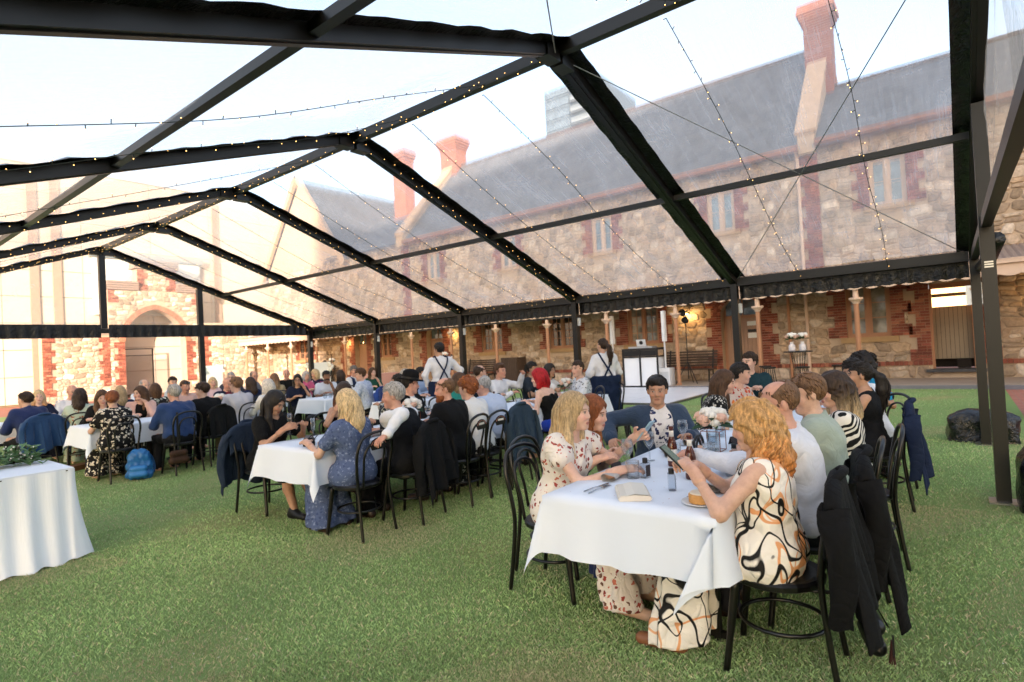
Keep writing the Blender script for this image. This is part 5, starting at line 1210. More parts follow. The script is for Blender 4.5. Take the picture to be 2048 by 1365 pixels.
def make_hair(P, hc, HR, s, hair, seed, vox, depth, hy):
    st, cn = hair[0], hair[1]; col = np.array(HC.get(cn, (.1, .06, .04))); tip = np.array(HC[hair[2]]) if len(hair) > 2 else col
    if st == 'bald': return
    A = lambda *p: hc + HR @ (np.array(p) * s); Y = rotm(hy); B = lambda *p: hc + Y @ (np.array(p) * s)   # B: hangs with gravity
    r = random.Random(int(seed * 977)); g = SDF(hc + np.array([-.24, -.30, -.52]), hc + np.array([.24, .24, .20]), vox)
    vol = {'short': .013, 'crop': .007, 'balding': .008, 'side': .018, 'long': .018, 'wavy': .022, 'curly_long': .028, 'bob': .022, 'pony': .010, 'bun': .014, 'curly_short': .030, 'afro': .055, 'updo': .016, 'half_up': .018}[st]
    g.ell(A(0, -.020 if not st in ('long', 'wavy', 'curly_long', 'bob', 'half_up', 'afro') else -.014, .032), np.array((.0755 + vol * .75, .097 + vol, .090 + vol)) * s, HR, .0)
    longs = st in ('long', 'wavy', 'curly_long', 'bob', 'half_up', 'afro')
    if longs: g.ell(A(0, -.03, -.03), np.array((.078 + vol, .075 + vol, .10)) * s, HR, .03)
    # hairline: front, temples, nape
    if longs:
        g.ell(A(0, .105, -.025), np.array((.060, .075, .098)) * s, HR, .012, 'sub')
        if st == 'afro': g.ell(A(0, .12, -.06), np.array((.06, .085, .09)) * s, HR, .01, 'sub')
    else:
        n_ = HR @ np.array([0, .72, -.70]); c_ = n_ @ A(0, .088 if st != 'balding' else .07, .062); g.cut(n_, c_)
        for sg in (1, -1): g.ell(A(.082 * sg, .0, -.035), np.array((.03, .036, .045)) * s, HR, .008, 'sub'); g.ell(A(.074 * sg, .062, .018), np.array((.036, .040, .046)) * s, HR, .012, 'sub')
        if st == 'balding': g.ell(A(0, .035, .105), np.array((.066, .105, .075)) * s, HR, .012, 'sub')
        if st == 'side': g.ell(A(.022, .055, .098), np.array((.045, .042, .022)) * s, HR, .03)
    if st == 'afro':
        for k in range(26): a = r.uniform(0, 6.28); ph = r.uniform(.1, 1.9); p = np.array([math.cos(a) * math.sin(ph) * .125, -.03 + math.sin(a) * math.sin(ph) * .115, .02 + math.cos(ph) * .13]); (p[1] < .06 or p[2] > .09) and g.ell(A(*p), (r.uniform(.03, .048),) * 3, None, .02)
    if st in ('long', 'wavy', 'curly_long', 'half_up'):
        L_ = {'long': .33, 'wavy': .32, 'curly_long': .36, 'half_up': .33}[st]; w = {'curly_long': 1.0, 'wavy': 1.0}.get(st, 1.)
        g.cone(B(0, -.075, -.02), B(0, -.10, -.17), .082 * w, .078 * w, .04); g.cone(B(0, -.10, -.17), B(0, -.105, -L_), .078 * w, .045 * w, .04)
        for sg in (1, -1): g.cone(B(.078 * sg, -.02, -.02), B(.088 * sg, -.02, -.16), .030 * w, .032 * w, .03); g.cone(B(.088 * sg, -.02, -.16), B(.082 * sg, .015, -L_ * .85), .032 * w, .018, .03)
    if st == 'bob':
        g.cone(B(0, -.05, -.03), B(0, -.06, -.12), .09, .082, .04)
        for sg in (1, -1): g.cone(B(.08 * sg, -.01, -.0), B(.084 * sg, .01, -.12), .030, .028, .03)
    if st == 'pony':
        g.ell(A(0, -.11, .02), (.03,) * 3, None, .02); pr = [A(0, -.12, .02), B(0, -.17, -.03), B(0, -.175, -.14), B(.01, -.16, -.30)]
        for a, b, ra, rb in ((pr[0], pr[1], .026, .04), (pr[1], pr[2], .04, .045), (pr[2], pr[3], .045, .018)): g.cone(a, b, ra, rb, .02)
    if st in ('bun', 'updo'): g.ell(A(0, -.10, -.015), (.05, .045, .042), HR, .02)
    g.folds({'curly_short': .010, 'afro': .012, 'curly_long': .008, 'wavy': .005}.get(st, .0022), {'curly_short': 3.0, 'afro': 2.6, 'curly_long': 2.2}.get(st, 2.6), seed)
    v, f = g.mesh(); z = ((v - hc)[:, 2])[:, None]; mixc = np.clip((-.02 - z) / .22, 0, 1); cc = col * (1 - mixc) + tip * mixc; cc = cc * (.85 + .3 * rng.random((len(v), 1))); parts = [(v, f, cc)]
    if st in ('short', 'side', 'crop', 'balding', 'pony', 'bun', 'updo'):
        m = MB(); cl = []; n = 260 if depth < 6 else (150 if depth < 9 else 90); w_ = .0042 if depth < 6 else .006; nn = np.array([0, .72, -.70]); lim = nn @ np.array([0, .088 if st != 'balding' else .07, .062])
        for k in range(n):
            a = r.uniform(0, 6.28); ph = math.acos(1 - r.random() * 1.55); d = np.array([math.cos(a) * math.sin(ph), math.sin(a) * math.sin(ph), math.cos(ph)]); p = np.array([0, -.014, .03]) + d * (np.array([.076, .097, .092]) + vol * .85)
            if nn @ p > lim + .006 or (st == 'balding' and p[2] > .085) or (abs(p[0]) > .06 and p[2] < .005 and p[1] > -.045) or (abs(p[0]) > .045 and p[1] > .03 and p[2] < .06): continue
            fl = np.array([p[0] * .6, -.35 if st in ('pony', 'bun', 'updo') else p[1] - .03 + r.uniform(-.02, .02), -.08 - .5 * (1 - d[2]) * .2]); 
            if p[1] > .03 and st in ('short', 'side'): fl = np.array([r.uniform(-.5, .6), .15, .1])
            fl = fl - d * (fl @ d); fl /= np.linalg.norm(fl) + 1e-6; L_ = r.uniform(.022, .042) * (.55 if st in ('crop', 'balding') else 1); q = [A(*(p + fl * L_ * t_ + d * (.004 * math.sin(3.1 * t_) - .002))) for t_ in (0, .4, .75, 1)]
            m.tube([Vector(z_) for z_ in q], [w_, w_ * 1.1, w_ * .8, w_ * .25], 4, caps=False); cl += [col * r.uniform(.6, 1.5)] * 16
        if m.f: parts.append((np.array([tuple(p) for p in m.v]), np.array(m.f), np.array(cl)))
    if st in ('long', 'wavy', 'curly_long', 'half_up', 'pony', 'curly_short', 'afro', 'bob') and depth < 9:
        n = {'curly_long': 300, 'wavy': 120, 'half_up': 150, 'long': 70, 'pony': 26, 'curly_short': 70, 'afro': 120, 'bob': 50}[st]; n = n if depth < 5.5 else n // 2; m = MB(); cl = []
        for k in range(n):
            if st in ('curly_short', 'afro'):
                a = r.uniform(0, 6.28); ph = r.uniform(.1, 1.75); R0 = .105 + vol * (.7 if st == 'afro' else .3); d = np.array([math.cos(a) * math.sin(ph), math.sin(a) * math.sin(ph), math.cos(ph)])
                if d[1] > .45 and d[2] < .55: continue
                p0 = np.array([0, -.02, .025]) + d * R0; t1 = np.cross(d, [0.3, .2, 1.]); t1 /= np.linalg.norm(t1); t2 = np.cross(d, t1); q = [A(*(p0 + (t1 * math.cos(b) + t2 * math.sin(b)) * .014 + d * .004 * b)) for b in np.linspace(0, 5.2, 6)]; rr = [.005] * 5 + [.003]
            else:
                a = r.uniform(math.radians(195), math.radians(345)) if r.random() < .8 else r.choice([r.uniform(math.radians(160), math.radians(195)), r.uniform(math.radians(-15), math.radians(20))])
                if st == 'pony': p0 = pr[1] - hc; x0, y0 = r.uniform(-.035, .035), -.175 + r.uniform(-.03, .03); L_ = r.uniform(.22, .36); top_ = -.03
                else: x0, y0 = math.cos(a) * r.uniform(.084, .105), -.03 + math.sin(a) * r.uniform(.085, .105); L_ = {'bob': .14}.get(st, .36) * r.uniform(.75, 1.08); top_ = r.uniform(-.02, .05)
                amp, fq = {'curly_long': (.019, 55), 'wavy': (.011, 28), 'half_up': (.013, 26), 'pony': (.008, 24)}.get(st, (.003, 12)); ph = r.uniform(0, 6.28); q = []; m_ = 19 if amp > .015 else (13 if amp > .01 else 9)
                for j in range(m_):
                    t_ = j / (m_ - 1); zz = top_ - t_ * L_; ex = 1 + .12 * math.sin(math.pi * min(1, t_ * 1.3)) - .35 * max(0, t_ - .5)
                    q.append(B(x0 * ex + amp * min(1, t_ * 3) * math.cos(fq * zz + ph), (y0 + .03) * ex - .035 - .02 * t_ + amp * min(1, t_ * 3) * math.sin(fq * zz + ph), zz))
                w_ = r.uniform(.004, .0075); rr = [w_ * (.7 + .6 * math.sin(math.pi * min(1, .15 + j / (m_ - 1) * .85))) for j in range(m_)]
            b0 = len(m.v); m.tube([Vector(p) for p in q], rr, 5, caps=False); sh_ = r.uniform(.6, 1.45)
            for j in range(len(m.v) - b0): tt = min(1, max(0, (j // 5) / max(1, len(q) - 1) * 1.3 - .1)); cl.append((col * (1 - tt) + tip * tt) * sh_)
        if m.f: parts.append((np.array([tuple(p) for p in m.v]), np.array(m.f), np.array(cl)))
    V_, F_, C_ = cat_mesh(parts); mk('hair', V_, F_, MAT_HAIR, P, C_, True)
# ------------------------------------------------------------------ fabrics
def crease(t, co):
    a = t.math('ABSOLUTE', t.math('SUBTRACT', t.noise(co, 6.5, 2, .5, 1.6), .5)); b = t.math('ABSOLUTE', t.math('SUBTRACT', t.noise(co, 15, 2, .5, 1.2), .5))
    return t.math('ADD', t.math('POWER', a, .6), t.math('MULTIPLY', b, .45))
def FB(name, c, rough=.85, var=.12, sheen=.2):
    if isinstance(c, str): c = lin(c)
    t = NT(name); co = t.coord(); n = crease(t, co); t.bump(t.math('ADD', n, t.math('MULTIPLY', t.noise(co, 220, 2), .06)), .45, .022)
    return t.done(t.mix(t.noise(co, 5, 3), scl(c, 1 - var), scl(c, 1 + var)), rough, spec=.25, Sheen_Weight=sheen if max(c[:3]) > .08 else 0.)
def floral(name, base, cols, scale=26, thr=.33, dist=1.2, stretch=(1, 1, 1)):
    t = NT(name); co = t.coord(stretch); w = t.n('ShaderNodeVectorMath', operation='ADD'); nz = t.n('ShaderNodeTexNoise'); t.v(nz, Scale=scale * 1.3, Detail=2.); t.l(co, nz.inputs['Vector'])
    sc_ = t.n('ShaderNodeVectorMath', operation='SCALE'); t.l(nz.outputs['Color'], sc_.inputs[0]); sc_.inputs['Scale'].default_value = dist / scale; t.l(co, w.inputs[0]); t.l(sc_.outputs[0], w.inputs[1])
    v = t.n('ShaderNodeTexVoronoi'); t.v(v, Scale=scale, Randomness=1.); t.l(w.outputs[0], v.inputs['Vector'])
    sp = t.n('ShaderNodeSeparateColor'); t.l(v.outputs['Color'], sp.inputs[0]); stops = [(i / len(cols), c if not isinstance(c, str) else lin(c)) for i, c in enumerate(cols)]
    c = t.ramp(sp.outputs[0], stops, 'CONSTANT'); keep = t.math('LESS_THAN', sp.outputs[1], .72); msk = t.math('MULTIPLY', t.math('LESS_THAN', v.outputs['Distance'], thr), keep)
    col = t.mix(msk, lin(base), c); t.bump(crease(t, t.coord()), .5, .03); return t.done(col, .8, spec=.25)
def zebra(name, a, b, scale=9, rot=(0, 0, 0), dist=7):
    t = NT(name); w = t.n('ShaderNodeTexWave', wave_type='BANDS', bands_direction='Z'); t.v(w, Scale=scale, Distortion=dist, Detail=1.5, Detail_Scale=1.2); t.l(t.coord((1, 1, 1), rot=rot), w.inputs['Vector'])
    t.bump(crease(t, t.coord()), .5, .03); return t.done(t.ramp(w.outputs[1], [(.49, lin(a)), (.52, lin(b))]), .8, spec=.25)
def art_print(name):
    """cream cloth with black brush strokes and apricot bands"""
    t = NT(name); co = t.coord((1, 1, .75)); base = lin('eee6da')
    def line(seed, sc, lo, hi, f0=.5):
        m = t.n('ShaderNodeMapping'); m.inputs['Location'].default_value = (seed, seed * .7, -seed); t.l(co, m.inputs[0]); n = t.noise(m.outputs[0], sc, .6, .4, .7)
        return t.ramp(n, [(lo - .004, (0, 0, 0)), (lo, (1, 1, 1)), (hi, (1, 1, 1)), (hi + .004, (0, 0, 0))])
    c = t.mix(line(3.1, 5.2, .40, .435), base, lin('e2a06c')); c = t.mix(line(9.7, 4.6, .56, .585), c, lin('e6ad80'))
    c = t.mix(line(1.3, 5.0, .487, .522), c, lin('0f0d0d')); c = t.mix(line(6.4, 6.2, .545, .572), c, lin('0f0d0d')); c = t.mix(line(14.2, 5.5, .37, .395), c, lin('14110f'))
    t.bump(crease(t, t.coord()), .55, .03); return t.done(c, .6, spec=.3)
def plaid(name, a, b, scale=22):
    t = NT(name); q = t.n('ShaderNodeTexChecker'); t.v(q, Color1=lin(a), Color2=lin(b), Scale=scale); t.l(t.coord(rot=(.3, .5, .2)), q.inputs[0]); return t.done(q.outputs[0], .85, spec=.2)
_f = {}
def F(c):
    if c not in _f: q = lin(c); _f[c] = FB('cloth ' + c, scl(q, .45) if max(q[:3]) < .025 else q)
    return _f[c]
def _dk(c): return c
WHITE, LBLUE, NAVY, BLACK, SUIT, CHAR = 'dfe0e4', 'b7c4da', '18264a', '101012', '131316', '2a2c31'
# ------------------------------------------------------------------ draped jackets
def draped(x, y, rz, mat, lab, low=.28, w=.235, sleeves=True, seed=0, cat='jacket', collar=True, z1=.90):
    """jacket hung over a chair back: shoulders over the hoop, body hanging behind"""
    r = random.Random(seed); ph = [r.uniform(0, 6.28) for _ in range(5)]; nu, nt_ = 44, 46; Lf, Lb = .36, z1 - low; rad = .028; V_ = []
    for j in range(nt_ + 1):
        q = -Lf + (Lf + Lb) * j / nt_
        for i in range(nu + 1):
            u = -1 + 2 * i / nu; zt = z1 + .012 - .03 * u * u - .07 * abs(u) ** 5; sg = 1 if q >= 0 else -1; d = abs(q); L_ = Lb if q >= 0 else Lf * (1 - .35 * abs(u))
            if q >= 0: d *= 1 - .10 * math.sin(2.2 * u + seed) ** 2 - .05 * u
            else: d = d * (1 - .35 * abs(u))
            if d < rad * 1.57: an_ = d / rad; y_ = -.266 - sg * rad * math.sin(an_); z_ = zt - rad * (1 - math.cos(an_)); dep = 0
            else: dep = d - rad * 1.57; y_ = -.266 - sg * rad - (sg * .13 * dep if q >= 0 else -.05 * dep); z_ = zt - rad - dep
            A_ = min(1, dep * 2.6) ** 1.2; fo = .030 * math.sin(7.5 * u + ph[0] + 1.2 * dep) + .014 * math.sin(17 * u + ph[1] - 2 * dep) + .006 * math.sin(33 * u + ph[2])
            ww = w * (.97 + .22 * dep * (1 if q >= 0 else .2)); V_.append((u * ww + .012 * A_ * math.sin(15 * u + ph[3]) + .03 * dep * math.sin(seed), y_ - (sg * fo * A_ if q >= 0 else .3 * sg * fo * A_), z_))
    F_ = [(j * (nu + 1) + i, j * (nu + 1) + i + 1, (j + 1) * (nu + 1) + i + 1, (j + 1) * (nu + 1) + i) for j in range(nt_) for i in range(nu)]
    o = mk('draped_jacket', V_, F_, mat, None, None, True); md = o.modifiers.new('cloth thickness', 'SOLIDIFY'); md.thickness = .009; md.offset = 0; o.location = (x, y, 0); o.rotation_euler = (0, 0, math.radians(rz))
    if sleeves:
        for sg in (1, -1):
            P_ = catmull([(sg * w * .93, -.27, z1 - .085), (sg * (w + .035), -.285, z1 - .20), (sg * (w + .03), -.31 - .02 * sg, z1 - .40), (sg * (w + .0), -.305 - .03 * sg, max(low + .03, z1 - .62))], 6); n = 16; V_ = []
            for j, p in enumerate(P_):
                f0 = j / (len(P_) - 1)
                for k in range(n):
                    a = 2 * math.pi * k / n; rr_ = (.062 - .02 * f0) * (1 + .13 * math.sin(3 * a + 9 * f0 + seed) + .08 * math.sin(16 * f0 + 2 * a + seed)); V_.append((p.x + .62 * rr_ * math.cos(a), p.y + rr_ * math.sin(a), p.z + .01 * math.sin(a * 2)))
            mk('sleeve', V_, [(j * n + k, j * n + (k + 1) % n, (j + 1) * n + (k + 1) % n, (j + 1) * n + k) for j in range(len(P_) - 1) for k in range(n)], mat, o, smooth=True)
    if collar:
        m = MB(); m.tube(catmull([(-.11, -.24, z1 - .03), (-.07, -.285, z1 + .012), (0, -.302, z1 + .022), (.07, -.285, z1 + .012), (.11, -.24, z1 - .03)], 5), [.012, .017] + [.02] * 17 + [.017, .012], 8); m.build('collar', mat, o, smooth=True)
    tag(o, lab, cat, 'jackets hung on chair backs'); return o
# ------------------------------------------------------------------ guests, nearest table
ART = art_print('abstract brush print'); FLO1 = floral('cream floral chiffon', 'e6dcd2', ['a8493f', 'c4705c', '8f3b38', '6d4a3a'], 30, .36); FLOW = floral('white shirt with navy flowers', 'd9d4d2', ['1b2347', '2b335c', '6a5d68', '1b2347'], 24, .42, 1.8)
ZEB = zebra('black and white wave stripes', '141414', 'e4dfd6', 7.5, (.4, .7, 0), 6); LEAFBW = floral('black cloth with white leaf sprigs', '131313', ['d6d2ca', 'bdb8b0'], 58, .40, .8, (1, 1, .55))
G1 = 'guests at the nearest row of tables'
SG = dict(curl=(.9, .9))
a1 = person('woman with long blonde hair in cream floral frilled dress holding a phone', 3.01, 2.02, 180, ('flutter', FLO1), None, ('long', 'dblonde', 'blonde'), 'pale', female=True, lean=13, hp=2, hy=6, hands=((.02, .45, .79), (-.30, .40, .93)), curl=(.7, 1.25), group=G1, shoes='c9a184', feet=.5)
a2 = person('red haired woman in navy dress behind the blonde woman', 3.30, 2.20, 186, ('dress', F('1c2950')), None, ('long', 'auburn', 'ginger'), 'pale', female=True, lean=27, hp=10, hands=((.18, .36, .80), (-.12, .36, .80)), group=G1)
a3 = person('dark haired man in blue grey suit and floral shirt looking left', 4.49, 1.98, 128, ('jacket', F('2c3c52')), ('trousers', F('2c3c52')), ('side', 'black'), 'tan', lean=4, hy=-18, hp=4, hands=((.42, .14, .76), (-.15, .36, .79)), layers=[('shirt', FLOW)], poles=((1, -.5, -.2), (-.6, -.3, -1)), group=G1, s=.95)
a4 = person('woman with long curly ginger hair in abstract print dress using a phone', 2.82, 0.72, 4, ('dress_sl', ART), None, ('curly_long', 'strawberry', 'ginger'), 'fair', female=True, lean=2, hy=12, hp=12, hands=((-.02, .31, .90), (-.20, .28, .92)), curl=(1.1, 1.1), fat=.16, group=G1, shoes='8a5a3c', feet=.46, s=0.95, poles=((.8, -.2, -1), (-.8, -.2, -1)))
a5 = person('balding man in white shirt reaching across the table', 3.36, 0.68, 12, ('shirt', F('d4d6de')), ('trousers', F('23252c')), ('balding', 'lbrown'), 'ruddy', lean=6, hy=18, hp=14, hands=((.06, .42, .82), (-.05, .53, .87)), curl=(.9, 1.0), fat=.15, group=G1)
a6 = person('man with short brown hair in sage green shirt seen from behind', 3.92, 0.64, 6, ('shirt', F('9aa79b')), ('trousers', F('2d3138')), ('short', 'lbrown'), 'fair', lean=6, hy=24, hp=14, hands=((.12, .42, .80), (-.14, .42, .80)), fat=.1, group=G1)
a7 = person('woman with long highlighted hair in black and white wave print dress', 4.48, 0.58, 8, ('dress', ZEB), None, ('wavy', 'dark', 'blonde'), 'fair', female=True, lean=6, hy=26, hp=10, hands=((.12, .40, .80), (-.14, .40, .80)), group=G1)
a8 = person('black haired man in white shirt with hand raised at second table', 6.59, 0.66, 40, ('loose', F('dcdee4')), ('trousers', F('23252c')), ('short', 'black'), 'tan', lean=14, hy=30, hp=16, hands=((.15, .36, .82), (-.32, .34, 1.05)), curl=(.7, .35), group=G1)
a9 = person('woman with curly black hair and glasses in bright blue patterned top', 7.45, 0.8, 100, ('tee', floral('bright blue and orange print', '1c86b8', ['d2502a', '101018', '3fb5d8', 'c03a6a'], 16, .5)), ('trousers', F('23252c')), ('afro', 'black'), 'tan', female=True, lean=6, hy=-4, hp=4, hands=((.14, .36, .80), (-.14, .36, .80)), glasses='on', group=G1)
a10 = person('woman with long black ponytail in black sleeveless top seen from behind', 5.92, 0.60, 4, ('sleeveless', F('15171d')), ('skirt', F('15171d')), ('pony', 'black'), 'tan', female=True, lean=4, hy=12, hp=2, hands=((.14, .38, .80), (-.14, .38, .80)), group=G1)
a11 = person('brown haired woman in black and white leaf print dress turned away', 5.68, 2.02, 205, ('tee', LEAFBW), ('skirt', LEAFBW), ('long', 'brown'), 'fair', female=True, lean=22, hy=-20, hp=10, hands=((.16, .36, .80), (-.12, .40, .80)), group=G1)
a12 = person('woman in orange print top beside the leaf print dress', 6.62, 2.0, 165, ('tee', floral('orange print', 'c9b6a8', ['c2401f', 'a02a1c', 'd87a3a'], 22, .45)), ('trousers', F('23252c')), ('updo', 'black'), 'fair', female=True, lean=10, hy=35, hp=6, group=G1)
a13 = person('man in dark green shirt looking left at second table', 7.95, 2.15, 118, ('shirt', F('16323a')), ('trousers', F('1c1d22')), ('short', 'dark'), 'pale', lean=2, hy=-52, hp=2, hands=((.10, .34, .86), (-.04, .36, .88)), s=1.06, group=G1)
# ------------------------------------------------------------------ guests, middle table
G2 = 'guests at the middle row of tables'
LACE = floral('dusty blue lace', '515f82', ['6d7a9a', '3f4c70', '7d88a4'], 42, .42, 1.4); DBLUE = F('44517a')
b1 = person('woman in black dress with sunglasses on her head looking at a phone', 3.07, 5.66, 188, ('tee', F('0e0e10')), ('skirt', F('0e0e10')), ('long', 'black'), 'tan', female=True, lean=13, hy=14, hp=30, hands=((.08, .37, .86), (-.16, .38, .88)), curl=(1.2, 1.1), glasses='up', group=G2, shoes='121214', feet=.52)
b2 = person('dark haired woman in strapless dress behind the blonde woman', 4.01, 5.7, 185, ('strapless', F('2a1417')), None, ('long', 'dark', 'auburn'), 'tan', female=True, lean=6, hy=-8, hp=4, hands=((.24, .26, 1.02), (-.12, .36, .80)), curl=(1.2, .7), group=G2)
b3 = person('blonde woman in dusty blue lace gown seen from behind', 3.07, 4.2, 6, ('dress', LACE), None, ('half_up', 'blonde', 'blonde'), 'fair', female=True, lean=4, hy=6, hp=4, hands=((.16, .36, .80), (-.20, .36, .80)), group=G2, s=1.0, feet=.30, bareleg=False)
b4 = person('grey haired man in black waistcoat with arm on next chair', 3.61, 4.12, 14, ('vest', F('1d1f25')), ('trousers', F('17181d')), ('short', 'grey'), 'ruddy', lean=10, hy=30, hp=6, hands=((.12, .38, .80), (-.52, -.16, .86)), layers=[('shirt', F(WHITE))], fat=.14, poles=((.6, -.3, -1), (-.6, -.9, .1)), group=G2, extra=None)
b5 = person('man in black bowler hat and black coat with dark goatee', 4.88, 5.55, 195, ('jacket', F('101013')), ('trousers', F('101013')), ('crop', 'black'), 'ruddy', lean=6, hy=38, hp=6, beard=('goatee', 'dark'), hat=FB('black felt', '0d0d0f', .9), layers=[('shirt', F('d9dade'))], group=G2)
b6 = person('bald man with red beard in black suit turned left', 4.28, 4.1, 10, ('jacket', F('141519')), ('trousers', F('141519')), ('balding', 'lbrown'), 'ruddy', lean=10, hy=42, hp=8, beard=('full', 'auburn'), fat=.06, group=G2, layers=[('shirt', F('1d1d22'))])
b7 = person('woman with short curly auburn hair in white cardigan', 4.64, 4.12, 4, ('cardigan', F('dcdcdc')), ('long_skirt', floral('black and white print skirt', '141414', ['d2cec6', 'bab5ac'], 34, .4)), ('curly_short', 'auburn', 'ginger'), 'fair', female=True, lean=10, hy=10, hp=12, group=G2, fat=.05)
b8 = person('elderly balding man in pale blue shirt bent forward', 5.13, 4.2, 2, ('loose', F('b5c2da')), ('trousers', F('20222a')), ('balding', 'grey'), 'ruddy', lean=22, hy=22, hp=24, group=G2, fat=.06)
b9 = person('woman with bright red hair in black camisole and blue skirt leaning on table', 6.32, 4.22, 6, ('camisole', F('0f0f11')), ('skirt', F('1a3fb0')), ('bob', 'red', 'red'), 'pale', female=True, lean=20, hy=26, hp=6, hands=((.10, .38, .80), (-.20, .32, .82)), group=G2, fat=.1, s=1.05)
b10 = person('man in white floral shirt at the end of middle table', 7.61, 4.55, 50, ('tee', floral('white shirt with grey leaves', 'ccd0d6', ['2a2d33', '6d7278', '3a3f47'], 30, .36)), ('trousers', F('1d1f26')), ('crop', 'dark'), 'fair', lean=4, hy=28, hp=4, group=G2, s=1.04)
b11 = person('woman with black ponytail in grey checked shirt beyond the bowler hat', 5.86, 6.72, 15, ('loose', plaid('grey check', '2b2b2d', 'a9a49a')), ('trousers', F('1d1f26')), ('pony', 'black'), 'tan', female=True, lean=6, hy=10, group=G2)
b12 = person('man in light blue shirt beyond the waiter', 7.81, 8.5, 200, ('shirt', F('9db4d6')), ('trousers', F('1d1f26')), ('short', 'black'), 'tan', lean=6, hy=10, group=G2)
b13 = person('woman in teal green top between the curly haired woman and bearded man', 5.9, 5.72, 185, ('tee', F('1f7f73')), ('trousers', F('1d1f26')), ('bob', 'brown', 'dblonde'), 'fair', female=True, lean=14, hy=18, hp=14, group=G2)
b14 = person('man with dark hair and red brown beard in profile facing right', 7.05, 6.25, 222, ('shirt', F('1c2a38')), ('trousers', F('1d1f26')), ('balding', 'dark'), 'fair', lean=4, hy=20, beard=('full', 'auburn'), group=G2, s=1.03)
b15 = person('smiling man in white shirt and black tie raising a phone', 7.44, 6.15, 190, ('shirt', F('d9dbe0')), ('trousers', F('1d1f26')), ('side', 'brown'), 'ruddy', lean=6, hy=-8, hp=2, hands=((.10, .34, .82), (-.10, .46, 1.12)), curl=(.8, 1.2), group=G2, s=1.04)
b16 = person('woman with black bob holding a small camera', 8.2, 5.62, 200, ('tee', F('d8d4d0')), ('trousers', F('1d1f26')), ('bob', 'black'), 'olive', female=True, lean=4, hy=-28, hands=((.10, .36, .98), (-.12, .36, .98)), curl=(1.2, 1.2), group=G2)
b17 = person('dark haired man half hidden behind the red haired woman', 8.2, 6.0, 190, ('tee', F('27303a')), ('trousers', F('1d1f26')), ('short', 'black'), 'olive', lean=4, group=G2, s=1.02)
b18 = person('grey haired man beyond the black ponytail', 6.91, 7.9, 200, ('shirt', F('3a3d44')), ('trousers', F('1d1f26')), ('short', 'grey'), 'fair', lean=4, group=G2)
# ------------------------------------------------------------------ guests at the left and far tables
G3 = 'guests at the left and far tables'
def pp(lab, x, y, rz, top, hair, skin='fair', **k): return person(lab, x, y, rz, top, k.pop('legs', ('trousers', F('1d1f26'))), hair, skin, group=G3, **k)
BWF = floral('black dress with white flowers', '131214', ['e6dccb', 'd9cbb5', 'cfc4b4'], 26, .44, 1.6); MINT = floral('mint floral dress', 'b3c2b2', ['a8663f', '8f5a3a', 'd9cfc0'], 17, .34, 1.5)
pp('woman with auburn bun in black dress with white flowers seen from behind', 2.86, 9.32, 4, ('dress', BWF), ('bun', 'auburn'), 'fair', female=True, lean=8, hy=-22, hp=10, fat=.12, legs=None)
pp('grey haired man in dark blue shirt seen from behind', 3.55, 9.0, 4, ('shirt', F('1f3866')), ('short', 'grey'), 'ruddy', lean=8, hy=4, fat=.2)
pp('young man with dark hair in black suit facing left', 4.09, 9.25, 12, ('jacket', F('111317')), ('short', 'dark'), 'fair', lean=10, hy=34, hp=16, layers=[('shirt', F('dcdde0'))])
pp('man with brown hair in pale grey shirt seen from behind', 4.69, 9.45, 8, ('shirt', F('b9b9c2')), ('short', 'lbrown'), 'fair', lean=6, hy=14, s=1.05, fat=.05, legs=('trousers', F('9a8a6c')))
pp('white haired woman in white blouse seen from behind', 5.04, 9.1, 0, ('shirt', F('d5d4d4')), ('bob', 'white'), 'fair', female=True, lean=6, hy=10)
pp('man in navy jacket seen from behind at far left', 2.42, 11.55, 16, ('jacket', F('1c2b58')), ('short', 'dark'), 'fair', lean=14, hy=20, hp=4, fat=.1)
pp('blonde woman facing the camera at far left', 2.85, 13.2, 180, ('dress', F('171d36')), ('long', 'blonde', 'ginger'), 'pale', female=True, lean=4, hy=-8, hp=2, legs=None)
pp('bald man in white shirt at far left table', 3.33, 13.3, 190, ('shirt', F('dddddf')), ('bald', 'grey'), 'ruddy', lean=10, hp=14, s=1.05)
pp('woman with long dark hair in mint floral dress seen from behind', 2.98, 11.3, -14, ('dress', MINT), ('wavy', 'dark'), 'fair', female=True, lean=6, hy=-14, legs=None, s=1.02)
pp('woman with brown hair in black cardigan at left table', 3.16, 10.75, 150, ('cardigan', F('101013')), ('long', 'brown', 'lbrown'), 'fair', female=True, lean=14, hy=20, hp=14, layers=[('tee', F('d5d5d5'))])
pp('woman with long grey blonde hair beyond the auburn bun', 3.71, 11.75, 5, ('tee', F('222a44')), ('long', 'dblonde'), 'fair', female=True, lean=4, hy=-10)
pp('brown haired woman in pink cardigan and black top', 3.65, 10.72, 165, ('cardigan', F('d3aa9c')), ('long', 'brown', 'lbrown'), 'fair', female=True, lean=4, hy=-50, hp=2, layers=[('sleeveless', F('131313'))], hands=((.12, .34, .8), (-.05, .25, 1.0)))
pp('balding man beyond the pink cardigan', 4.62, 13.4, 190, ('shirt', F('c9d4e2')), ('balding', 'grey'), 'fair', lean=4, s=1.05)
pp('woman in black and white floral dress with brown hair seen from behind', 4.25, 11.7, -5, ('dress', floral('black and pale floral', '16181c', ['b5bdb5', '8d968f', 'd5d8d0'], 18, .45)), ('bob', 'brown'), 'fair', female=True, lean=4, legs=None)
pp('dark haired man facing left beyond grey haired man in blue', 5.44, 14.2, 235, ('shirt', F('b9c6d8')), ('short', 'dark'), 'fair', lean=4, hy=-60, s=1.06)
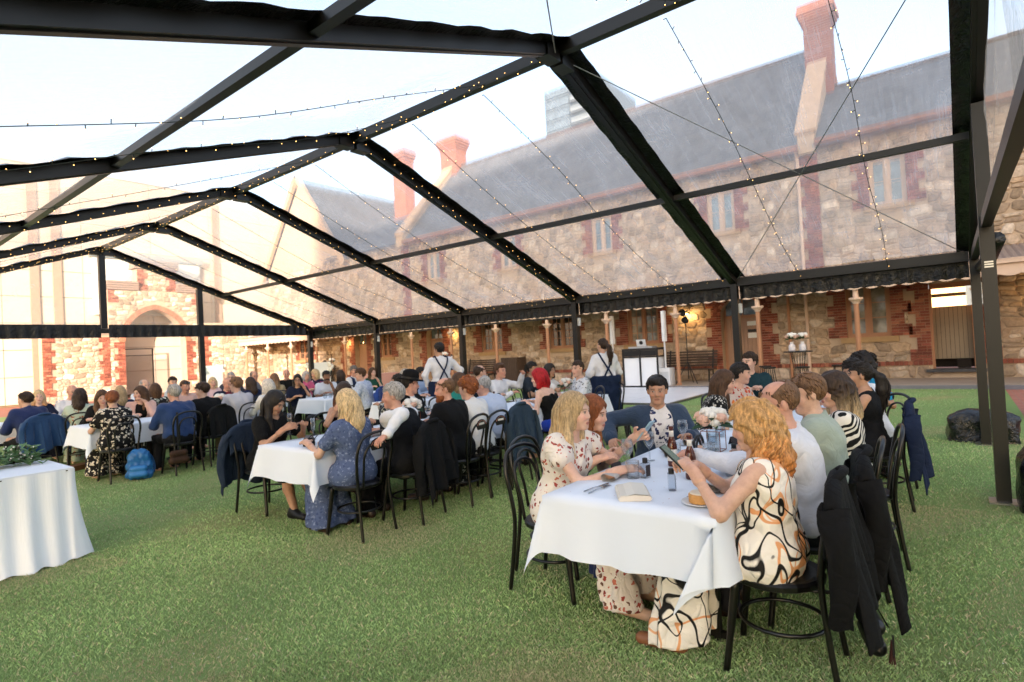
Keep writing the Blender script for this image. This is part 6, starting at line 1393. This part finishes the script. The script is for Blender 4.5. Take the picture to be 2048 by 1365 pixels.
pp('man with sunglasses pushed up on his head', 4.68, 11.6, 185, ('tee', F('c9a59a')), ('crop', 'brown'), 'ruddy', lean=4, hp=6, glasses='up', beard=('stubble', 'brown'))
pp('blonde woman in pale pink dress beyond the young man', 6.23, 13.9, 185, ('tee', F('d9b9b9')), ('bob', 'blonde'), 'fair', female=True, lean=4, hy=-20)
pp('bald older man in navy jacket half hidden', 5.36, 11.4, 190, ('jacket', F('1b2238')), ('bald', 'grey'), 'ruddy', lean=6, hp=12, layers=[('shirt', F('6a2030'))])
pp('grey haired man with glasses at far table', 7.03, 14.6, 165, ('shirt', F('3b3f4a')), ('crop', 'grey'), 'pale', lean=2, hy=-15, glasses='on', s=1.09)
pp('woman with long dark hair in navy top seen from behind', 5.87, 11.3, 10, ('tee', F('1a2340')), ('long', 'dark'), 'fair', female=True, lean=4)
pp('man with dark glasses in profile at far table', 7.49, 14.4, 215, ('shirt', F('6d6f76')), ('balding', 'dgrey'), 'ruddy', lean=2, hy=-30, glasses='on', s=1.07)
pp('woman with long light brown hair seen from behind at far table', 6.93, 12.3, -8, ('tee', F('b9a27a')), ('long', 'lbrown', 'dblonde'), 'fair', female=True, lean=2, s=1.03)
pp('bald man in black shirt facing the camera', 8.33, 14.2, 152, ('shirt', F('0f1012')), ('bald', 'grey'), 'ruddy', lean=2, hp=6, s=1.07, fat=.12)
pp('woman with dark hair and glasses in navy lace, chin on hand', 6.77, 11.15, 165, ('tee', F('141a30')), ('long', 'black'), 'tan', female=True, lean=6, hy=-18, hands=((.12, .34, .8), (-.06, .24, 1.02)), curl=(.7, 1.5), glasses='on')
pp('blonde woman in navy floral top in profile at far table', 9.02, 13.9, 140, ('tee', floral('navy and pink floral', '161c34', ['c05a80', '8a3a5c', 'd8a0b0'], 16, .45)), ('bob', 'blonde'), 'fair', female=True, lean=2, hy=-45, s=1.04)
pp('bearded dark skinned man in white patterned shirt', 7.51, 11.2, 165, ('tee', F('cfd5de')), ('short', 'black'), 'brown', lean=6, hp=6, beard=('full', 'black'), hands=((.12, .34, .8), (-.04, .24, 1.0)), curl=(.7, 1.3))
pp('brown haired person seen from behind beyond white shirt', 8.16, 11.5, 10, ('tee', F('23242c')), ('bob', 'dark'), 'fair', female=True, lean=2)
pp('grey haired man in navy waistcoat at far table', 9.08, 12.35, 200, ('vest', F('1b2a4c')), ('short', 'dgrey'), 'ruddy', lean=4, hy=-20, hp=10, s=1.08, layers=[('shirt', F('dfe0e4'))])
pp('man in blue patterned shirt seen from behind with blue jacket on his chair', 7.34, 9.5, 30, ('loose', floral('pale blue print', 'b4c1d6', ['8796b4', 'd5dbe6'], 40, .4)), ('short', 'brown'), 'fair', lean=10, hy=30, hp=12, s=1.06, fat=.06)
pp('smiling woman with long brown hair in green top', 9.25, 11.75, 160, ('tee', F('1d4a3c')), ('long', 'brown'), 'pale', female=True, lean=2, hy=10, hands=((.12, .34, .8), (-.05, .25, .98)), s=1.02)
pp('woman with grey hair and pink top at far table', 8.32, 13.3, 190, ('tee', F('d05a80')), ('bob', 'grey'), 'fair', female=True, lean=2, hy=-20)
# ------------------------------------------------------------------ standing staff and the man in orange
def cross_straps(d, apron=True, bottom=.0):
    T = d['T']; P = d['o']; m = MB()
    for sg in (1, -1):
        q = [T(*p) for p in ((sg * .085, .15, .30), (sg * .105, .10, .45), (sg * .11, .01, .535), (sg * .112, -.082, .495), (sg * .085, -.135, .41), (sg * .03, -.163, .30), (-sg * .03, -.162, .20), (-sg * .10, -.150, .06))]
        q = [Vector(p) for p in catmull([Vector(p) for p in q], 4)]
        for a, b in zip(q, q[1:]): m.beam(a, b, .028, .008, Vector(T(0, 0, .25)) - (a + b) / 2)
    m.build('apron_straps', F('14233f'), P)
    g = SDF((-.32, -.32, .25), (.32, .32, 1.2), .016); c = T(0, 0, 0)
    for z in (.98, .75, .5): g.cone((-.09, .0, z), (.09, .0, z), .175, .175, .1)
    g.cut((0, 0, 1), 1.0 if not apron else 1.02); g.folds(.006); v, f = g.mesh(); mk('apron', v, f, F('14233f'), P, None, True)
w1 = person('waiter in white shirt and crossed navy apron straps carrying a bottle', 7.61, 7.62, -25, ('shirt', F('d9dade')), ('trousers', F('121216')), ('short', 'black'), 'tan', sit=False, lean=2, hy=16, hp=2, s=1.02, hands=((.36, .26, 1.26), (-.24, .08, .92)), curl=(1.5, .7), group='waiting staff', depth=6, poles=((1, -.5, -1), (-1, -.6, -.4)))
cross_straps(w1)
w2 = person('waitress with dark ponytail in white shirt and navy apron seen from behind', 8.48, 4.62, -40, ('loose', F('dadbdf')), ('trousers', F('121216')), ('pony', 'dark'), 'fair', female=True, sit=False, lean=2, hy=20, hp=-2, s=.96, hands=((.2, .3, 1.02), (-.22, .22, .95)), group='waiting staff', depth=6)
cross_straps(w2)
person('man in orange shirt bending over the far bar table', 16.72, 24.7, -20, ('tee', F('f08a4a')), ('trousers', F('2a2c31')), ('crop', 'dark'), 'olive', sit=False, lean=48, hp=30, hands=((.2, .5, 1.1), (-.2, .5, 1.1)), group='waiting staff')
# ------------------------------------------------------------------ chairs under the guests
def chair_at(P, lab, back=.02): 
    x, y, _ = P.location; a = P.rotation_euler.z; return chair(x - math.sin(-a) * 0 + math.sin(a) * back, y - math.cos(a) * back, math.degrees(a), lab)
for P in PERSONS:
    if P.get('group') == 'waiting staff': continue
    chair_at(P, 'chair under ' + P['label'])
for x, y, rz, l in ((8.3, 4.55, 60, 'empty black bentwood chair beside the waitress'), (5.15, 2.28, 190, 'empty black bentwood chair behind the flower centrepiece')): chair(x, y, rz, l)
def on_chair(d, mat, lab, **k):
    P = d['o'] if isinstance(d, dict) else d; x, y, _ = P.location; a = P.rotation_euler.z; return draped(x + math.sin(a) * .02, y - math.cos(a) * .02, math.degrees(a), mat, lab, **k)
on_chair(a4, F('0e0e11'), 'black suit jacket on chair of the woman in abstract print', low=.30, seed=1); on_chair(a5, F('0d0d10'), 'black suit jacket on chair of the man reaching across', low=.20, seed=2)
on_chair(b4, F('16171b'), 'black jacket on chair of the man in waistcoat', low=.25, seed=3); on_chair(b1, F('1f2c40'), 'navy jacket on chair of the woman in black dress', low=.22, seed=4, w=.26)
on_chair(b8, F('2c3c4c'), 'dark denim jacket on chair of the elderly man', low=.30, seed=5); on_chair(a10, F('14203a'), 'dark navy wrap on chair of the black ponytail', low=.25, seed=6)
_by = {P['label']: P for P in PERSONS}
def who(s): return next(P for l, P in _by.items() if s in l)
on_chair(who('man in navy jacket seen'), F('23436c'), 'blue denim jacket on chair at far left', low=.30, seed=7, w=.28); on_chair(who('blue jacket on his chair'), F('1f3f86'), 'bright blue jacket on chair at far middle table', low=.34, seed=8, w=.26)
on_chair(who('young man with dark hair in black suit'), F('111317'), 'black jacket tail on chair of the young man', low=.42, seed=9, sleeves=False)
# ------------------------------------------------------------------ things on the tables
H = .747
MAT_AMBER = None
t = NT('amber bottle glass'); t.b.inputs['Transmission Weight'].default_value = .35; MAT_AMBER = t.done(lin('5a1f08'), .08, spec=.7)
MAT_LABEL = M('bottle label', 'd9d4cc', .6, .06); MAT_GREENB = M('dark green bottle', '10150f', .12, .1, spec=.7)
def bottle(x, y, lab, mat=MAT_AMBER, z=H, wine=False):
    o = empty('beer_bottle' if not wine else 'wine_bottle', (x, y, z)); tag(o, lab, 'bottle', 'bottles'); k = 1.25 if wine else 1
    m = MB(); m.lathe([(.028 * k, 0), (.031 * k, .006), (.031 * k, .125 * k), (.024 * k, .155 * k), (.0135 * k, .185 * k), (.0125 * k, .235 * k), (.0145 * k, .237 * k), (.0145 * k, .248 * k), (.011 * k, .249 * k)], 18); m.build('glass_body', mat, o, smooth=True)
    m = MB(); m.lathe([(.0315 * k, .035), (.0316 * k, .037), (.0316 * k, .105 * k), (.0315 * k, .107 * k)], 18); m.build('label', MAT_LABEL, o, smooth=True); m = MB(); m.lathe([(.0145 * k, .185 * k), (.0138 * k, .222 * k)], 14); m.build('neck_label', MAT_LABEL, o, smooth=True); return o
GPRO = {'stem': [(.033, 0), (.034, .003), (.006, .008), (.0045, .075), (.02, .095), (.036, .125), (.039, .155), (.033, .19), (.032, .19), (.037, .155), (.034, .127), (.004, .097)],
        'tumbler': [(.034, 0), (.038, .006), (.041, .07), (.039, .10), (.037, .10), (.039, .07), (.034, .012), (.002, .010)], 'flute': [(.03, 0), (.031, .003), (.005, .007), (.004, .08), (.018, .10), (.024, .15), (.023, .21), (.021, .21), (.022, .15), (.002, .10)]}
GM = {}
GN = {'stem': 'wine_glass', 'tumbler': 'tumbler', 'flute': 'champagne_flute'}
def glass(k, x, y, lab, fill=None, z=H):
    if k not in GM:
        m = MB(); m.lathe(GPRO[k], 18); GM[k] = m.build('tmp', MAT_CG, None, smooth=True); q = GM[k]; me = q.data; bpy.data.objects.remove(q); GM[k] = me
    o = ob(GN[k], GM[k]); o.location = (x, y, z); tag(o, lab, 'glass', 'drinking glasses on the tables')
    if fill:
        m = MB(); m.lathe({'tumbler': [(.033, .012), (.038, .055), (.001, .055)], 'stem': [(.004, .10), (.033, .128), (.0355, .15), (.001, .15)], 'flute': [(.003, .102), (.021, .16), (.001, .16)]}[k], 16); m.build('drink', fill, o)
    return o
MAT_WINE = clear_glass('pale wine', (.93, .85, .62))
bottle(3.42, 1.42, 'rear brown beer bottle on nearest table'); bottle(3.14, 1.20, 'front brown beer bottle with white label on nearest table'); bottle(6.0, 1.35, 'brown beer bottle on the second table behind redhead'); bottle(5.75, 4.8, 'brown beer bottle by the red haired woman'); bottle(3.0, 9.85, 'brown beer bottle on the left table')
for i, (k, x, y, lab, f) in enumerate((('tumbler', 3.02, 1.50, 'tumbler with spoon beside the clutch bag', None), ('tumbler', 3.30, 1.02, 'tumbler of water in front of the redhead', MAT_WATER), ('stem', 3.22, 1.12, 'tall wine glass left of the redhead phone', None), ('stem', 3.20, 1.62, 'wine glass under the blonde woman phone', None),
    ('tumbler', 3.66, 1.50, 'tumbler behind the rear beer bottle', MAT_WATER), ('stem', 3.98, 1.1, 'wine glass near the wristwatch', None), ('tumbler', 4.25, 1.45, 'tumbler right of the bouquet', MAT_WATER), ('stem', 4.45, 1.2, 'wine glass right of the bouquet', None), ('tumbler', 5.75, 1.6, 'pair tumbler at near corner of second table', MAT_WATER), ('tumbler', 5.85, 1.45, 'tumbler on second table beside beer', None),
    ('flute', 3.22, 5.05, 'champagne flute by the woman in black', MAT_WINE), ('stem', 3.62, 4.98, 'wine glass of white wine beside black purse', MAT_WINE), ('tumbler', 3.45, 4.98, 'tumbler behind black purse', MAT_WATER), ('tumbler', 3.4, 4.58, 'tumbler near the cake plate of middle table', MAT_WATER), ('stem', 4.02, 4.85, 'wine glass at the strapless guest', None), ('stem', 4.55, 4.8, 'wine glass before bowler hat', MAT_WATER), ('stem', 3.75, 4.55, 'wine glass right of the lace gown', None),
    ('tumbler', 6.75, 10.1, 'dark drink tumbler at far table corner', None), ('tumbler', 6.95, 10.2, 'clear tumbler at far table', MAT_WATER), ('tumbler', 3.3, 9.9, 'tumbler on left table', MAT_WATER), ('tumbler', 6.4, 4.9, 'tumbler by the red haired woman', MAT_WATER), ('stem', 6.6, 4.7, 'wine glass by the red haired woman', None), ('tumbler', 7.0, 4.8, 'tumbler by the floral shirt', MAT_WATER), ('stem', 3.1, 10.1, 'wine glass on the left table', None))): glass(k, x, y, lab, f)
MAT_TAG = M('dark favour tag', '2a2226', .5, .1)
def favour(x, y, rz, lab):
    o = empty('favour_bottle', (x, y, H), rz); tag(o, lab, 'favour', 'small favour bottles'); m = MB(); m.box(-.026, .026, -.018, .018, 0, .085); m.build('glass_block', clear_glass('favour glass', (.82, .85, .88)) if 'fg' not in GM else GM['fg'], o); m = MB(); m.lathe([(.015, .086), (.015, .112), (.012, .114)], 12); m.build('cap', MAT_BLKP, o); MB().box(-.02, .02, -.0195, -.0185, .01, .075).build('tag', MAT_TAG, o)
favour(2.86, 1.20, .5, 'clear favour bottle with dark tag in front of beer bottle'); favour(3.06, 1.44, -.2, 'clear favour bottle beside the clutch bag'); favour(3.68, 1.12, .3, 'clear favour bottle under the reaching hand'); favour(4.3, 1.15, .3, 'clear favour bottle right of the centrepiece')
# cake plates
def cake(x, y, z, lab):
    o = empty('cake_plate', (x, y, z)); tag(o, lab, 'plate', 'cakes on side plates'); m = MB(); m.lathe([(.05, 0), (.075, .004), (.095, .011), (.094, .013), (.07, .007), (.001, .006)], 24); m.build('plate', M('white china', 'e6e6e6', .25, .03), o, smooth=True)
    m = MB(); m.lathe([(.058, .008), (.06, .012), (.06, .045), (.056, .05), (.001, .05)], 22); t = NT('baked cake'); co = t.coord(); t.bump(t.noise(co, 90, 3), .8, .006); m.build('cake', t.done(t.mix(t.noise(co, 40, 3), lin('b8813f'), lin('dba767')), .8), o); m = MB(); m.lathe([(.055, .0505), (.05, .056), (.001, .058)], 20); m.build('icing', M('cream icing', 'e8dcc4', .7, .08, 30), o)
cake(2.68, .98, H, 'small round cake on plate at near corner of nearest table'); cake(2.98, 4.50, H, 'small round cake on plate at near end of middle table'); cake(.75, 6.12, .752, 'small cake on skirted table at left edge')
# clutch bags and purses
o = empty('clutch_bag', (2.68, 1.34, H), .55); tag(o, 'cream clutch bag near end of nearest table', 'bag'); m = MB(); m.prism([(-.075, 0), (.075, 0), (.083, .012), (.07, .026), (.0, .031), (-.07, .025), (-.083, .013)], lambda p, k: (-.125 + .25 * k, p[0], p[1])); m.build('bag_body', M('cream leather', 'd8cfc0', .55, .06), o); m = MB(); m.add([(-.127, -.07, .029), (.127, -.07, .029), (.127, .08, .02), (.127, .0, .036), (-.127, .0, .036), (-.127, .08, .02)], [(0, 1, 3, 4), (4, 3, 2, 5)]); m.build('flap', M('cream flap', 'e2dacb', .5, .05), o)
o = empty('black_purse', (3.0, 4.78, H), 1.0); tag(o, 'black purse on near end of middle table', 'bag'); m = MB(); m.prism([(-.05, 0), (.05, 0), (.055, .03), (.03, .075), (-.03, .075), (-.055, .03)], lambda p, k: (-.11 + .22 * k, p[0], p[1])); m.build('bag_body', M('black leather', '121216', .4, .1), o); MB().tube(catmull([(-.1, 0, .07), (-.12, -.03, .1), (0, -.08, .085), (.11, -.04, .03)], 5), .004, 5).build('strap', MAT_BLKP, o)
# napkins, cutlery, papers, confetti
MAT_NAP = M('grey napkin', 'b9b3ad', .85, .08, 10, .2, 60); MAT_STEELC = M('polished steel', 'b9bcc0', .18, .05, metal=1); MAT_PINK = M('pink ribbon', 'd59a94', .6)
def napkin(x, y, rz, lab):
    o = empty('napkin', (x, y, H), rz); tag(o, lab, 'napkin', 'rolled grey napkins'); V_ = []; n = 14
    for i in range(12):
        u = -.13 + .26 * i / 11
        for k in range(n): a = 2 * math.pi * k / n; r_ = .026 + .006 * math.sin(3 * a + 9 * u) + .010 * abs(u) / .13 - .012 * math.exp(-(u / .02) ** 2); V_.append((u, 1.25 * r_ * math.cos(a), max(.002, .018 + .7 * r_ * math.sin(a))))
    mk('cloth', V_, [(i * n + k, i * n + (k + 1) % n, (i + 1) * n + (k + 1) % n, (i + 1) * n + k) for i in range(11) for k in range(n)], MAT_NAP, o, smooth=True); MB().tube([(0, .024 * math.cos(a), .02 + .019 * math.sin(a)) for a in np.linspace(0, 6.28, 12, endpoint=False)], .005, 5, close=True).build('ribbon', MAT_PINK, o)
napkin(3.0, 1.6, .1, 'rolled napkin before the blonde woman'); napkin(3.02, .98, -.25, 'rolled napkin before the redhead'); napkin(3.78, 1.6, .5, 'napkin before the man in suit'); napkin(4.25, 1.62, .3, 'bunched napkin beside the bouquet'); napkin(3.6, .98, .2, 'rolled napkin under the reaching arm'); napkin(3.55, 4.55, .2, 'rolled napkin right of the lace gown'); napkin(3.3, 4.75, .5, 'rolled napkin behind black purse')
def cutlery(x, y, rz, kind, lab):
    o = empty(kind, (x, y, H + .003), rz); tag(o, lab, 'cutlery', 'cutlery on the nearest table'); m = MB(); m.tube([(-.1, 0, 0), (-.02, 0, .004), (.03, 0, .002)], [.0045, .003, .003], 6); m.build('handle', MAT_STEELC, o); h = MB()
    if kind == 'fork':
        h.box(.03, .055, -.012, .012, .0, .003)
        for k in range(4): h.box(.055, .1, -.011 + k * .0065, -.0085 + k * .0065, 0, .003)
    else: h.prism([(.03, -.006), (.11, -.009), (.125, .002), (.11, .006), (.03, .006)], lambda p, k: (p[0], p[1], .001 + .0015 * k))
    h.build('head', MAT_STEELC, o)
for x, y, rz, k, l in ((2.72, 1.58, -.15, 'knife', 'long knife before the blonde woman'), (2.70, 1.545, -.1, 'fork', 'fork before the blonde woman'), (2.83, 1.02, 2.6, 'fork', 'fork beside the near cake'), (2.74, .91, -.2, 'knife', 'knife behind the near cake'), (3.2, .92, -.1, 'knife', 'knife before the redhead')): cutlery(x, y, rz, k, l)
rr = random.Random(4); m = MB()
for k in range(110):
    x, y = rr.uniform(2.55, 3.9), rr.uniform(.95, 1.68); a = rr.uniform(0, 3); d = rr.uniform(.003, .006); m.add([(x, y, H + .0045), (x + d * math.cos(a), y + d * math.sin(a), H + .006), (x + d * math.cos(a + 1.4), y + d * math.sin(a + 1.4), H + .0045)], [(0, 1, 2)])
tag(m.build('confetti', M('copper confetti', 'a86a5a', .4, .2), None, kind='stuff'), 'copper and pink table confetti on nearest table', 'confetti')
# phones and place cards
MAT_SCREEN = NT('lit phone screen'); MAT_SCREEN.b.inputs['Emission Color'].default_value = lin('3c4a46'); MAT_SCREEN.b.inputs['Emission Strength'].default_value = .4; MAT_SCREEN = MAT_SCREEN.done(lin('141614'), .1)
def phone(d, i, lab, case=MAT_BLKP, tilt=.9, off=(0, .07, .045), rzz=0):
    P = d['o']; p = d['arms'][i][1] + np.array(off); o = empty('phone', P.matrix_basis @ Vector(p)); o.rotation_euler = (tilt, 0, P.rotation_euler.z + rzz); tag(o, lab, 'phone', 'phones in hand'); MB().box(-.037, .037, -.075, .075, -.0045, .003).build('case', case, o); MB().box(-.034, .034, -.071, .071, .0032, .004).build('screen', MAT_SCREEN, o)
phone(a1, 1, 'phone in pale blue case held by the blonde woman', M('pale blue case', '8fb0c0', .4, .1), .9, (0, .08, .05)); phone(a4, 1, 'black phone held by the redhead', MAT_BLKP, .75, (.04, .10, .05)); phone(b1, 1, 'black phone held by the woman in black dress', MAT_BLKP, .7, (.02, .08, .05)); phone(b15, 1, 'phone raised by the man in white shirt and tie', MAT_BLKP, 1.4, (0, .06, .08)); phone(b16, 1, 'small camera held by the woman with black bob', MAT_BLKP, 1.45, (.08, .08, .06)); phone(b2, 0, 'dark phone held by the strapless guest', MAT_BLKP, 1.2, (0, .05, .06))
glass('flute', 3.12, 5.3, 'champagne flute held by the woman in black dress', MAT_WINE, .80)
bt = bottle(0, 0, 'wine bottle held up by the waiter', MAT_GREENB, 0, True); bt.location = w1['o'].matrix_basis @ Vector(w1['arms'][0][1] + np.array([0, .08, -.06]))
# flower centrepieces
def centre(x, y, lab, big=1.):
    o = empty('flower_centrepiece', (x, y, H)); tag(o, lab, 'flowers', 'flower centrepieces'); m = MB(); a, h_ = .065, .14; cp = M('copper wire', '8a4a34', .3, .1, metal=.8)
    for sx in (-1, 1):
        for sy in (-1, 1): m.beam((sx * a, sy * a, 0), (sx * a, sy * a, h_), .004, .004, (1, 0, 0))
    for z in (.002, h_):
        for s_ in (-1, 1): m.beam((-a, s_ * a, z), (a, s_ * a, z), .004, .004); m.beam((s_ * a, -a, z), (s_ * a, a, z), .004, .004)
    m.build('copper_frame', cp, o); m = MB(); m.lathe([(.04, .003), (.045, .01), (.045, .12), (.043, .12), (.042, .012), (.001, .01)], 16); m.build('vase', MAT_CG, o); bouquet(o, (0, 0, .20), .115 * big, 13, 22, .4)
centre(4.02, 1.36, 'white and blush flower centrepiece on the nearest table'); centre(6.5, 1.4, 'white and blush flower centrepiece on the second table'); centre(4.6, 9.95, 'pale flower centrepiece on the left table'); centre(4.35, 4.85, 'low flower centrepiece behind the grey haired man'); centre(7.6, 4.85, 'white flower centrepiece by the woman with black bob')
o = empty('table_number_loops', (3.62, 1.32, H)); tag(o, 'black looped wire table ornament beside the beer bottles', 'ornament'); m = MB(); m.tube(catmull([(-.07, 0, .0), (-.05, 0, .10), (.05, .01, .16), (.08, 0, .10), (0, 0, .02), (-.09, 0, .12), (-.05, -.01, .17), (.03, 0, .10), (.07, 0, 0)], 6), .008, 8); m.build('loops', MAT_BLKP, o, smooth=True); m = MB(); bloom(m, (0, 0, .07), .04, 12); m.build('blush_bloom', MAT_PETALP, o)
# leaf garland on the skirted table
o = empty('leaf_garland', (.95, 6.5, .752)); tag(o, 'green leaf garland with tiny white flowers on skirted table', 'garland'); m = MB(); w_ = MB(); rr = random.Random(11)
for k in range(1100):
    x = rr.uniform(-1.6, .44); y = rr.gauss(-.02, .075) - .05 * x; z = abs(rr.gauss(.05, .05)); a = rr.uniform(0, 6.28); leaf(m, (x, y, z), (math.cos(a), math.sin(a), rr.uniform(-.1, .8)), rr.uniform(.05, .10), rr.uniform(.013, .024))
for k in range(260):
    x = rr.uniform(-1.6, .4); w_.ball((x, rr.gauss(-.02, .08) - .05 * x, rr.uniform(.05, .17)), rr.uniform(.006, .010), 5, 3)
m.build('leaves', M('garland leaves', '5d7d52', .5, .35, 14, .1, 30), o, kind='stuff'); w_.build('small_flowers', MAT_PETALW, o, kind='stuff')
# bags on the grass
def blob(lo, hi, h, fn, name, mat, par): g = SDF(lo, hi, h); fn(g); v, f = g.mesh(); return mk(name, v, f, mat, par, None, True)
o = empty('blue_backpack', (3.02, 9.0, 0), -.5); tag(o, 'bright blue backpack on grass beside the black floral dress', 'backpack')
def bp(g):
    for z, w_ in ((.08, .10), (.2, .095), (.30, .07), (.36, .04)): g.cone((-w_, 0, z), (w_, 0, z), .07, .07, .05)
    g.folds(.008, 1.6)
BLUE = M('blue nylon', '1f5f9a', .45, .15, 8); blob((-.2, -.12, .0), (.2, .12, .42), .012, bp, 'bag_body', BLUE, o); blob((-.16, -.16, .03), (.16, -.02, .26), .012, lambda g: (g.cone((-.07, -.085, .09), (.07, -.085, .09), .045, .045, .03), g.cone((-.07, -.085, .17), (.07, -.085, .17), .04, .04, .03)), 'front_pocket', M('blue pocket', '2a6fae', .45, .12, 8), o)
for s_ in (-1, 1): MB().tube(catmull([(s_ * .07, .08, .36), (s_ * .12, .16, .28), (s_ * .15, .17, .12), (s_ * .12, .08, .03)], 5), .017, 6).build('shoulder_strap', M('strap blue', '1c4f82', .6, .1), o)
MB().tube(catmull([(-.03, 0, .40), (0, 0, .44), (.03, 0, .40)], 5), .008, 6).build('grab_handle', MAT_BLKP, o)
o = empty('brown_handbag', (3.42, 8.72, .28), .1); tag(o, 'brown patterned handbag hanging by strap from chair of man in blue', 'bag'); blob((-.16, -.1, -.14), (.16, .1, .14), .012, lambda g: (g.cone((-.09, 0, -.06), (.09, 0, -.06), .05, .05, .04), g.cone((-.08, 0, .04), (.08, 0, .04), .045, .045, .04)), 'bag_body', zebra('brown lattice', '2c1d15', '4a3323', 30, (.8, .3, 0), 1), o); MB().box(-.012, .012, -.006, .006, .06, .62).build('strap', MAT_BLKP, o)
o = empty('black_handbag', (3.06, .36, .17), .3); tag(o, 'black handbag with dark tassel hanging behind the nearest chair', 'bag'); blob((-.18, -.1, -.12), (.18, .1, .12), .010, lambda g: (g.cone((-.10, 0, -.05), (.10, 0, -.05), .04, .04, .03), g.cone((-.10, 0, .04), (.10, 0, .04), .038, .038, .03)), 'bag_body', M('black grained leather', '0e0d0f', .35, .1, 30, .3, 120), o)
MB().tube([(-.12, -.045, .05), (.12, -.045, .05)], .004, 6).build('zip', MAT_STEELC, o); m = MB(); 
for k in range(9): m.tube([(-.13 + .005 * math.cos(k), -.05, -.0), (-.13 + .012 * math.cos(k * .7), -.05 + .012 * math.sin(k * .7), -.10)], .003, 5)
m.build('tassel', M('dark tassel', '3a1c16', .7, .3, 30), o); MB().box(-.155, -.145, -.056, -.05, -.06, .03).build('wrist_strap', MAT_BLKP, o)
o = empty('timber_box', (2.85, 11.05, 0), .5); tag(o, 'flat brown wooden box on grass below the mint dress', 'box'); MB().box(-.22, .22, -.1, .1, 0, .06).build('box_body', M('varnished wood', '8a5a35', .5, .2), o); MB().box(-.225, .225, -.105, .105, .061, .075).build('lid', M('varnished lid', '7d5030', .5, .2), o)
# handkerchief-size card stands hung on chair backs
for P, l in ((a11['o'], 'leaf print dress'), (b3['o'], 'lace gown'), (b6['o'], 'bald bearded man'), (b7['o'], 'curly auburn woman'), (b8['o'], 'elderly man')):
    x, y, _ = P.location; a = P.rotation_euler.z; o = empty('paper_fan', (x + math.sin(a) * .305, y - math.cos(a) * .305, .79), a); tag(o, 'black and rose gold fan tied on chair of the ' + l, 'fan', 'fans tied on chair backs'); m = MB(); m.prism([(.10 * math.cos(b), -.02 + .075 * math.sin(b)) for b in np.linspace(.25, math.pi - .25, 9)] + [(-.075, -.045), (.075, -.045)], lambda p, k: (p[0], .006 * k, p[1])); m.build('fan_leaf', MAT_BLKP, o); MB().box(-.05, .05, -.003, -.0005, .0, .022).build('printed_band', MAT_LABEL, o); MB().tube([(.088 * math.cos(b), -.003, -.02 + .063 * math.sin(b)) for b in np.linspace(.3, math.pi - .3, 9)], .0035, 4).build('rose_trim', M('rose gold', 'c98a78', .3, .1, metal=.6), o)
# petals and dry leaf litter on the lawn
rr = random.Random(21); m = MB()
for k in range(240):
    d = rr.uniform(1.8, 9); a = math.radians(52 + rr.uniform(-46, 40)); x, y = d * math.sin(a), d * math.cos(a); b = rr.uniform(0, 6.28); l = rr.uniform(.006, .014); z = rr.uniform(.012, .03)
    m.add([(x, y, z), (x + l * math.cos(b), y + l * math.sin(b), z + .004), (x + l * .6 * math.cos(b + 1.2), y + l * .6 * math.sin(b + 1.2), z), (x - l * .4 * math.cos(b - .8), y - l * .4 * math.sin(b - .8), z + .003)], [(0, 1, 2), (0, 2, 3)])
tag(m.build('petal_litter', M('dry petals', 'd8cfc0', .8, .3, 3), None, kind='stuff'), 'pale petals and bits scattered on the lawn', 'litter')
# place cards and extra table settings
def card(x, y, rz, lab):
    o = empty('place_card', (x, y, H), rz); tag(o, lab, 'card', 'dark place cards'); m = MB(); m.add([(-.045, -.02, .002), (.045, -.02, .002), (.045, 0, .06), (-.045, 0, .06), (.045, .02, .002), (-.045, .02, .002)], [(0, 1, 2, 3), (3, 2, 4, 5)]); m.build('card_fold', MAT_TAG, o); MB().tube([(.03 * math.cos(a), -.012 + .0, .031 + .02 * math.sin(a)) for a in np.linspace(0, 2 * math.pi, 6, endpoint=False)], .0015, 4, close=True).build('gold_hexagon', M('rose gold line', 'c98a78', .3, .1, metal=.6), o)
for x, y, rz, l in ((3.12, 1.66, 3.0, 'dark place card behind the wine glass of the blonde woman'), (3.02, 1.10, .4, 'dark place card beside the fork of redhead'), (3.86, 1.12, .5, 'dark place card near the wristwatch'), (4.3, 1.3, 2.7, 'dark place card right of the centrepiece'), (3.35, 4.62, .2, 'dark place card by lace gown'), (3.9, 5.05, 2.9, 'dark place card before the strapless guest'), (6.2, 1.6, .3, 'dark place card on second table')): card(x, y, rz, l)
for i, (k, x, y, lab, f) in enumerate((('tumbler', 3.62, 1.02, 'tumbler beside the reaching arm', MAT_WATER), ('stem', 3.52, 1.62, 'wine glass before the red haired woman in navy', None), ('stem', 4.12, 1.62, 'wine glass left of the suit man hand', None), ('tumbler', 4.6, 1.5, 'tumbler at far end of nearest table', MAT_WATER), ('stem', 4.75, 1.05, 'wine glass at far end of nearest table', MAT_WINE), ('stem', 6.3, 1.2, 'wine glass behind second table beer', MAT_WINE), ('tumbler', 6.7, 1.15, 'tumbler before the man with raised hand', MAT_WATER), ('stem', 4.9, 4.95, 'wine glass right of bowler hat', MAT_WINE), ('tumbler', 4.8, 4.6, 'tumbler before the bearded man', MAT_WATER), ('stem', 5.9, 4.95, 'wine glass before the teal top', MAT_WINE), ('stem', 7.3, 10.4, 'wine glass before the bearded guest', MAT_WINE), ('tumbler', 3.8, 9.95, 'tumbler before the young man in suit', MAT_WATER), ('stem', 4.3, 10.05, 'wine glass on left table by flowers', MAT_WINE))): glass(k, x, y, lab, f)
